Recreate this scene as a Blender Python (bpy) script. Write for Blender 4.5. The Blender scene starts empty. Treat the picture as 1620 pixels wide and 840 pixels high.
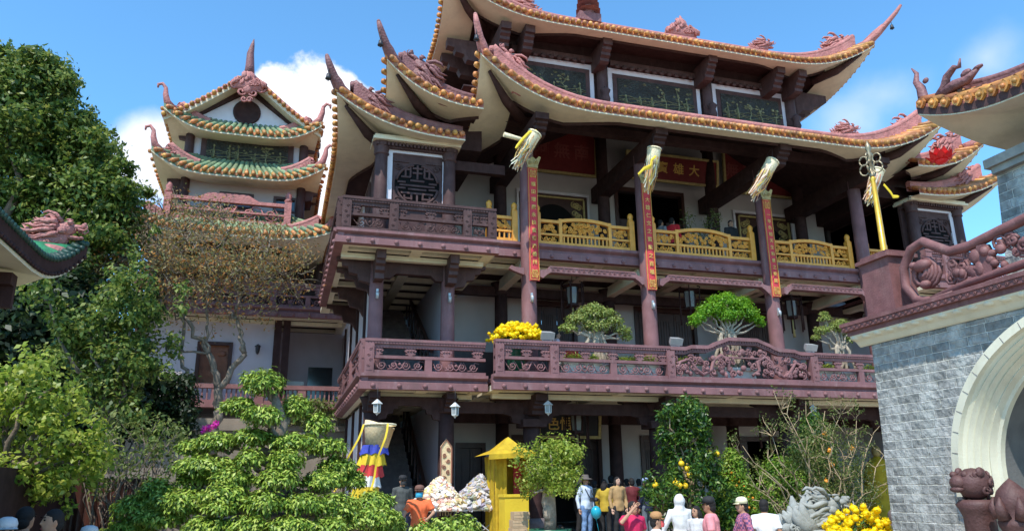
import bpy, bmesh, math, random
import numpy as np
from mathutils import Vector, Matrix
random.seed(7); rng = np.random.default_rng(7)
sc = bpy.context.scene
COL = sc.collection
R = math.radians
V = Vector
# ------------------------------------------------------------------ camera model (also used to read real positions off the photograph)
CAM_H = 1.65; PIT = R(16.3); YAW = R(16.8); ROL = R(0.74); FPX = 1200.0
_fh = V((math.sin(YAW), math.cos(YAW), 0)); _rt = V((math.cos(YAW), -math.sin(YAW), 0)); _up = V((0, 0, 1))
_fw = _fh*math.cos(PIT) + _up*math.sin(PIT); _u0 = -_fh*math.sin(PIT) + _up*math.cos(PIT)
_cr, _sr = math.cos(ROL), math.sin(ROL)
CR = _rt*_cr - _u0*_sr; CU = _rt*_sr + _u0*_cr
def ray(x, y): return _fw*FPX + CR*(x-810) - CU*(y-420)
def atY(x, y, Y): d = ray(x, y); return V((0, 0, CAM_H)) + d*(Y/d.y)
def atX(x, y, X): d = ray(x, y); return V((0, 0, CAM_H)) + d*(X/d.x)
GZ = -0.25          # courtyard level
PZ = 0.30           # porch level

# ------------------------------------------------------------------ mesh builder
class MB:
    def __init__(s): s.v = []; s.f = []; s.m = []; s.s = []; s.cur = 0
    def add(s, vs, fs, smooth=False):
        o = len(s.v); s.v.extend([tuple(p) for p in vs])
        for f in fs: s.f.append(tuple(i+o for i in f)); s.m.append(s.cur); s.s.append(smooth)
    def box(s, x0, x1, y0, y1, z0, z1):
        s.add([(x0,y0,z0),(x1,y0,z0),(x1,y1,z0),(x0,y1,z0),(x0,y0,z1),(x1,y0,z1),(x1,y1,z1),(x0,y1,z1)],
              [(0,3,2,1),(4,5,6,7),(0,1,5,4),(1,2,6,5),(2,3,7,6),(3,0,4,7)])
    def obox(s, c, a, b, n):      # oriented box, half vectors
        c, a, b, n = V(c), V(a), V(b), V(n)
        vs = [c+a*i+b*j+n*k for k in (-1,1) for (i,j) in ((-1,-1),(1,-1),(1,1),(-1,1))]
        s.add(vs, [(0,3,2,1),(4,5,6,7),(0,1,5,4),(1,2,6,5),(2,3,7,6),(3,0,4,7)])
    def bar(s, p, q, w, h, up=(0,0,1)):
        p, q = V(p), V(q); d = q-p; L = d.length
        if L < 1e-6: return
        d /= L; a = d.cross(V(up))
        if a.length < 1e-4: a = d.cross(V((0,1,0)))
        a.normalize(); b = a.cross(d)
        s.obox((p+q)/2, d*L/2, a*w/2, b*h/2)
    def tube(s, pts, rad, n=8, caps=True, smooth=True, flat=1.0):
        pts = [V(p) for p in pts]; k = len(pts)
        if not isinstance(rad, (list, tuple)): rad = [rad]*k
        vs = []; prev = None
        for i, p in enumerate(pts):
            t = (pts[min(i+1, k-1)] - pts[max(i-1, 0)])
            if t.length < 1e-7: t = V((0,0,1))
            t.normalize()
            if prev is None:
                a = t.cross(V((0,0,1)))
                if a.length < 1e-3: a = t.cross(V((0,1,0)))
            else:
                a = prev - t*prev.dot(t)
                if a.length < 1e-4: a = t.cross(V((0,0,1)))
                if a.length < 1e-4: a = t.cross(V((0,1,0)))
            a.normalize(); prev = a; b = t.cross(a)
            for j in range(n):
                an = 2*math.pi*j/n
                vs.append(p + (a*math.cos(an) + b*math.sin(an)*flat)*rad[i])
        fs = []
        for i in range(k-1):
            for j in range(n):
                fs.append((i*n+j, i*n+(j+1)%n, (i+1)*n+(j+1)%n, (i+1)*n+j))
        s.add(vs, fs, smooth)
        if caps:
            s.f.append(tuple(len(s.v)-k*n + j for j in reversed(range(n)))); s.m.append(s.cur); s.s.append(False)
            s.f.append(tuple(len(s.v)-n + j for j in range(n))); s.m.append(s.cur); s.s.append(False)
    def cyl(s, p, q, r0, r1=None, n=16, smooth=True): s.tube([p, q], [r0, r0 if r1 is None else r1], n, True, smooth)
    def lathe(s, prof, c=(0,0,0), n=16, axis='z', smooth=True):
        vs = []
        for (r, h) in prof:
            for j in range(n):
                a = 2*math.pi*j/n; x, y = r*math.cos(a), r*math.sin(a)
                p = (x, y, h) if axis == 'z' else ((x, h, y) if axis == 'y' else (h, x, y))
                vs.append((p[0]+c[0], p[1]+c[1], p[2]+c[2]))
        fs = [(i*n+j, i*n+(j+1)%n, (i+1)*n+(j+1)%n, (i+1)*n+j) for i in range(len(prof)-1) for j in range(n)]
        fs.append(tuple(reversed(range(n)))); fs.append(tuple((len(prof)-1)*n+j for j in range(n)))
        s.add(vs, fs, smooth)
    def ball(s, c, r, n=8, m=6, fn=None):
        if not isinstance(r, (list, tuple)): r = (r, r, r)
        vs = [(c[0], c[1], c[2]-r[2])]
        for i in range(1, m):
            ph = math.pi*i/m - math.pi/2
            for j in range(n):
                a = 2*math.pi*j/n
                vs.append((c[0]+r[0]*math.cos(ph)*math.cos(a), c[1]+r[1]*math.cos(ph)*math.sin(a), c[2]+r[2]*math.sin(ph)))
        vs.append((c[0], c[1], c[2]+r[2]))
        fs = [(0, 1+(j+1)%n, 1+j) for j in range(n)]
        for i in range(m-2):
            for j in range(n):
                fs.append((1+i*n+j, 1+i*n+(j+1)%n, 1+(i+1)*n+(j+1)%n, 1+(i+1)*n+j))
        L = len(vs)-1; o = 1+(m-2)*n
        fs += [(L, o+j, o+(j+1)%n) for j in range(n)]
        if fn: vs = [fn(V(p)) for p in vs]
        s.add(vs, fs, True)
    def prism(s, poly, O, U, W, N):   # 2D outline (u,w) in plane O,U,W extruded along N
        O, U, W, N = V(O), V(U), V(W), V(N); k = len(poly)
        vs = [O+U*u+W*w for u, w in poly] + [O+U*u+W*w+N for u, w in poly]
        fs = [tuple(reversed(range(k))), tuple(range(k, 2*k))] + [(i, (i+1)%k, k+(i+1)%k, k+i) for i in range(k)]
        s.add(vs, fs)
    def grid(s, rows, smooth=True, flip=False):
        nr, nc = len(rows), len(rows[0]); vs = [p for r in rows for p in r]
        fs = []
        for i in range(nr-1):
            for j in range(nc-1):
                f = (i*nc+j, i*nc+j+1, (i+1)*nc+j+1, (i+1)*nc+j)
                fs.append(tuple(reversed(f)) if flip else f)
        s.add(vs, fs, smooth)
    def xf(s, M):
        s.v = [tuple(M @ V(p)) for p in s.v]; return s
    def merge(s, o, M=None):
        vs = o.v if M is None else [tuple(M @ V(p)) for p in o.v]
        b = len(s.v); s.v.extend(vs)
        for f, sm in zip(o.f, o.s): s.f.append(tuple(i+b for i in f)); s.m.append(s.cur); s.s.append(sm)
    def mesh(s, name, mats, org=(0,0,0)):
        me = bpy.data.meshes.new(name)
        ox, oy, oz = org
        me.from_pydata([(p[0]-ox, p[1]-oy, p[2]-oz) for p in s.v], [], s.f)
        if not isinstance(mats, (list, tuple)): mats = [mats]
        for m in mats: me.materials.append(m)
        if len(mats) > 1: me.polygons.foreach_set('material_index', s.m)
        me.polygons.foreach_set('use_smooth', s.s)
        me.update(); return me
    def build(s, name, mats, parent=None, org=None, **kw):
        if org is None: org = ORG.get(parent.name, (0,0,0)) if parent else (0,0,0)
        o = bpy.data.objects.new(name, s.mesh(name, mats, org)); COL.objects.link(o)
        if parent:
            o.parent = parent; ORG[o.name] = ORG.get(parent.name, (0,0,0))
        for k, v in kw.items(): o[k] = v
        return o
ORG = {}
def tag(o, label, cat, group=None):
    o['label'] = label; o['category'] = cat
    if group: o['group'] = group
    return o
def empty(name, loc, label=None, cat=None, group=None, rz=0, world=True):
    """Empty at a thing's base; with world=True its parts are given in world coordinates, else in local ones."""
    o = bpy.data.objects.new(name, None); COL.objects.link(o); o.location = loc; o.rotation_euler = (0, 0, rz)
    o.empty_display_size = .2
    ORG[o.name] = tuple(loc) if world else (0, 0, 0)
    if label: tag(o, label, cat, group)
    return o
def lift_origin(o, base):        # give a single-mesh thing its origin at its base
    b = V(base); o.data.transform(Matrix.Translation(-b)); o.location = b; return o
def copy_tree(o, parent=None):
    c = o.copy(); COL.objects.link(c)
    if parent: c.parent = parent
    for ch in [x for x in bpy.data.objects if x.parent == o]: copy_tree(ch, c)
    return c

# ------------------------------------------------------------------ materials
M = {}
def nodes(name):
    m = bpy.data.materials.new(name); m.use_nodes = True; M[name] = m
    nt = m.node_tree; b = nt.nodes['Principled BSDF']; return m, nt, b
def lk(nt, a, b): nt.links.new(a, b)
def mat(name, col, rough=.6, var=.12, scale=6, bump=.15, bscale=60, metal=0, spec=.4, dirt=0, dirtcol=(.08,.07,.06), trans=0, island=0, dust=0, dustcol=(.42,.3,.28), scales=0):
    m, nt, b = nodes(name); N = nt.nodes
    tc = N.new('ShaderNodeTexCoord'); co = tc.outputs['Object']
    n1 = N.new('ShaderNodeTexNoise'); n1.inputs['Scale'].default_value = scale; n1.inputs['Detail'].default_value = 6; lk(nt, co, n1.inputs['Vector'])
    r = N.new('ShaderNodeValToRGB'); c = col
    r.color_ramp.elements[0].position = .3; r.color_ramp.elements[1].position = .7
    r.color_ramp.elements[0].color = (*[max(0, x*(1-var)) for x in c], 1); r.color_ramp.elements[1].color = (*[min(1, x*(1+var)) for x in c], 1)
    lk(nt, n1.outputs['Fac'], r.inputs['Fac']); out = r.outputs['Color']
    if dirt:
        n2 = N.new('ShaderNodeTexNoise'); n2.inputs['Scale'].default_value = 1.7; n2.inputs['Detail'].default_value = 9; n2.inputs['Roughness'].default_value = .7
        mp = N.new('ShaderNodeMapping'); mp.inputs['Scale'].default_value = (1, 1, .35); lk(nt, co, mp.inputs['Vector']); lk(nt, mp.outputs[0], n2.inputs['Vector'])
        r2 = N.new('ShaderNodeValToRGB'); r2.color_ramp.elements[0].position = .5; r2.color_ramp.elements[1].position = .75
        r2.color_ramp.elements[1].color = (dirt, dirt, dirt, 1); r2.color_ramp.elements[0].color = (0, 0, 0, 1)
        lk(nt, n2.outputs['Fac'], r2.inputs['Fac'])
        mx = N.new('ShaderNodeMixRGB'); mx.inputs[2].default_value = (*dirtcol, 1); lk(nt, r2.outputs['Color'], mx.inputs[0]); lk(nt, out, mx.inputs[1]); out = mx.outputs[0]
    if dust:     # faded, dusty patches and rain streaks
        n4 = N.new('ShaderNodeTexNoise'); n4.inputs['Scale'].default_value = 4.5; n4.inputs['Detail'].default_value = 10; n4.inputs['Roughness'].default_value = .75
        m4 = N.new('ShaderNodeMapping'); m4.inputs['Scale'].default_value = (1, 1, .22); m4.inputs['Location'].default_value = (3, 7, 1); lk(nt, co, m4.inputs['Vector']); lk(nt, m4.outputs[0], n4.inputs['Vector'])
        r4 = N.new('ShaderNodeValToRGB'); r4.color_ramp.elements[0].position = .52; r4.color_ramp.elements[1].position = .72; r4.color_ramp.elements[0].color = (0,0,0,1); r4.color_ramp.elements[1].color = (dust, dust, dust, 1)
        lk(nt, n4.outputs['Fac'], r4.inputs['Fac']); x4 = N.new('ShaderNodeMixRGB'); x4.inputs[2].default_value = (*dustcol, 1); lk(nt, r4.outputs['Color'], x4.inputs[0]); lk(nt, out, x4.inputs[1]); out = x4.outputs[0]
    if island:   # every tile fired a little differently
        ge = N.new('ShaderNodeNewGeometry'); hv = N.new('ShaderNodeHueSaturation'); mr = N.new('ShaderNodeMapRange'); mr.inputs['To Min'].default_value = 1-island; mr.inputs['To Max'].default_value = 1+island*.7
        lk(nt, ge.outputs['Random Per Island'], mr.inputs['Value']); lk(nt, mr.outputs[0], hv.inputs['Value']); lk(nt, out, hv.inputs['Color'])
        m5 = N.new('ShaderNodeMapRange'); m5.inputs['To Min'].default_value = .485; m5.inputs['To Max'].default_value = .515; f5 = N.new('ShaderNodeMath'); f5.operation = 'FRACT'; k5 = N.new('ShaderNodeMath'); k5.operation = 'MULTIPLY'; k5.inputs[1].default_value = 17.3
        lk(nt, ge.outputs['Random Per Island'], k5.inputs[0]); lk(nt, k5.outputs[0], f5.inputs[0]); lk(nt, f5.outputs[0], m5.inputs['Value']); lk(nt, m5.outputs[0], hv.inputs['Hue']); out = hv.outputs[0]
    lk(nt, out, b.inputs['Base Color'])
    if bump:
        n3 = N.new('ShaderNodeTexNoise'); n3.inputs['Scale'].default_value = bscale; n3.inputs['Detail'].default_value = 4; lk(nt, co, n3.inputs['Vector'])
        if scales:
            n3 = N.new('ShaderNodeTexVoronoi'); n3.inputs['Scale'].default_value = scales; lk(nt, co, n3.inputs['Vector'])
        bp = N.new('ShaderNodeBump'); bp.inputs['Strength'].default_value = bump; bp.inputs['Distance'].default_value = .02; lk(nt, n3.outputs[0], bp.inputs['Height']); lk(nt, bp.outputs[0], b.inputs['Normal'])
    b.inputs['Roughness'].default_value = rough; b.inputs['Metallic'].default_value = metal; b.inputs['Specular IOR Level'].default_value = spec
    return m
def leafmat(name, cols, trans=.35, rough=.5):
    """leaf colours picked per leaf"""
    m, nt, b = nodes(name); N = nt.nodes
    g = N.new('ShaderNodeNewGeometry'); r = N.new('ShaderNodeValToRGB'); el = r.color_ramp.elements
    while len(el) < len(cols): el.new(.5)
    for i, c in enumerate(cols): el[i].position = i/(len(cols)-1); el[i].color = (*c, 1)
    lk(nt, g.outputs['Random Per Island'], r.inputs['Fac'])
    lk(nt, r.outputs['Color'], b.inputs['Base Color']); b.inputs['Roughness'].default_value = rough; b.inputs['Specular IOR Level'].default_value = .35
    t = N.new('ShaderNodeBsdfTranslucent'); hs = N.new('ShaderNodeHueSaturation'); hs.inputs['Value'].default_value = 1.5; hs.inputs['Hue'].default_value = .485
    lk(nt, r.outputs['Color'], hs.inputs['Color']); lk(nt, hs.outputs[0], t.inputs['Color'])
    mx = N.new('ShaderNodeMixShader'); mx.inputs[0].default_value = trans; lk(nt, b.outputs[0], mx.inputs[1]); lk(nt, t.outputs[0], mx.inputs[2])
    lk(nt, mx.outputs[0], N['Material Output'].inputs['Surface']); return m

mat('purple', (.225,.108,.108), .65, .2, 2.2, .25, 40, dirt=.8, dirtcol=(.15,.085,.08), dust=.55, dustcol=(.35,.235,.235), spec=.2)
mat('purple_dark', (.085,.046,.043), .6, .2, 4, .25, 40, dirt=.5, dirtcol=(.05,.03,.03), dust=.4, dustcol=(.2,.13,.125), spec=.15)  # darker copy of the purple paint; shadow of wing parts is in this colour
mat('purple_wood', (.055,.029,.027), .65, .25, 5, .25, 50, spec=.1, dust=.4, dustcol=(.11,.07,.065))  # dark wood, and ground floor paint with the porch shade put into its colour
mat('brown_door', (.06,.024,.018), .4, .25, 4, .2, 50)
mat('door_light', (.22,.085,.045), .4, .25, 4, .2, 50)
mat('beige', (.72,.64,.47), .75, .08, 2, .1, 60, dirt=.5, dirtcol=(.46,.39,.28), dust=.3, dustcol=(.5,.46,.38))
mat('wall_pale', (.46,.41,.39), .75, .05, 2, .1, 70, dirt=.3, dirtcol=(.36,.31,.29))
mat('wall_lav', (.56,.52,.56), .75, .05, 2, .1, 70, dirt=.25, dirtcol=(.4,.35,.36))
mat('white_trim', (.66,.6,.63), .6, .05, 3, .05, 60)
mat('stain_wall', (.25,.205,.16), .85, .15, 2, .3, 30, dirt=.7, dirtcol=(.16,.13,.1))
mat('rose', (.42,.16,.14), .65, .22, 5, .6, 35, dirt=.7, dirtcol=(.2,.09,.085), dust=.4, dustcol=(.5,.3,.27), scales=16)
mat('maroon_dark', (.1,.046,.042), .6, .25, 6, .5, 30, dirt=.5, dirtcol=(.05,.025,.022), dust=.45, dustcol=(.2,.12,.11))
mat('gate_rose', (.2,.085,.08), .6, .2, 5, .35, 35, dirt=.6, dirtcol=(.1,.05,.045), dust=.45, dustcol=(.34,.2,.18))
mat('rose_dark', (.21,.09,.088), .6, .2, 5, .6, 35, dirt=.6, dirtcol=(.1,.055,.055), dust=.4, dustcol=(.36,.2,.19), scales=16)
mat('tile_gold', (.5,.21,.055), .5, .45, 7, .25, 30, dirt=.7, dirtcol=(.22,.12,.07), spec=.5, island=.38)
mat('tile_green', (.19,.27,.15), .45, .35, 9, .25, 30, dirt=.7, dirtcol=(.4,.37,.2), spec=.5, island=.3)
mat('eave_black', (.018,.05,.035), .5, .4, 9, .3, 30)
mat('plaque_faint', (.25,.06,.05), .5, .15, 8, 0)
mat('tile_green_bright', (.03,.2,.09), .4, .5, 9, .3, 30, spec=.5)
mat('tile_rust', (.38,.15,.12), .5, .2, 6, .25, 30, dirt=.4, dirtcol=(.16,.09,.08))
mat('gold_paint', (.72,.315,.045), .4, .12, 8, .12, 60, dirt=.35, dirtcol=(.42,.2,.03))
mat('gold_letter', (.68,.42,.1), .4, .1, 10, 0)
mat('gold_dull', (.42,.31,.12), .5, .2, 10, 0)
mat('brass', (.8,.47,.06), .28, .15, 8, .05, 30, metal=.45)
mat('brass_old', (.33,.27,.17), .45, .25, 12, .1, 60, metal=.6)
mat('red_cloth', (.55,.045,.055), .7, .1, 5, .1, 60)
mat('red_plaque', (.17,.024,.022), .4, .15, 5, .1, 60)
mat('black_plaque', (.012,.010,.012), .4, .2, 5, .1, 60)
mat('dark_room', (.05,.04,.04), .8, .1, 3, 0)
mat('metal_grey', (.45,.45,.45), .4, .08, 10, .05, metal=.4)
mat('iron', (.05,.05,.055), .5, .1, 10, .05, metal=.5)
mat('white_paint', (.55,.56,.54), .5, .05, 6, .05)
mat('white_stone', (.72,.7,.64), .8, .1, 5, .25, 30, dirt=.4, dirtcol=(.4,.38,.33))
mat('stone_grey', (.3,.31,.285), .85, .2, 6, .5, 25, dirt=.5, dirtcol=(.2,.2,.18))
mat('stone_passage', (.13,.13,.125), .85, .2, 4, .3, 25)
mat('stone_dark', (.16,.13,.13), .8, .25, 6, .5, 25)
mat('concrete', (.42,.35,.27), .85, .12, .7, .2, 20, dirt=.4, dirtcol=(.3,.27,.24))
mat('paving', (.36,.3,.24), .8, .12, 1.5, .2, 20, dirt=.3, dirtcol=(.28,.24,.2))
mat('cream', (.7,.67,.51), .65, .08, 2, .12, 50, dirt=.55, dirtcol=(.45,.42,.29), dust=.25, dustcol=(.4,.4,.33))
mat('yellow_cloth', (.52,.34,.015), .75, .25, 5, .4, 12, dirt=.5, dirtcol=(.36,.22,.02))
mat('yellow_bright', (.74,.52,.03), .7, .1, 3, .2, 20)
mat('blue_cloth', (.05,.07,.4), .75, .15, 6, .2, 30)
mat('red_flag', (.6,.05,.05), .75, .15, 6, .2, 30)
mat('white_cloth', (.8,.78,.74), .8, .06, 6, .15, 30)
mat('straw', (.74,.56,.32), .75, .2, 25, .4, 60)
mat('straw_pale', (.72,.62,.4), .75, .3, 25, .4, 60)
mat('bark', (.16,.125,.095), .9, .35, 9, .8, 18, dirt=.4, dirtcol=(.06,.05,.04))
mat('bark_mid', (.2,.16,.12), .9, .35, 9, .8, 18)
mat('bark_pale', (.33,.27,.2), .9, .3, 9, .7, 18)
mat('bark_tan', (.4,.3,.18), .9, .3, 9, .5, 18)
mat('soil', (.07,.05,.035), .95, .3, 9, .6, 18)
mat('pot_green', (.03,.13,.07), .3, .15, 6, .1)
mat('pot_terra', (.32,.13,.08), .7, .15, 6, .2)
mat('pot_teal', (.06,.25,.2), .3, .25, 6, .1)
mat('fruit_yellow', (.85,.55,.02), .4, .12, 12, .3, 80)
mat('fruit_orange', (.85,.3,.02), .4, .15, 12, .3, 80)
mat('lotus_red', (.72,.02,.02), .45, .15, 4, .1)
mat('carton', (.5,.36,.22), .8, .15, 8, .2)
mat('balloon', (.02,.36,.48), .25, .03, 3, 0)
mat('glass_dark', (.03,.035,.04), .1, .1, 3, 0, spec=.7)
mat('glass_frost', (.28,.29,.28), .25, .05, 3, 0)
mat('fluor', (.8,.8,.75), .5, .02, 3, 0)
mat('black_skin', (.01,.009,.009), .9, .1, 5, 0, spec=.1)
leafmat('leaf_bonsai', [(.06,.13,.015),(.16,.265,.03),(.29,.4,.055),(.46,.53,.11)], .13, .42)
leafmat('leaf_big', [(.022,.055,.012),(.065,.125,.02),(.14,.205,.035),(.28,.31,.075)], .4, .45)
leafmat('leaf_lime', [(.08,.15,.018),(.19,.28,.03),(.3,.38,.05),(.42,.46,.1)], .4, .45)
leafmat('leaf_mid', [(.05,.085,.02),(.1,.15,.03),(.16,.2,.05),(.24,.26,.08)], .35, .5)
leafmat('leaf_rust', [(.36,.15,.05),(.24,.22,.07),(.42,.17,.03),(.22,.21,.08),(.16,.17,.06),(.32,.26,.14)], .3, .6)
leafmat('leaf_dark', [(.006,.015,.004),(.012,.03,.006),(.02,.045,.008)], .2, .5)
leafmat('leaf_pale', [(.11,.17,.03),(.2,.27,.055),(.29,.34,.09),(.36,.38,.14)], .35, .5)
leafmat('leaf_fig', [(.05,.17,.008),(.11,.28,.012),(.18,.38,.02),(.24,.44,.04)], .4, .45)
leafmat('leaf_citrus', [(.012,.04,.01),(.03,.085,.015),(.06,.14,.02),(.17,.26,.03)], .25, .35)
leafmat('leaf_topiary', [(.07,.16,.012),(.13,.25,.018),(.19,.32,.03),(.27,.3,.05)], .2, .5)
leafmat('petal_yellow', [(.85,.6,.0),(.92,.74,.005),(.95,.82,.03)], .25, .5)
leafmat('petal_pink', [(.55,.02,.3),(.7,.06,.42),(.6,.03,.36)], .25, .5)
leafmat('paper_white', [(.8,.78,.74),(.75,.72,.65),(.8,.62,.2),(.78,.66,.55),(.7,.3,.2),(.82,.8,.78),(.6,.5,.35)], .1, .7)
leafmat('paper_grey', [(.5,.49,.5),(.6,.58,.58),(.4,.38,.46),(.33,.38,.25),(.55,.35,.15),(.65,.62,.6),(.3,.25,.35)], .1, .7)
leafmat('strips', [(.75,.66,.42),(.8,.74,.6),(.62,.25,.15),(.78,.6,.1),(.6,.45,.2),(.8,.78,.7),(.2,.35,.2)], .2, .7)

def relief_mat(name, c0, c1, sc_=3.2):
    m, nt, b = nodes(name); N = nt.nodes
    tc = N.new('ShaderNodeTexCoord'); n = N.new('ShaderNodeTexNoise'); n.inputs['Scale'].default_value = sc_; n.inputs['Detail'].default_value = 7; n.inputs['Distortion'].default_value = 2.2
    lk(nt, tc.outputs['Object'], n.inputs['Vector'])
    mu = N.new('ShaderNodeMath'); mu.operation = 'MULTIPLY'; mu.inputs[1].default_value = 11; lk(nt, n.outputs['Fac'], mu.inputs[0])
    fr = N.new('ShaderNodeMath'); fr.operation = 'PINGPONG'; fr.inputs[1].default_value = .5; lk(nt, mu.outputs[0], fr.inputs[0])
    r = N.new('ShaderNodeValToRGB'); el = r.color_ramp.elements; el[0].position = .3; el[0].color = (*c0, 1); el[1].position = .47; el[1].color = (*c1, 1)
    lk(nt, fr.outputs[0], r.inputs['Fac']); lk(nt, r.outputs['Color'], b.inputs['Base Color']); b.inputs['Roughness'].default_value = .6
    bp = N.new('ShaderNodeBump'); bp.inputs['Strength'].default_value = .9; bp.inputs['Distance'].default_value = .06; lk(nt, fr.outputs[0], bp.inputs['Height']); lk(nt, bp.outputs[0], b.inputs['Normal'])
relief_mat('relief', (.03,.03,.027), (.06,.06,.045), 1.6)
mat('relief_gilt', (.2,.185,.09), .55, .4, 12, .3, 40)
def brick_mat(name):
    """rough split stone courses; horizontal along Y, vertical Z"""
    m, nt, b = nodes(name); N = nt.nodes
    g = N.new('ShaderNodeNewGeometry'); sp = N.new('ShaderNodeSeparateXYZ'); lk(nt, g.outputs['Position'], sp.inputs[0])
    ad = N.new('ShaderNodeMath'); ad.operation = 'ADD'; lk(nt, sp.outputs['X'], ad.inputs[0]); lk(nt, sp.outputs['Y'], ad.inputs[1])
    cb = N.new('ShaderNodeCombineXYZ'); lk(nt, ad.outputs[0], cb.inputs[0]); lk(nt, sp.outputs['Z'], cb.inputs[1])
    wn = N.new('ShaderNodeTexNoise'); wn.inputs['Scale'].default_value = 5; lk(nt, g.outputs['Position'], wn.inputs['Vector'])
    sb = N.new('ShaderNodeVectorMath'); sb.operation = 'MULTIPLY_ADD'; sb.inputs[1].default_value = (.03,.02,0); lk(nt, wn.outputs['Color'], sb.inputs[0]); lk(nt, cb.outputs[0], sb.inputs[2])
    br = N.new('ShaderNodeTexBrick'); br.offset = .43; br.squash = 1.35; br.squash_frequency = 3
    for k, v in (('Scale', 1), ('Mortar Size', .011), ('Mortar Smooth', .5), ('Bias', -.1), ('Brick Width', .33), ('Row Height', .135)): br.inputs[k].default_value = v
    br.inputs['Color1'].default_value = (.225,.228,.212,1); br.inputs['Color2'].default_value = (.42,.42,.39,1); br.inputs['Mortar'].default_value = (.58,.58,.52,1)
    lk(nt, sb.outputs[0], br.inputs['Vector'])
    n = N.new('ShaderNodeTexNoise'); n.inputs['Scale'].default_value = 9; n.inputs['Detail'].default_value = 8; lk(nt, g.outputs['Position'], n.inputs['Vector'])
    mx = N.new('ShaderNodeMixRGB'); mx.blend_type = 'OVERLAY'; mx.inputs[0].default_value = .75; lk(nt, br.outputs['Color'], mx.inputs[1]); lk(nt, n.outputs['Fac'], mx.inputs[2])
    # efflorescence: pale mineral streaks with a shape of their own
    st = N.new('ShaderNodeTexNoise'); st.inputs['Scale'].default_value = 1.0; st.inputs['Detail'].default_value = 6; mp = N.new('ShaderNodeMapping'); mp.inputs['Scale'].default_value = (1.6, 1.6, .25)
    lk(nt, g.outputs['Position'], mp.inputs['Vector']); lk(nt, mp.outputs[0], st.inputs['Vector'])
    r = N.new('ShaderNodeValToRGB'); r.color_ramp.elements[0].position = .54; r.color_ramp.elements[1].position = .68; r.color_ramp.elements[0].color = (0,0,0,1); r.color_ramp.elements[1].color = (.6,.6,.6,1)
    lk(nt, st.outputs['Fac'], r.inputs['Fac'])
    m2 = N.new('ShaderNodeMixRGB'); m2.inputs[2].default_value = (.62,.64,.58,1); lk(nt, r.outputs['Color'], m2.inputs[0]); lk(nt, mx.outputs[0], m2.inputs[1])
    lk(nt, m2.outputs[0], b.inputs['Base Color']); b.inputs['Roughness'].default_value = .85
    a2 = N.new('ShaderNodeMath'); a2.operation = 'MULTIPLY_ADD'; a2.inputs[1].default_value = -1.2; lk(nt, br.outputs['Fac'], a2.inputs[0]); lk(nt, n.outputs['Fac'], a2.inputs[2])
    bp = N.new('ShaderNodeBump'); bp.inputs['Strength'].default_value = 1; bp.inputs['Distance'].default_value = .06; lk(nt, a2.outputs[0], bp.inputs['Height']); lk(nt, bp.outputs[0], b.inputs['Normal'])
brick_mat('split_stone')
def check_mat(name, a, c):
    m, nt, b = nodes(name); N = nt.nodes; tc = N.new('ShaderNodeTexCoord')
    k = N.new('ShaderNodeTexChecker'); k.inputs['Scale'].default_value = 26; k.inputs['Color1'].default_value = (*a,1); k.inputs['Color2'].default_value = (*c,1)
    lk(nt, tc.outputs['Object'], k.inputs['Vector']); lk(nt, k.outputs['Color'], b.inputs['Base Color']); b.inputs['Roughness'].default_value = .8
check_mat('plaid', (.5,.16,.22), (.12,.06,.16))
def jean_mat():
    m = mat('jeans', (.14,.24,.42), .8, .45, 9, .3, 80)
jean_mat()
def clothmat(name, c, var=.08):
    if name not in M: mat(name, c, .8, var, 6, .25, 40)
    return M[name]

# ------------------------------------------------------------------ carving helpers: (u along, w up, n out) in a frame
class Frame:
    def __init__(s, O, U, W=(0,0,1), N=None):
        s.O = V(O); s.U = V(U).normalized(); s.W = V(W).normalized(); s.N = V(N).normalized() if N else s.U.cross(s.W)
    def __call__(s, u, w, n=0): return s.O + s.U*u + s.W*w + s.N*n
def spiral(mb, fr, cu, cw, r, turns=1.6, hand=1, a0=0, rad=.02, n=0, sq=1.0, k=12, sides=5):
    pts = []; rs = []
    for i in range(k+1):
        t = i/k; a = a0 + hand*2*math.pi*turns*t; rr = r*(1-.82*t)
        pts.append(fr(cu+rr*math.cos(a), cw+rr*math.sin(a)*sq, n)); rs.append(rad*(.8+.5*t))
    mb.tube(pts, rs, sides)
def scroll_band(mb, fr, u0, u1, w0, w1, rad=.018, dens=1.0):
    """running scrollwork between two heights"""
    h = w1-w0; L = u1-u0; k = max(2, int(round(L/(h*1.25)*dens))); du = L/k
    for i in range(k):
        c = u0+du*(i+.5); hand = 1 if i < k/2 else -1
        spiral(mb, fr, c, w0+h*.45, min(du, h)*.42, 1.5, hand, math.pi if hand > 0 else 0, rad, 0, 1.0)
        pts = [fr(c-du*.5, w0+h*(.1 if i % 2 else .8)), fr(c-du*.2, w0+h*.15), fr(c+du*.15, w0+h*.9), fr(c+du*.5, w0+h*(.8 if i % 2 else .1))]
        mb.tube(pts, [rad*.8]*4, 5)
    m = (u0+u1)/2
    mb.tube([fr(m-h*.5, w0+h*.9), fr(m-h*.25, w0+h*.3), fr(m, w0+h*.12), fr(m+h*.25, w0+h*.3), fr(m+h*.5, w0+h*.9)], rad*1.2, 5)
    mb.ball(fr(m, w0+h*.55), h*.16, 6, 5)
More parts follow.
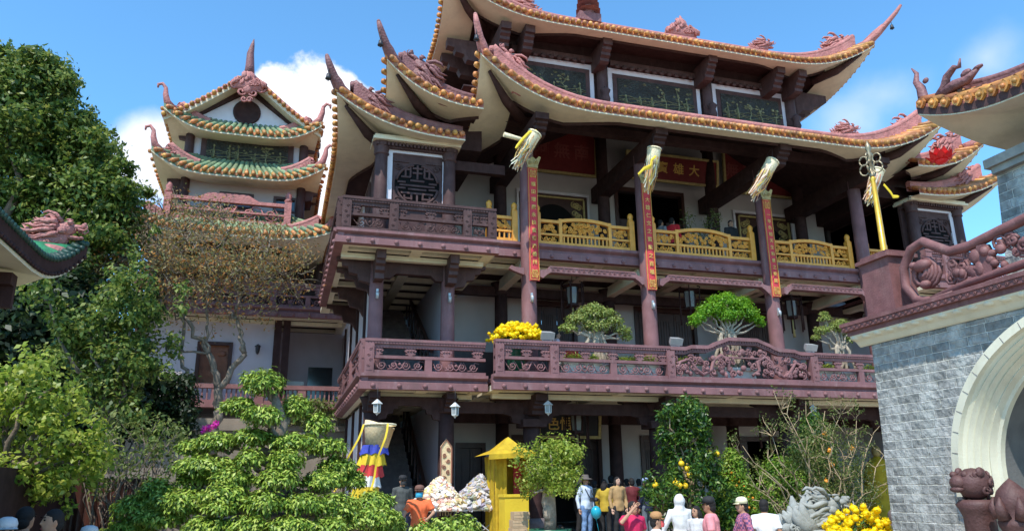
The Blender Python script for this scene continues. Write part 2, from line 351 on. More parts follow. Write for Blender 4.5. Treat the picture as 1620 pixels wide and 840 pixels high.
def lotus_block(mb, fr, u, w0, w1, d=.07):
    h = w1-w0; N = fr.N
    out = [(-.05,0),(.05,0),(.055,.14),(.13,.2),(.14,.3),(.07,.38),(.13,.5),(.17,.68),(.12,.82),(.15,.98),(.08,.92),(0,1.0),(-.08,.92),(-.15,.98),(-.12,.82),(-.17,.68),(-.13,.5),(-.07,.38),(-.14,.3),(-.13,.2),(-.055,.14)]
    mb.prism([(x*.95, y*h) for x, y in out], fr(u, w0, -d/2), fr.U, fr.W, N*d)
    for a in (-.07, 0, .07): mb.ball(fr(u+a, w0+h*.68, d/2), (.035, .035, h*.13), 5, 4)
def balustrade(parent, P0, P1, z0, ztop, cuts, mats, dragon=None, name='balustrade', N=None, lots=1.0):
    """stone balustrade from P0 to P1 (xy); cuts = post positions along it (m from P0); dragon=(a,b) bay carved high"""
    P0 = V((*P0, z0)); P1 = V((*P1, z0)); d = P1-P0; L = d.length; fr = Frame(P0, d, (0,0,1), N)
    H = ztop-z0; carve = MB(); U, W, n = fr.U, fr.W, fr.N
    def bx(mb, u0, u1, w0, w1, t, n0=0): mb.obox(fr((u0+u1)/2, (w0+w1)/2, n0), U*(u1-u0)/2, n*t/2, W*(w1-w0)/2)
    segs = [(0, L)] if not dragon else [(0, dragon[0]), (dragon[1], L)]
    rail_o = None
    for a, b in segs:
        if b-a < .05: continue
        rail = MB()
        bx(rail, a, b, H-.07, H, .23); bx(rail, a, b, H-.125, H-.07, .17)
        k = int((b-a)/.075)
        for i in range(k): 
            u = a+(i+.5)*(b-a)/k; rail.obox(fr(u, H-.1, .088), U*.024, n*.012, W*.026)
        bx(rail, a, b, 0, .09, .17); bx(rail, a, b, .44*H, .44*H+.075, .13); bx(rail, a, b, H-.22, H-.125, .1)
        if rail_o is None: rail_o = rail.build(name, mats[0], parent)
        else: rail.build('rail', mats[0], rail_o)
    for c in cuts:
        p = MB(); p.obox(fr(c, (H-.125)/2, 0), U*.115, n*.115, W*(H-.125)/2)
        p.obox(fr(c, (H-.12)/2, .117), U*.075, n*.006, W*(H-.26)/2)
        for q in range(4): spiral(p, fr, c+(.025 if q % 2 else -.025), .2+q*(H-.45)/3.2, .045, 1.2, 1 if q % 2 else -1, 0, .011, .126, 1, 8, 4)
        p.build('post', mats[0], rail_o)
    ends = sorted(set([0.0, L] + list(cuts)))
    for a, b in zip(ends[:-1], ends[1:]):
        if b-a < .35: continue
        a2, b2 = a+.115, b-.115
        if dragon and a >= dragon[0]-.05 and b <= dragon[1]+.05: continue
        k = max(1, int(round((b2-a2)/.8*lots)))
        w = .44*H
        for i in range(k+1):
            u = a2+(b2-a2)*i/k
            if k == 1 and i in (0, 1): u += .1 if i == 0 else -.1
            lotus_block(carve, fr, min(max(u, a2+.09), b2-.09), w+.075, H-.22)
        if b2-a2 > 2.2:
            m = (a2+b2)/2; bx(carve, m-.09, m+.09, .09, w, .12)
            scroll_band(carve, fr, a2+.05, m-.12, .1, w-.01); scroll_band(carve, fr, m+.12, b2-.05, .1, w-.01)
        else: scroll_band(carve, fr, a2+.05, b2-.05, .1, w-.01)
    if dragon:
        a, b = dragon; m = (a+b)/2; hw = (b-a)/2
        prof = [(-1,0),(-.8,0),(-.72,.06),(-.5,.07),(-.43,.12),(-.36,.2),(-.28,.26),(-.2,.33),(.2,.33),(.28,.26),(.36,.2),(.43,.12),(.5,.07),(.72,.06),(.8,0),(1,0)]
        up = [(m+x*hw, H+y) for x, y in prof]; lo = [(u, w-.1) for u, w in up]; lo2 = [(u, w-.2) for u, w in up]
        rl = MB(); rl.prism(up + lo[::-1], fr(0,0,-.12), U, W, n*.24); rl.prism([(u, w-.002) for u, w in lo] + lo2[::-1], fr(0,0,-.06), U, W, n*.12)
        bx(rl, a, b, 0, .09, .17)
        k = int((b-a)/.08)
        for i in range(k):
            u = a+(i+.5)*(b-a)/k; y = np.interp(u, [q[0] for q in up], [q[1] for q in up]); rl.obox(fr(u, y-.13, .07), U*.024, n*.02, W*.026)
        rl.build('dragon_rail', mats[0], rail_o)
        rd = random.Random(5)
        for sgn in (-1, 1):
            # winding dragon bodies mirrored about the centre
            body = [(1.0*sgn*hw*.92,.18),(sgn*hw*.86,.5),(sgn*hw*.74,.6),(sgn*hw*.66,.3),(sgn*hw*.56,.14),(sgn*hw*.44,.3),(sgn*hw*.4,.6),(sgn*hw*.3,.75),(sgn*hw*.2,.6),(sgn*hw*.22,.32),(sgn*hw*.12,.16)]
            carve.tube([fr(m+x, y*H+.04, .02*math.sin(i)) for i, (x, y) in enumerate(body)], [.03,.045,.05,.055,.055,.06,.06,.06,.055,.05,.04], 7)
            for i in range(40):
                u = m+sgn*hw*rd.uniform(.04,.95); lim = np.interp(u, [q[0] for q in up], [q[1] for q in up])-.28
                spiral(carve, fr, u, rd.uniform(.2, lim), rd.uniform(.06,.13), 1.4, rd.choice((-1,1)), rd.uniform(0,6), .026, rd.uniform(-.03,.05))
            for i in range(26):
                u = m+sgn*hw*rd.uniform(.04,.9); lim = np.interp(u, [q[0] for q in up], [q[1] for q in up])-.3
                carve.ball(fr(u, rd.uniform(.15, lim), rd.uniform(-.02,.03)), (rd.uniform(.04,.1), .05, rd.uniform(.04,.09)), 6, 5)
        bx(carve, m-.62, m+.62, .72*H, .72*H+.04, .12)
        for i in range(9): spiral(carve, fr, m-.55+i*.137, .9*H, .075, 1.3, 1 if i % 2 else -1, 0, .024)
        carve.ball(fr(m, .93*H), (.1,.06,.1), 8, 6); carve.ball(fr(m, .42*H), (.09,.08,.09), 8, 6)
    carve.build('carving', mats[0], rail_o)
    return rail_o
def dragon_head(seed=1):
    """open-mouthed dragon rising out of its swept mane, facing +X, about 1.9 long and 1 high, base at z=0"""
    mb = MB(); rd = random.Random(seed)
    mb.ball((-.35,0,.12), (.75,.14,.2), 10, 7); mb.ball((.05,0,.3), (.4,.17,.27), 10, 7); mb.ball((.3,0,.58), (.27,.18,.21), 10, 7)
    mb.ball((.58,0,.66), (.22,.13,.09), 9, 6); mb.ball((.76,0,.72), (.09,.12,.09), 8, 6); mb.ball((.52,0,.36), (.24,.11,.06), 8, 5); mb.ball((.73,0,.38), (.06,.09,.05), 7, 5)
    for s in (-1, 1):
        mb.ball((.42,s*.15,.75), (.075,.06,.07), 8, 6); mb.ball((.4,s*.13,.83), (.1,.05,.03), 7, 5); mb.ball((.25,s*.17,.5), (.13,.06,.1), 7, 5); mb.ball((.78,s*.08,.76), .05, 6, 5)
        mb.tube([(.22,s*.1,.76),(.05,s*.14,.95),(-.14,s*.16,1.0),(-.26,s*.16,.94)], [.06,.055,.04,.015], 6)
        mb.tube([(.62,s*.11,.6),(.78,s*.15,.55),(.86,s*.16,.63),(.84,s*.16,.7)], [.03,.026,.02,.01], 5)
        for i in range(5): mb.tube([(.4+.08*i,s*.08,.6),(.41+.08*i,s*.09,.52)], [.026,.006], 5)
        for i in range(17):          # mane: long wavy locks streaming back from the cheeks
            a = i/16; x0 = .22-.2*rd.random(); z0 = .18+.6*a; L = rd.uniform(.5,.95)*(1-.25*a); ph = rd.uniform(0,6); up_ = .18*(a-.35)+rd.uniform(-.06,.1); r = rd.uniform(.035,.06)
            pts = [(x0-L*t, s*(.16+.05*math.sin(2.5*t+ph)-.03*a), max(.03, z0+up_*t*1.4-.25*z0*t+.075*math.sin(6.5*t+ph)*t)) for t in (0,.2,.4,.6,.8,1)]
            mb.tube(pts, [r,r*1.15,r*1.1,r*.95,r*.7,r*.15], 6)
        for i in range(5): spiral(mb, Frame((-.05-.2*i,s*.15,.14),(1,0,0),(0,0,1),(0,-s,0)), 0, 0, .1, 1.4, 1, i, .035, 0, 1, 9, 5)
    for i in range(7):
        x0 = .1-.15*i; z0 = .76-.085*i; mb.tube([(x0,0,z0-.12),(x0-.06,0,z0+.06),(x0-.2,0,z0+.17)], [.08,.065,.012], 6)
    return mb
def crest(seed=2):
    """flame-shaped ridge ornament, 1.5 wide, .8 high, base z=0"""
    mb = MB(); rd = random.Random(seed)
    mb.ball((0,0,.15), (.7,.16,.3), 10, 6); mb.ball((0,0,.45), (.28,.17,.3), 9, 6)
    for i in range(26):
        x = rd.uniform(-.68,.68); h = .72*(1-abs(x)/.85)+.02; z0 = rd.uniform(.02, max(.05, h-.2)); s = 1 if rd.random() < .5 else -1
        mb.tube([(x,s*.1,z0),(x*.93+.04,s*.15,z0+.12),(x*.85,s*.12,min(h+.1, z0+.26)),(x*.8-.05,s*.05,min(h+.14, z0+.33))], [.05,.065,.045,.012], 6)
    for i in range(12): spiral(mb, Frame((0,0,0),(1,0,0)), rd.uniform(-.5,.5), rd.uniform(.1,.4), .1, 1.4, 1 if i % 2 else -1, i, .03, .15 if i % 3 else -.15)
    mb.tube([(0,0,.6),(.02,0,.75),(0,0,.88)], [.1,.07,.015], 7)
    return mb
MESH = {}
def shared(name, mb, mats):
    if name not in MESH: MESH[name] = mb().mesh(name, mats)
    return MESH[name]
def place_mesh(name, me, parent, world, rz=0, scale=1, flip=False, ry=0):
    o = bpy.data.objects.new(name, me); COL.objects.link(o); o.parent = parent
    og = ORG.get(parent.name, (0,0,0)) if parent else (0,0,0)
    o.location = V(world)-V(og); o.rotation_euler = (0, ry, rz)
    o.scale = (-scale if flip else scale, scale, scale)
    return o
# ------------------------------------------------------------------ curved temple roofs
def roof_sides(sides, ze, lift, rr, depth, slope=.42, out=.28, ribs=0.0, tile_sp=.215, bandk=-1, elen=.55, soffw=None, inner_up=.0):
    """sides: dicts p0,p1 (xy eave ends), n (inward xy), c0,c1 corner flags. Returns dict of mesh builders."""
    top, soff, dark, eave, band, rib = MB(), MB(), MB(), MB(), MB(), MB()
    bands = [MB(), MB()]; xm_ = sum(q['p0'][0]+q['p1'][0] for q in sides)/(2*len(sides))
    def samp(sd, t, d):
        p0, p1, n = V((*sd['p0'],0)), V((*sd['p1'],0)), V((*sd['n'],0)); L = (p1-p0).length; u = (p1-p0)/L
        a = d if sd['c0'] else 0; b = L-(d if sd['c1'] else 0)
        s = a+(b-a)*t; dc = 9e9
        x = t*L
        if sd['c0']: dc = min(dc, x)
        if sd['c1']: dc = min(dc, L-x)
        k = max(0., 1-dc/rr); fall = max(0., 1-d/min(depth, rr*.8))**1.6
        z = ze + lift*(k**3.1)*fall
        o = out*(k**3)*fall
        p = p0+u*s + n*(d-o)
        if sd['c0'] and k > 0 and x < L/2: p -= u*o
        if sd['c1'] and k > 0 and x > L/2: p += u*o
        return V((p.x, p.y, z)), k, u, n
    for sd in sides:
        L = (V(sd['p1'])-V(sd['p0'])).length; nt = max(8, int(L/.35)); ts = [i/nt for i in range(nt+1)]
        # denser near corners
        ts = sorted(set(ts + [x for c, s in ((sd['c0'], 0), (sd['c1'], 1)) if c for x in [abs(s-q/ (L/.12)) for q in range(1, 10)]]))
        ds = [0, .25, .6, 1.0, 1.5, 2.1, 2.8] ; ds = [d for d in ds if d < depth]+[depth]
        rise = lambda d: slope*d+.035*d*d
        top.grid([[samp(sd, t, d)[0]+V((0,0,.2+rise(d))) for t in ts] for d in ds])
        inn = [0, .2, .5, .85, 1.15]
        wd = lambda t: soffw or min(1.0, .42+1.2*samp(sd, t, 0)[1]**1.3)
        soff.grid([[samp(sd, t, d*wd(t))[0]+V((0,0,.06*d)) for t in ts] for d in inn], flip=True)
        dk = [0, .25, .5, .75, 1]
        dark.grid([[samp(sd, t, 1.15*wd(t)+(depth-1.15*wd(t))*d)[0]+V((0,0,.12+.05*d+inner_up*rise(depth)*d)) for t in ts] for d in dk], flip=True)
        dark.grid([[samp(sd, t, 1.15*wd(t))[0]+V((0,0,z)) for t in ts] for z in (.12,-.03)])
        soff.grid([[samp(sd, t, 0)[0]+V((0,0,z)) for t in ts] for z in (.0,.045)])
        top.grid([[samp(sd, t, 0)[0]+V((0,0,z)) for t in ts] for z in (.045,.2)])
        # eave tiles
        m = int(L/tile_sp)
        for i in range(m+1):
            t = (i+.5)/(m+1); p, k, u, n = samp(sd, t, 0); q = samp(sd, t, elen)[0]
            a = p+V((0,0,.165))-n*.09; b = q+V((0,0,.23+rise(elen)))
            eave.tube([a, b], [.082, .074], 8); eave.ball(a, (.084, .084, .084), 7, 4)
            # drip tile between
            c = samp(sd, min(1, t+.5/(m+1)), 0)[0]-n*.02+V((0,0,.13))
            eave.prism([(-.06,.05),(.06,.05),(.055,-.03),(0,-.1),(-.055,-.03)], c, u, (0,0,1), n*.05)
        if ribs:
            m = int(L/ribs)
            for i in range(m+1):
                t = (i+.5)/(m+1); pts = [samp(sd, t, d)[0]+V((0,0,.22+rise(d))) for d in ds]
                rib.tube(pts, .085, 7)
        # ridge band set back from the eave, growing towards the corner horn
        bt = [t for t in ts if samp(sd, t, 0)[1] > bandk]
        if bandk >= 0:
            bt = ([t for t in bt if t < .5], [t for t in bt if t >= .5])
        else: bt = (bt,)
        bt = [b for b in bt if len(b) > 2]
        for side, bb in [(q, b) for q in (-1, 1) for b in bt]:
            rows = []
            for zz in (0, .5, 1):
                row = []
                for t in bb:
                    p, k, u, n = samp(sd, t, .42); h = .24+.3*k**2
                    row.append(p+n*side*.09+V((0,0,.3+zz*h)))
                rows.append(row)
            if bandk >= 0: band = bands[rows[0][len(rows[0])//2].x > xm_]
            band.grid(rows, flip=side > 0)
        for b in bt:
            tp = [samp(sd, t, .42) for t in b]
            if bandk >= 0: band = bands[tp[len(tp)//2][0].x > xm_]
            band.tube([p+V((0,0,.3+.24+.3*k**2)) for p, k, u, n in tp], [.11]*len(tp), 8)
        nk = int(L/.42) if bandk < 0 else 0
        for i in range(nk):
            p, k, u, n = samp(sd, (i+.5)/nk, .42); band.ball(p-n*.1+V((0,0,.42)), .05, 6, 4)
    return dict(bands=bands, top=top, soff=soff, dark=dark, eave=eave, band=band, rib=rib, samp=samp)
def horn(p, dirv, up=1.25, outd=.5, r=.115, second=True):
    mb = MB(); d = V((*dirv, 0)).normalized()
    pts = [p-d*.5+V((0,0,-.02)), p-d*.1+V((0,0,.12)), p+d*outd*.28+V((0,0,.12+up*.3)), p+d*outd*.58+V((0,0,.12+up*.62)), p+d*outd*.82+V((0,0,.12+up*.88)), p+d*outd*.98+V((0,0,.12+up*1.1))]
    mb.tube(pts, [r*1.7, r*1.5, r*1.15, r*.9, r*.75, r*.5], 8); mb.ball(pts[-1], (r*.5,)*3, 7, 5)
    if second:
        pts2 = [pts[1]-d*.14, pts[2]-d*.16+V((0,0,.03)), pts[3]-d*.2-V((0,0,.06))]
        mb.tube(pts2, [r, r*.8, r*.35], 7)
    return mb, pts
def bell(p):
    mb = MB(); mb.tube([p, p-V((0,0,.16))], .012, 4)
    mb.lathe([(.02,0),(.05,-.02),(.06,-.1),(.085,-.17),(.0,-.17)], p-V((0,0,.16)), 8); mb.ball(p-V((0,0,.36)), .03, 5, 4); return mb
def make_roof(parent, name, sides, ze, lift, rr, depth, tops, horns=(), dragons=(), crests=(), slope=.42, ribs=0, out=.28, bandmat='rose', eavemat='tile_gold', horn_up=1.2, horn_out=.5, label=None, topmat='tile_rust', ribmat=None, dscale=.72, tile_sp=.215, bandk=-1, elen=.55, soffw=None, inner_up=0):
    P = roof_sides(sides, ze, lift, rr, depth, slope, out, ribs, tile_sp, bandk, elen, soffw, inner_up)
    ro = P['top'].build(name, M[topmat], parent)
    if label: ro['label'] = label
    P['soff'].build('soffit', M['beige'], ro); P['dark'].build('soffit_boards', M['purple_wood'], ro)
    P['eave'].build('eave_tiles', M[eavemat], ro); [q.build('ridge_band', M[bandmat], ro) for q in (P['bands'] if bandk >= 0 else [P['band']])]
    if ribs: P['rib'].build('tile_ribs', M[ribmat or eavemat], ro)
    for (c, d) in horns:
        h, pts = horn(V(c), d, horn_up, horn_out); h.build('horn', M[bandmat], ro)
        bell(pts[3]+V((d[0],d[1],0)).normalized()*.1).build('wind_bell', M['iron'], ro)
        # dark hip beam under the corner
        e = V(c)-V((d[0],d[1],0)).normalized()*.35-V((0,0,.28)); f = e-V((d[0],d[1],0)).normalized()*1.9-V((0,0,min(lift,1.0)*.62))
        hb = MB(); hb.tube([e+V((0,0,.03)), (e+f)/2-V((0,0,.12)), f], [.05,.15,.17], 6); hb.build('hip_beam', M['purple_wood'], ro)
    for dd_ in dragons: place_mesh('dragon_ornament', shared('dragon_'+bandmat, dragon_head, M[bandmat]), ro, dd_[0], dd_[1], dd_[2], ry=dd_[3] if len(dd_) > 3 else 0)
    for (w, rz, s) in crests: place_mesh('ridge_crest', shared('crest_'+bandmat, crest, M[bandmat]), ro, w, rz, s)
    return ro, P

# ------------------------------------------------------------------ the temple
XC = 12.4
T = empty('temple', (XC, 24, GZ), 'big purple brown temple hall with three galleries and swept up tile roofs', 'temple')
COLX = [6.5, 10.25, 14.55, 18.3]; WINGX = [2.2, 4.15, 20.65, 22.6]
def wall_open(mb, x0, x1, z0, z1, y, th, ops):
    """wall in XZ facing -Y with openings (x0,x1,z0,z1)"""
    ops = sorted(ops); x = x0
    for a, b, c, d in ops:
        if a > x: mb.box(x, a, y, y+th, z0, z1)
        if c > z0: mb.box(a, b, y, y+th, z0, c)
        if d < z1: mb.box(a, b, y, y+th, d, z1)
        x = b
    if x < x1: mb.box(x, x1, y, y+th, z0, z1)
WY = 23.5
# platform and floors
pm = MB(); pm.box(1.7, 23.1, 18.9, 34, GZ-.1, PZ); pm.build('plinth', M['paving'], T)
w0 = MB(); D0 = [(5.2,6.15,PZ,3.0),(7.0,10.05,PZ,3.25),(11.45,13.35,PZ,3.25),(14.75,17.8,PZ,3.25)]
wall_open(w0, 4.3, 20.5, PZ, 4.0, WY, .3, D0); w0.build('wall', M['wall_pale'], T)
w1 = MB(); D1 = [(7.45,9.35,4.4,7.65),(11.5,13.9,4.4,7.65),(15.3,17.4,4.4,7.65)]
wall_open(w1, 4.3, 20.5, 4.4, 8.3, WY, .3, D1); w1.build('wall', M['wall_pale'], T)
w2 = MB(); D2 = [(11.0,13.8,8.5,12.1)]
wall_open(w2, 4.9, 19.9, 8.5, 14.6, WY, .3, D2); w2.build('wall', M['wall_pale'], T)
for (a, b, c, d) in D0+D1+D2:
    big = d > 10
    fr_ = MB()
    for x in (a, b-.12): fr_.box(x, x+.12, WY-.06, WY+.2, c, d)
    fr_.box(a+.12, b-.12, WY-.06, WY+.2, d-.16, d)
    dr = fr_.build('doorway', M['brown_door'], T)
    lf = MB(); k = max(2, int((b-a)/.62)); wd = (b-a-.24)/k
    zt = d-.16 if not big else 10.9
    for i in range(k):
        lf = MB()
        if (not big and i in (k//2, k//2-1) and k > 3): continue       # leaves folded open in the middle
        if big and 1 <= i < k-1: continue
        x = a+.12+i*wd
        lf.box(x+.01, x+wd-.01, WY+.06, WY+.1, c, zt)
        lf.box(x+.08, x+wd-.08, WY+.045, WY+.06, c+.15, c+1.0); 
        for q in range(5): lf.box(x+.1+q*(wd-.2)/5, x+.13+q*(wd-.2)/5, WY+.04, WY+.06, c+1.15, zt-.3)
        lf.box(x+.08, x+wd-.08, WY+.045, WY+.06, zt-.25, zt-.08)
        lf.build('door_leaf', M['brown_door'], dr)
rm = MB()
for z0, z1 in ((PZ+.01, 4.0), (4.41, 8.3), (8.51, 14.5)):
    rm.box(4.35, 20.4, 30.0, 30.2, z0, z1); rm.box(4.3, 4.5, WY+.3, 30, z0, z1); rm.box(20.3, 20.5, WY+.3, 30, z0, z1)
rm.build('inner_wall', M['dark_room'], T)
# dado on gallery wall
for a, b in ((4.6,7.4),(9.4,11.45),(13.95,15.25),(17.45,20.2)):
    dd = MB(); dd.box(a, b, WY-.03, WY, 4.42, 5.85); dd.build('dado', M['brown_door'], T)
# cornices
for z in (3.86, 8.1):
    cn = MB(); cn.box(4.3, 20.5, WY-.08, WY, z, z+.1); cn.build('cornice', M['white_trim'], T)

# side walls, wings ---------------------------------------------------------------------------------
for s, xw in ((1, 2.2), (-1, 22.6)):
    sw = MB()
    for z0, z1 in ((PZ, 3.98), (4.42, 7.63), (8.02, 11.2)):
        a, b = sorted((xw, xw+s*.2)); sw.box(a, b, 20.05, 34, z0, z1)
        a, b = sorted((xw+s*1.95, xw+s*2.15)); sw.box(a, b, 20.3, 30 , z0, z1)
        a, b = sorted((xw+s*.2, xw+s*1.95)); sw.box(a, b, 29.8, 30, z0, z1)
    sw.build('wing_wall', M['wall_lav'], T)
    for y in (22.3, 24.6, 27, 29.5):
        for z0, z1 in ((PZ, 3.97), (4.43, 7.62)):
            p = MB(); a, b = sorted((xw-s*.07, xw+s*.1)); p.box(a, b, y, y+.22, z0, z1); p.build('pilaster', M['purple_wood'], T)
    # stairs inside the wing, one flight per storey
    for z0, z1 in ((PZ, 4.4), (4.4, 8.0)):
        st = MB(); n = 20
        for i in range(n):
            a, b = sorted((xw+s*.25, xw+s*1.6)); st.box(a, b, 20.9+i*.3, 20.9+(i+1)*.3+.02, z0+.005, z0+(i+1)*(z1-z0)/n)
        so = st.build('stair', M['stone_dark'], T)
        h = MB(); h.bar((xw+s*1.72, 20.9, z0+.95), (xw+s*1.72, 26.9, z1+.9), .09, .1)
        for i in range(0, n, 2): h.bar((xw+s*1.72, 20.95+i*.3, z0+i*(z1-z0)/n), (xw+s*1.72, 20.95+i*.3, z0+.95+i*(z1-z0)/n), .05, .05, (0,1,0))
        h.build('handrail', M['brown_door'], so)
    tr = MB(); x = xw+s*1.93; tr.box(min(x, x+s*.1), max(x, x+s*.1), 20.12, 20.27, PZ, 3.2); tr.build('white_pilaster', M['white_trim'], T)

# columns ---------------------------------------------------------------------------------------------
def column(name, x, y, z0, z1, r, m, plinth=True, cap=True):
    c = MB(); c.lathe([(r*1.02,z0),(r,z0+.4),(r*.96,(z0+z1)/2),(r*.9,z1)], (x,y,0), 20)
    o = c.build(name, M[m], T)
    if plinth:
        b = MB(); b.lathe([(r*1.75,z0),(r*1.75,z0+.12),(r*1.4,z0+.2),(r*1.62,z0+.32),(r*1.5,z0+.48),(r*1.12,z0+.58)], (x,y,0), 16)
        b.build('column_base', M['stone_dark'], o)
    if cap:
        b = MB(); b.lathe([(r*.95,z1-.42),(r*1.15,z1-.38),(r*1.02,z1-.3),(r*1.25,z1-.12),(r*1.5,z1-.02)], (x,y,0), 16); b.build('capital', M[m], o)
    return o
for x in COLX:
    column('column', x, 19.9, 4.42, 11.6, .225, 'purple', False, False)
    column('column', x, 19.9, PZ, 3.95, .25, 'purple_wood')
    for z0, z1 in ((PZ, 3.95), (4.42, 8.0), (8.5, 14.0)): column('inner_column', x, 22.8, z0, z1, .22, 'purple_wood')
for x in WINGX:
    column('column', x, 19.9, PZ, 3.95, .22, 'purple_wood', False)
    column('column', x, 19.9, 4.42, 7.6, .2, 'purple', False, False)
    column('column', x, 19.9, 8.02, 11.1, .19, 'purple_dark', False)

# bracket helper: carved cantilever arm
def bracket(mb, x, y0, y1, zt, h, w, steps=3):
    """arm along Y from y0 (outer tip) to y1, top at zt, stepped soffit at the outer end"""
    L = y1-y0; poly = [(0,0),(0,-h*.35)]
    for i in range(steps): poly += [(.12+i*.12, -h*(.35+.22*i)), (.12+i*.12, -h*(.5+.22*i) if i < steps-1 else -h)]
    poly += [(L,-h),(L,0)]
    mb.prism(poly, (x-w/2, y0, zt), (0,1,0), (0,0,1), (w,0,0))
def side_bracket(mb, x, y, zt, L, h, sgn, t=.16):
    """carved wing along X"""
    poly = [(0,0),(L,0),(L,-.08),(L*.86,-.1),(L*.84,-h*.3),(L*.68,-h*.34),(L*.64,-h*.55),(L*.42,-h*.6),(L*.36,-h*.82),(L*.12,-h*.88),(0,-h)]
    mb.prism([(u*sgn, w) for u, w in poly], (x, y-t/2, zt), (1,0,0), (0,0,1), (0,t,0))
# galleries -----------------------------------------------------------------------------------------
def fascia(name, x0, x1, y, z0, z1, knob=True, left=None, right=None, gap=.56):
    """moulded slab edge facing -Y (and returns to left/right back to given Y)"""
    mb = MB(); H = z1-z0
    def run(fr, L):
        prof = [(0,.0),(.02,.0),(.02,.16*H/.36),(-.03,.19*H/.36),(-.05,.235*H/.36),(.03,.27*H/.36),(.07,.29*H/.36),(.07,H),(-.2,H),(-.2,0)]
        mb.add([fr(0, w, n) for n, w in prof]+[fr(L, w, n) for n, w in prof], [tuple(range(len(prof))), tuple(reversed(range(len(prof), 2*len(prof))))]+[(i, len(prof)+i, len(prof)+(i+1)%len(prof), (i+1)%len(prof)) for i in range(len(prof))])
        if knob:
            k = max(1, int(L/gap))
            for i in range(k): mb.ball(fr((i+.5)*L/k, .085, .02), (.062,.062,.062), 10, 7)
    run(Frame((x0,y,z0),(1,0,0),(0,0,1),(0,-1,0)), x1-x0)
    if left is not None: run(Frame((x0+.001,y,z0+.002),(0,1,0),(0,0,1),(-1,0,0)), left-y)
    if right is not None: run(Frame((x1-.001,y,z0+.002),(0,1,0),(0,0,1),(1,0,0)), right-y)
    return mb
def coffer(x0, x1, y0, y1, z, nx, ny):
    """beige ribs under a slab with dark wood boards between"""
    rb, bd = MB(), MB()
    bd.box(x0+.12, x1-.12, y0+.12, y1, z+.16, z+.24)
    rb.box(x0, x1, y0+.02, y0+.3, z, z+.15); rb.box(x0+.15, x1-.15, y0+.82, y0+1.0, z-.13, z+.0)
    for i in range(ny+1):
        y = y0+.6+(y1-y0-.8)*i/ny if ny else y0+.6; rb.box(x0+.3, x1-.3, y, y+.16, z+.02, z+.15)
    for i in range(nx+1):
        x = x0+(x1-x0-.3)*i/nx; rb.box(x, x+.3, y0+.305, y1, z+.004, z+.149)
    return rb, bd
def gallery(name, x0, x1, y0, y1, z0, z1, nx, ny, left=None, right=None, label=None):
    f = fascia(name, x0, x1, y0, z0, z1, True, left, right)
    f.box(x0+.15, x1-.15, y0+.15, y1, z1-.12, z1-.005)
    o = f.build(name, M['purple'], T)
    rb, bd = coffer(x0+.06, x1-.06, y0+.05, y1, z0+.005, nx, ny); rb.build('soffit_ribs', M['beige'], o); bd.build('soffit_boards', M['purple_wood'], o)
    return o
g1c = gallery('gallery', 5.05, 19.75, 18.5, WY, 4.03, 4.42, 4, 3)
g1l = gallery('gallery', 1.78, 5.04, 19.0, 30, 4.03, 4.42, 2, 8, left=27)
g1r = gallery('gallery', 19.76, 23.0, 19.0, 30, 4.03, 4.42, 2, 8, right=27)
g2l = gallery('gallery', 1.0, 5.26, 18.6, 27, 7.63, 8.0, 2, 8, left=26)
g2r = gallery('gallery', 19.54, 23.8, 18.6, 27, 7.63, 8.0, 2, 8, right=26)
g2c = gallery('gallery', 5.28, 19.52, 20.05, WY, 8.05, 8.5, 4, 2)
N_ = (0,-1,0)
balustrade(g1c, (5.12,18.62), (19.68,18.62), 4.42, 5.32, [.115, 1.6, 4.98, 9.62, 12.9, 14.44], (M['purple'],), (4.98, 9.62), N=N_)
balustrade(g1l, (1.88,19.12), (5.0,19.12), 4.42, 5.3, [.115], (M['purple'],), N=N_)
balustrade(g1l, (1.88,27), (1.88,19.12), 4.42, 5.3, [2.5,5,7.75], (M['purple'],), N=(-1,0,0))
balustrade(g1r, (19.8,19.12), (22.9,19.12), 4.42, 5.3, [3.0], (M['purple'],), N=N_)
balustrade(g2l, (1.12,18.72), (5.2,18.72), 8.0, 8.9, [.115, 1.32, 3.28, 3.97], (M['purple_dark'],), N=N_)
balustrade(g2l, (1.12,26), (1.12,18.72), 8.0, 8.9, [2.3,4.6,7.15], (M['purple_dark'],), N=(-1,0,0))
balustrade(g2r, (19.6,18.72), (23.68,18.72), 8.0, 8.9, [.115, .8, 2.76, 3.96], (M['purple'],), N=N_)
# capitals and carved arms under galleries
for x in COLX:
    b = MB(); bracket(b, x, 18.95, 20.6, 4.0, .5, .34); 
    for sgn in (-1, 1): side_bracket(b, x+sgn*.2, 19.9, 3.98, .95, .8, sgn)
    b.box(x-.33, x+.33, 19.57, 20.23, 3.2, 3.4); b.build('bracket', M['purple_wood'], T)
    b = MB(); b.box(x-.13, x+.13, 20.3, WY, 7.7, 8.02); b.build('gallery_beam', M['beige'], T)
for x in WINGX:
    b = MB(); bracket(b, x, 19.2, 20.4, 4.0, .45, .26); side_bracket(b, x+(.15 if x in (2.2,20.65) else -.15), 19.9, 3.8, .6, .5, 1 if x in (2.2,20.65) else -1); b.build('bracket', M['purple_wood'], T)
    b = MB(); bracket(b, x, 18.95, 20.3, 7.64, .7, .24)
    outer = x in (2.2, 22.6); sg = -1 if x in (2.2, 20.65) else 1
    side_bracket(b, x+sg*.12, 19.95, 7.62, .95, .75, sg, .2); b.build('bracket', M['purple_dark'], T)
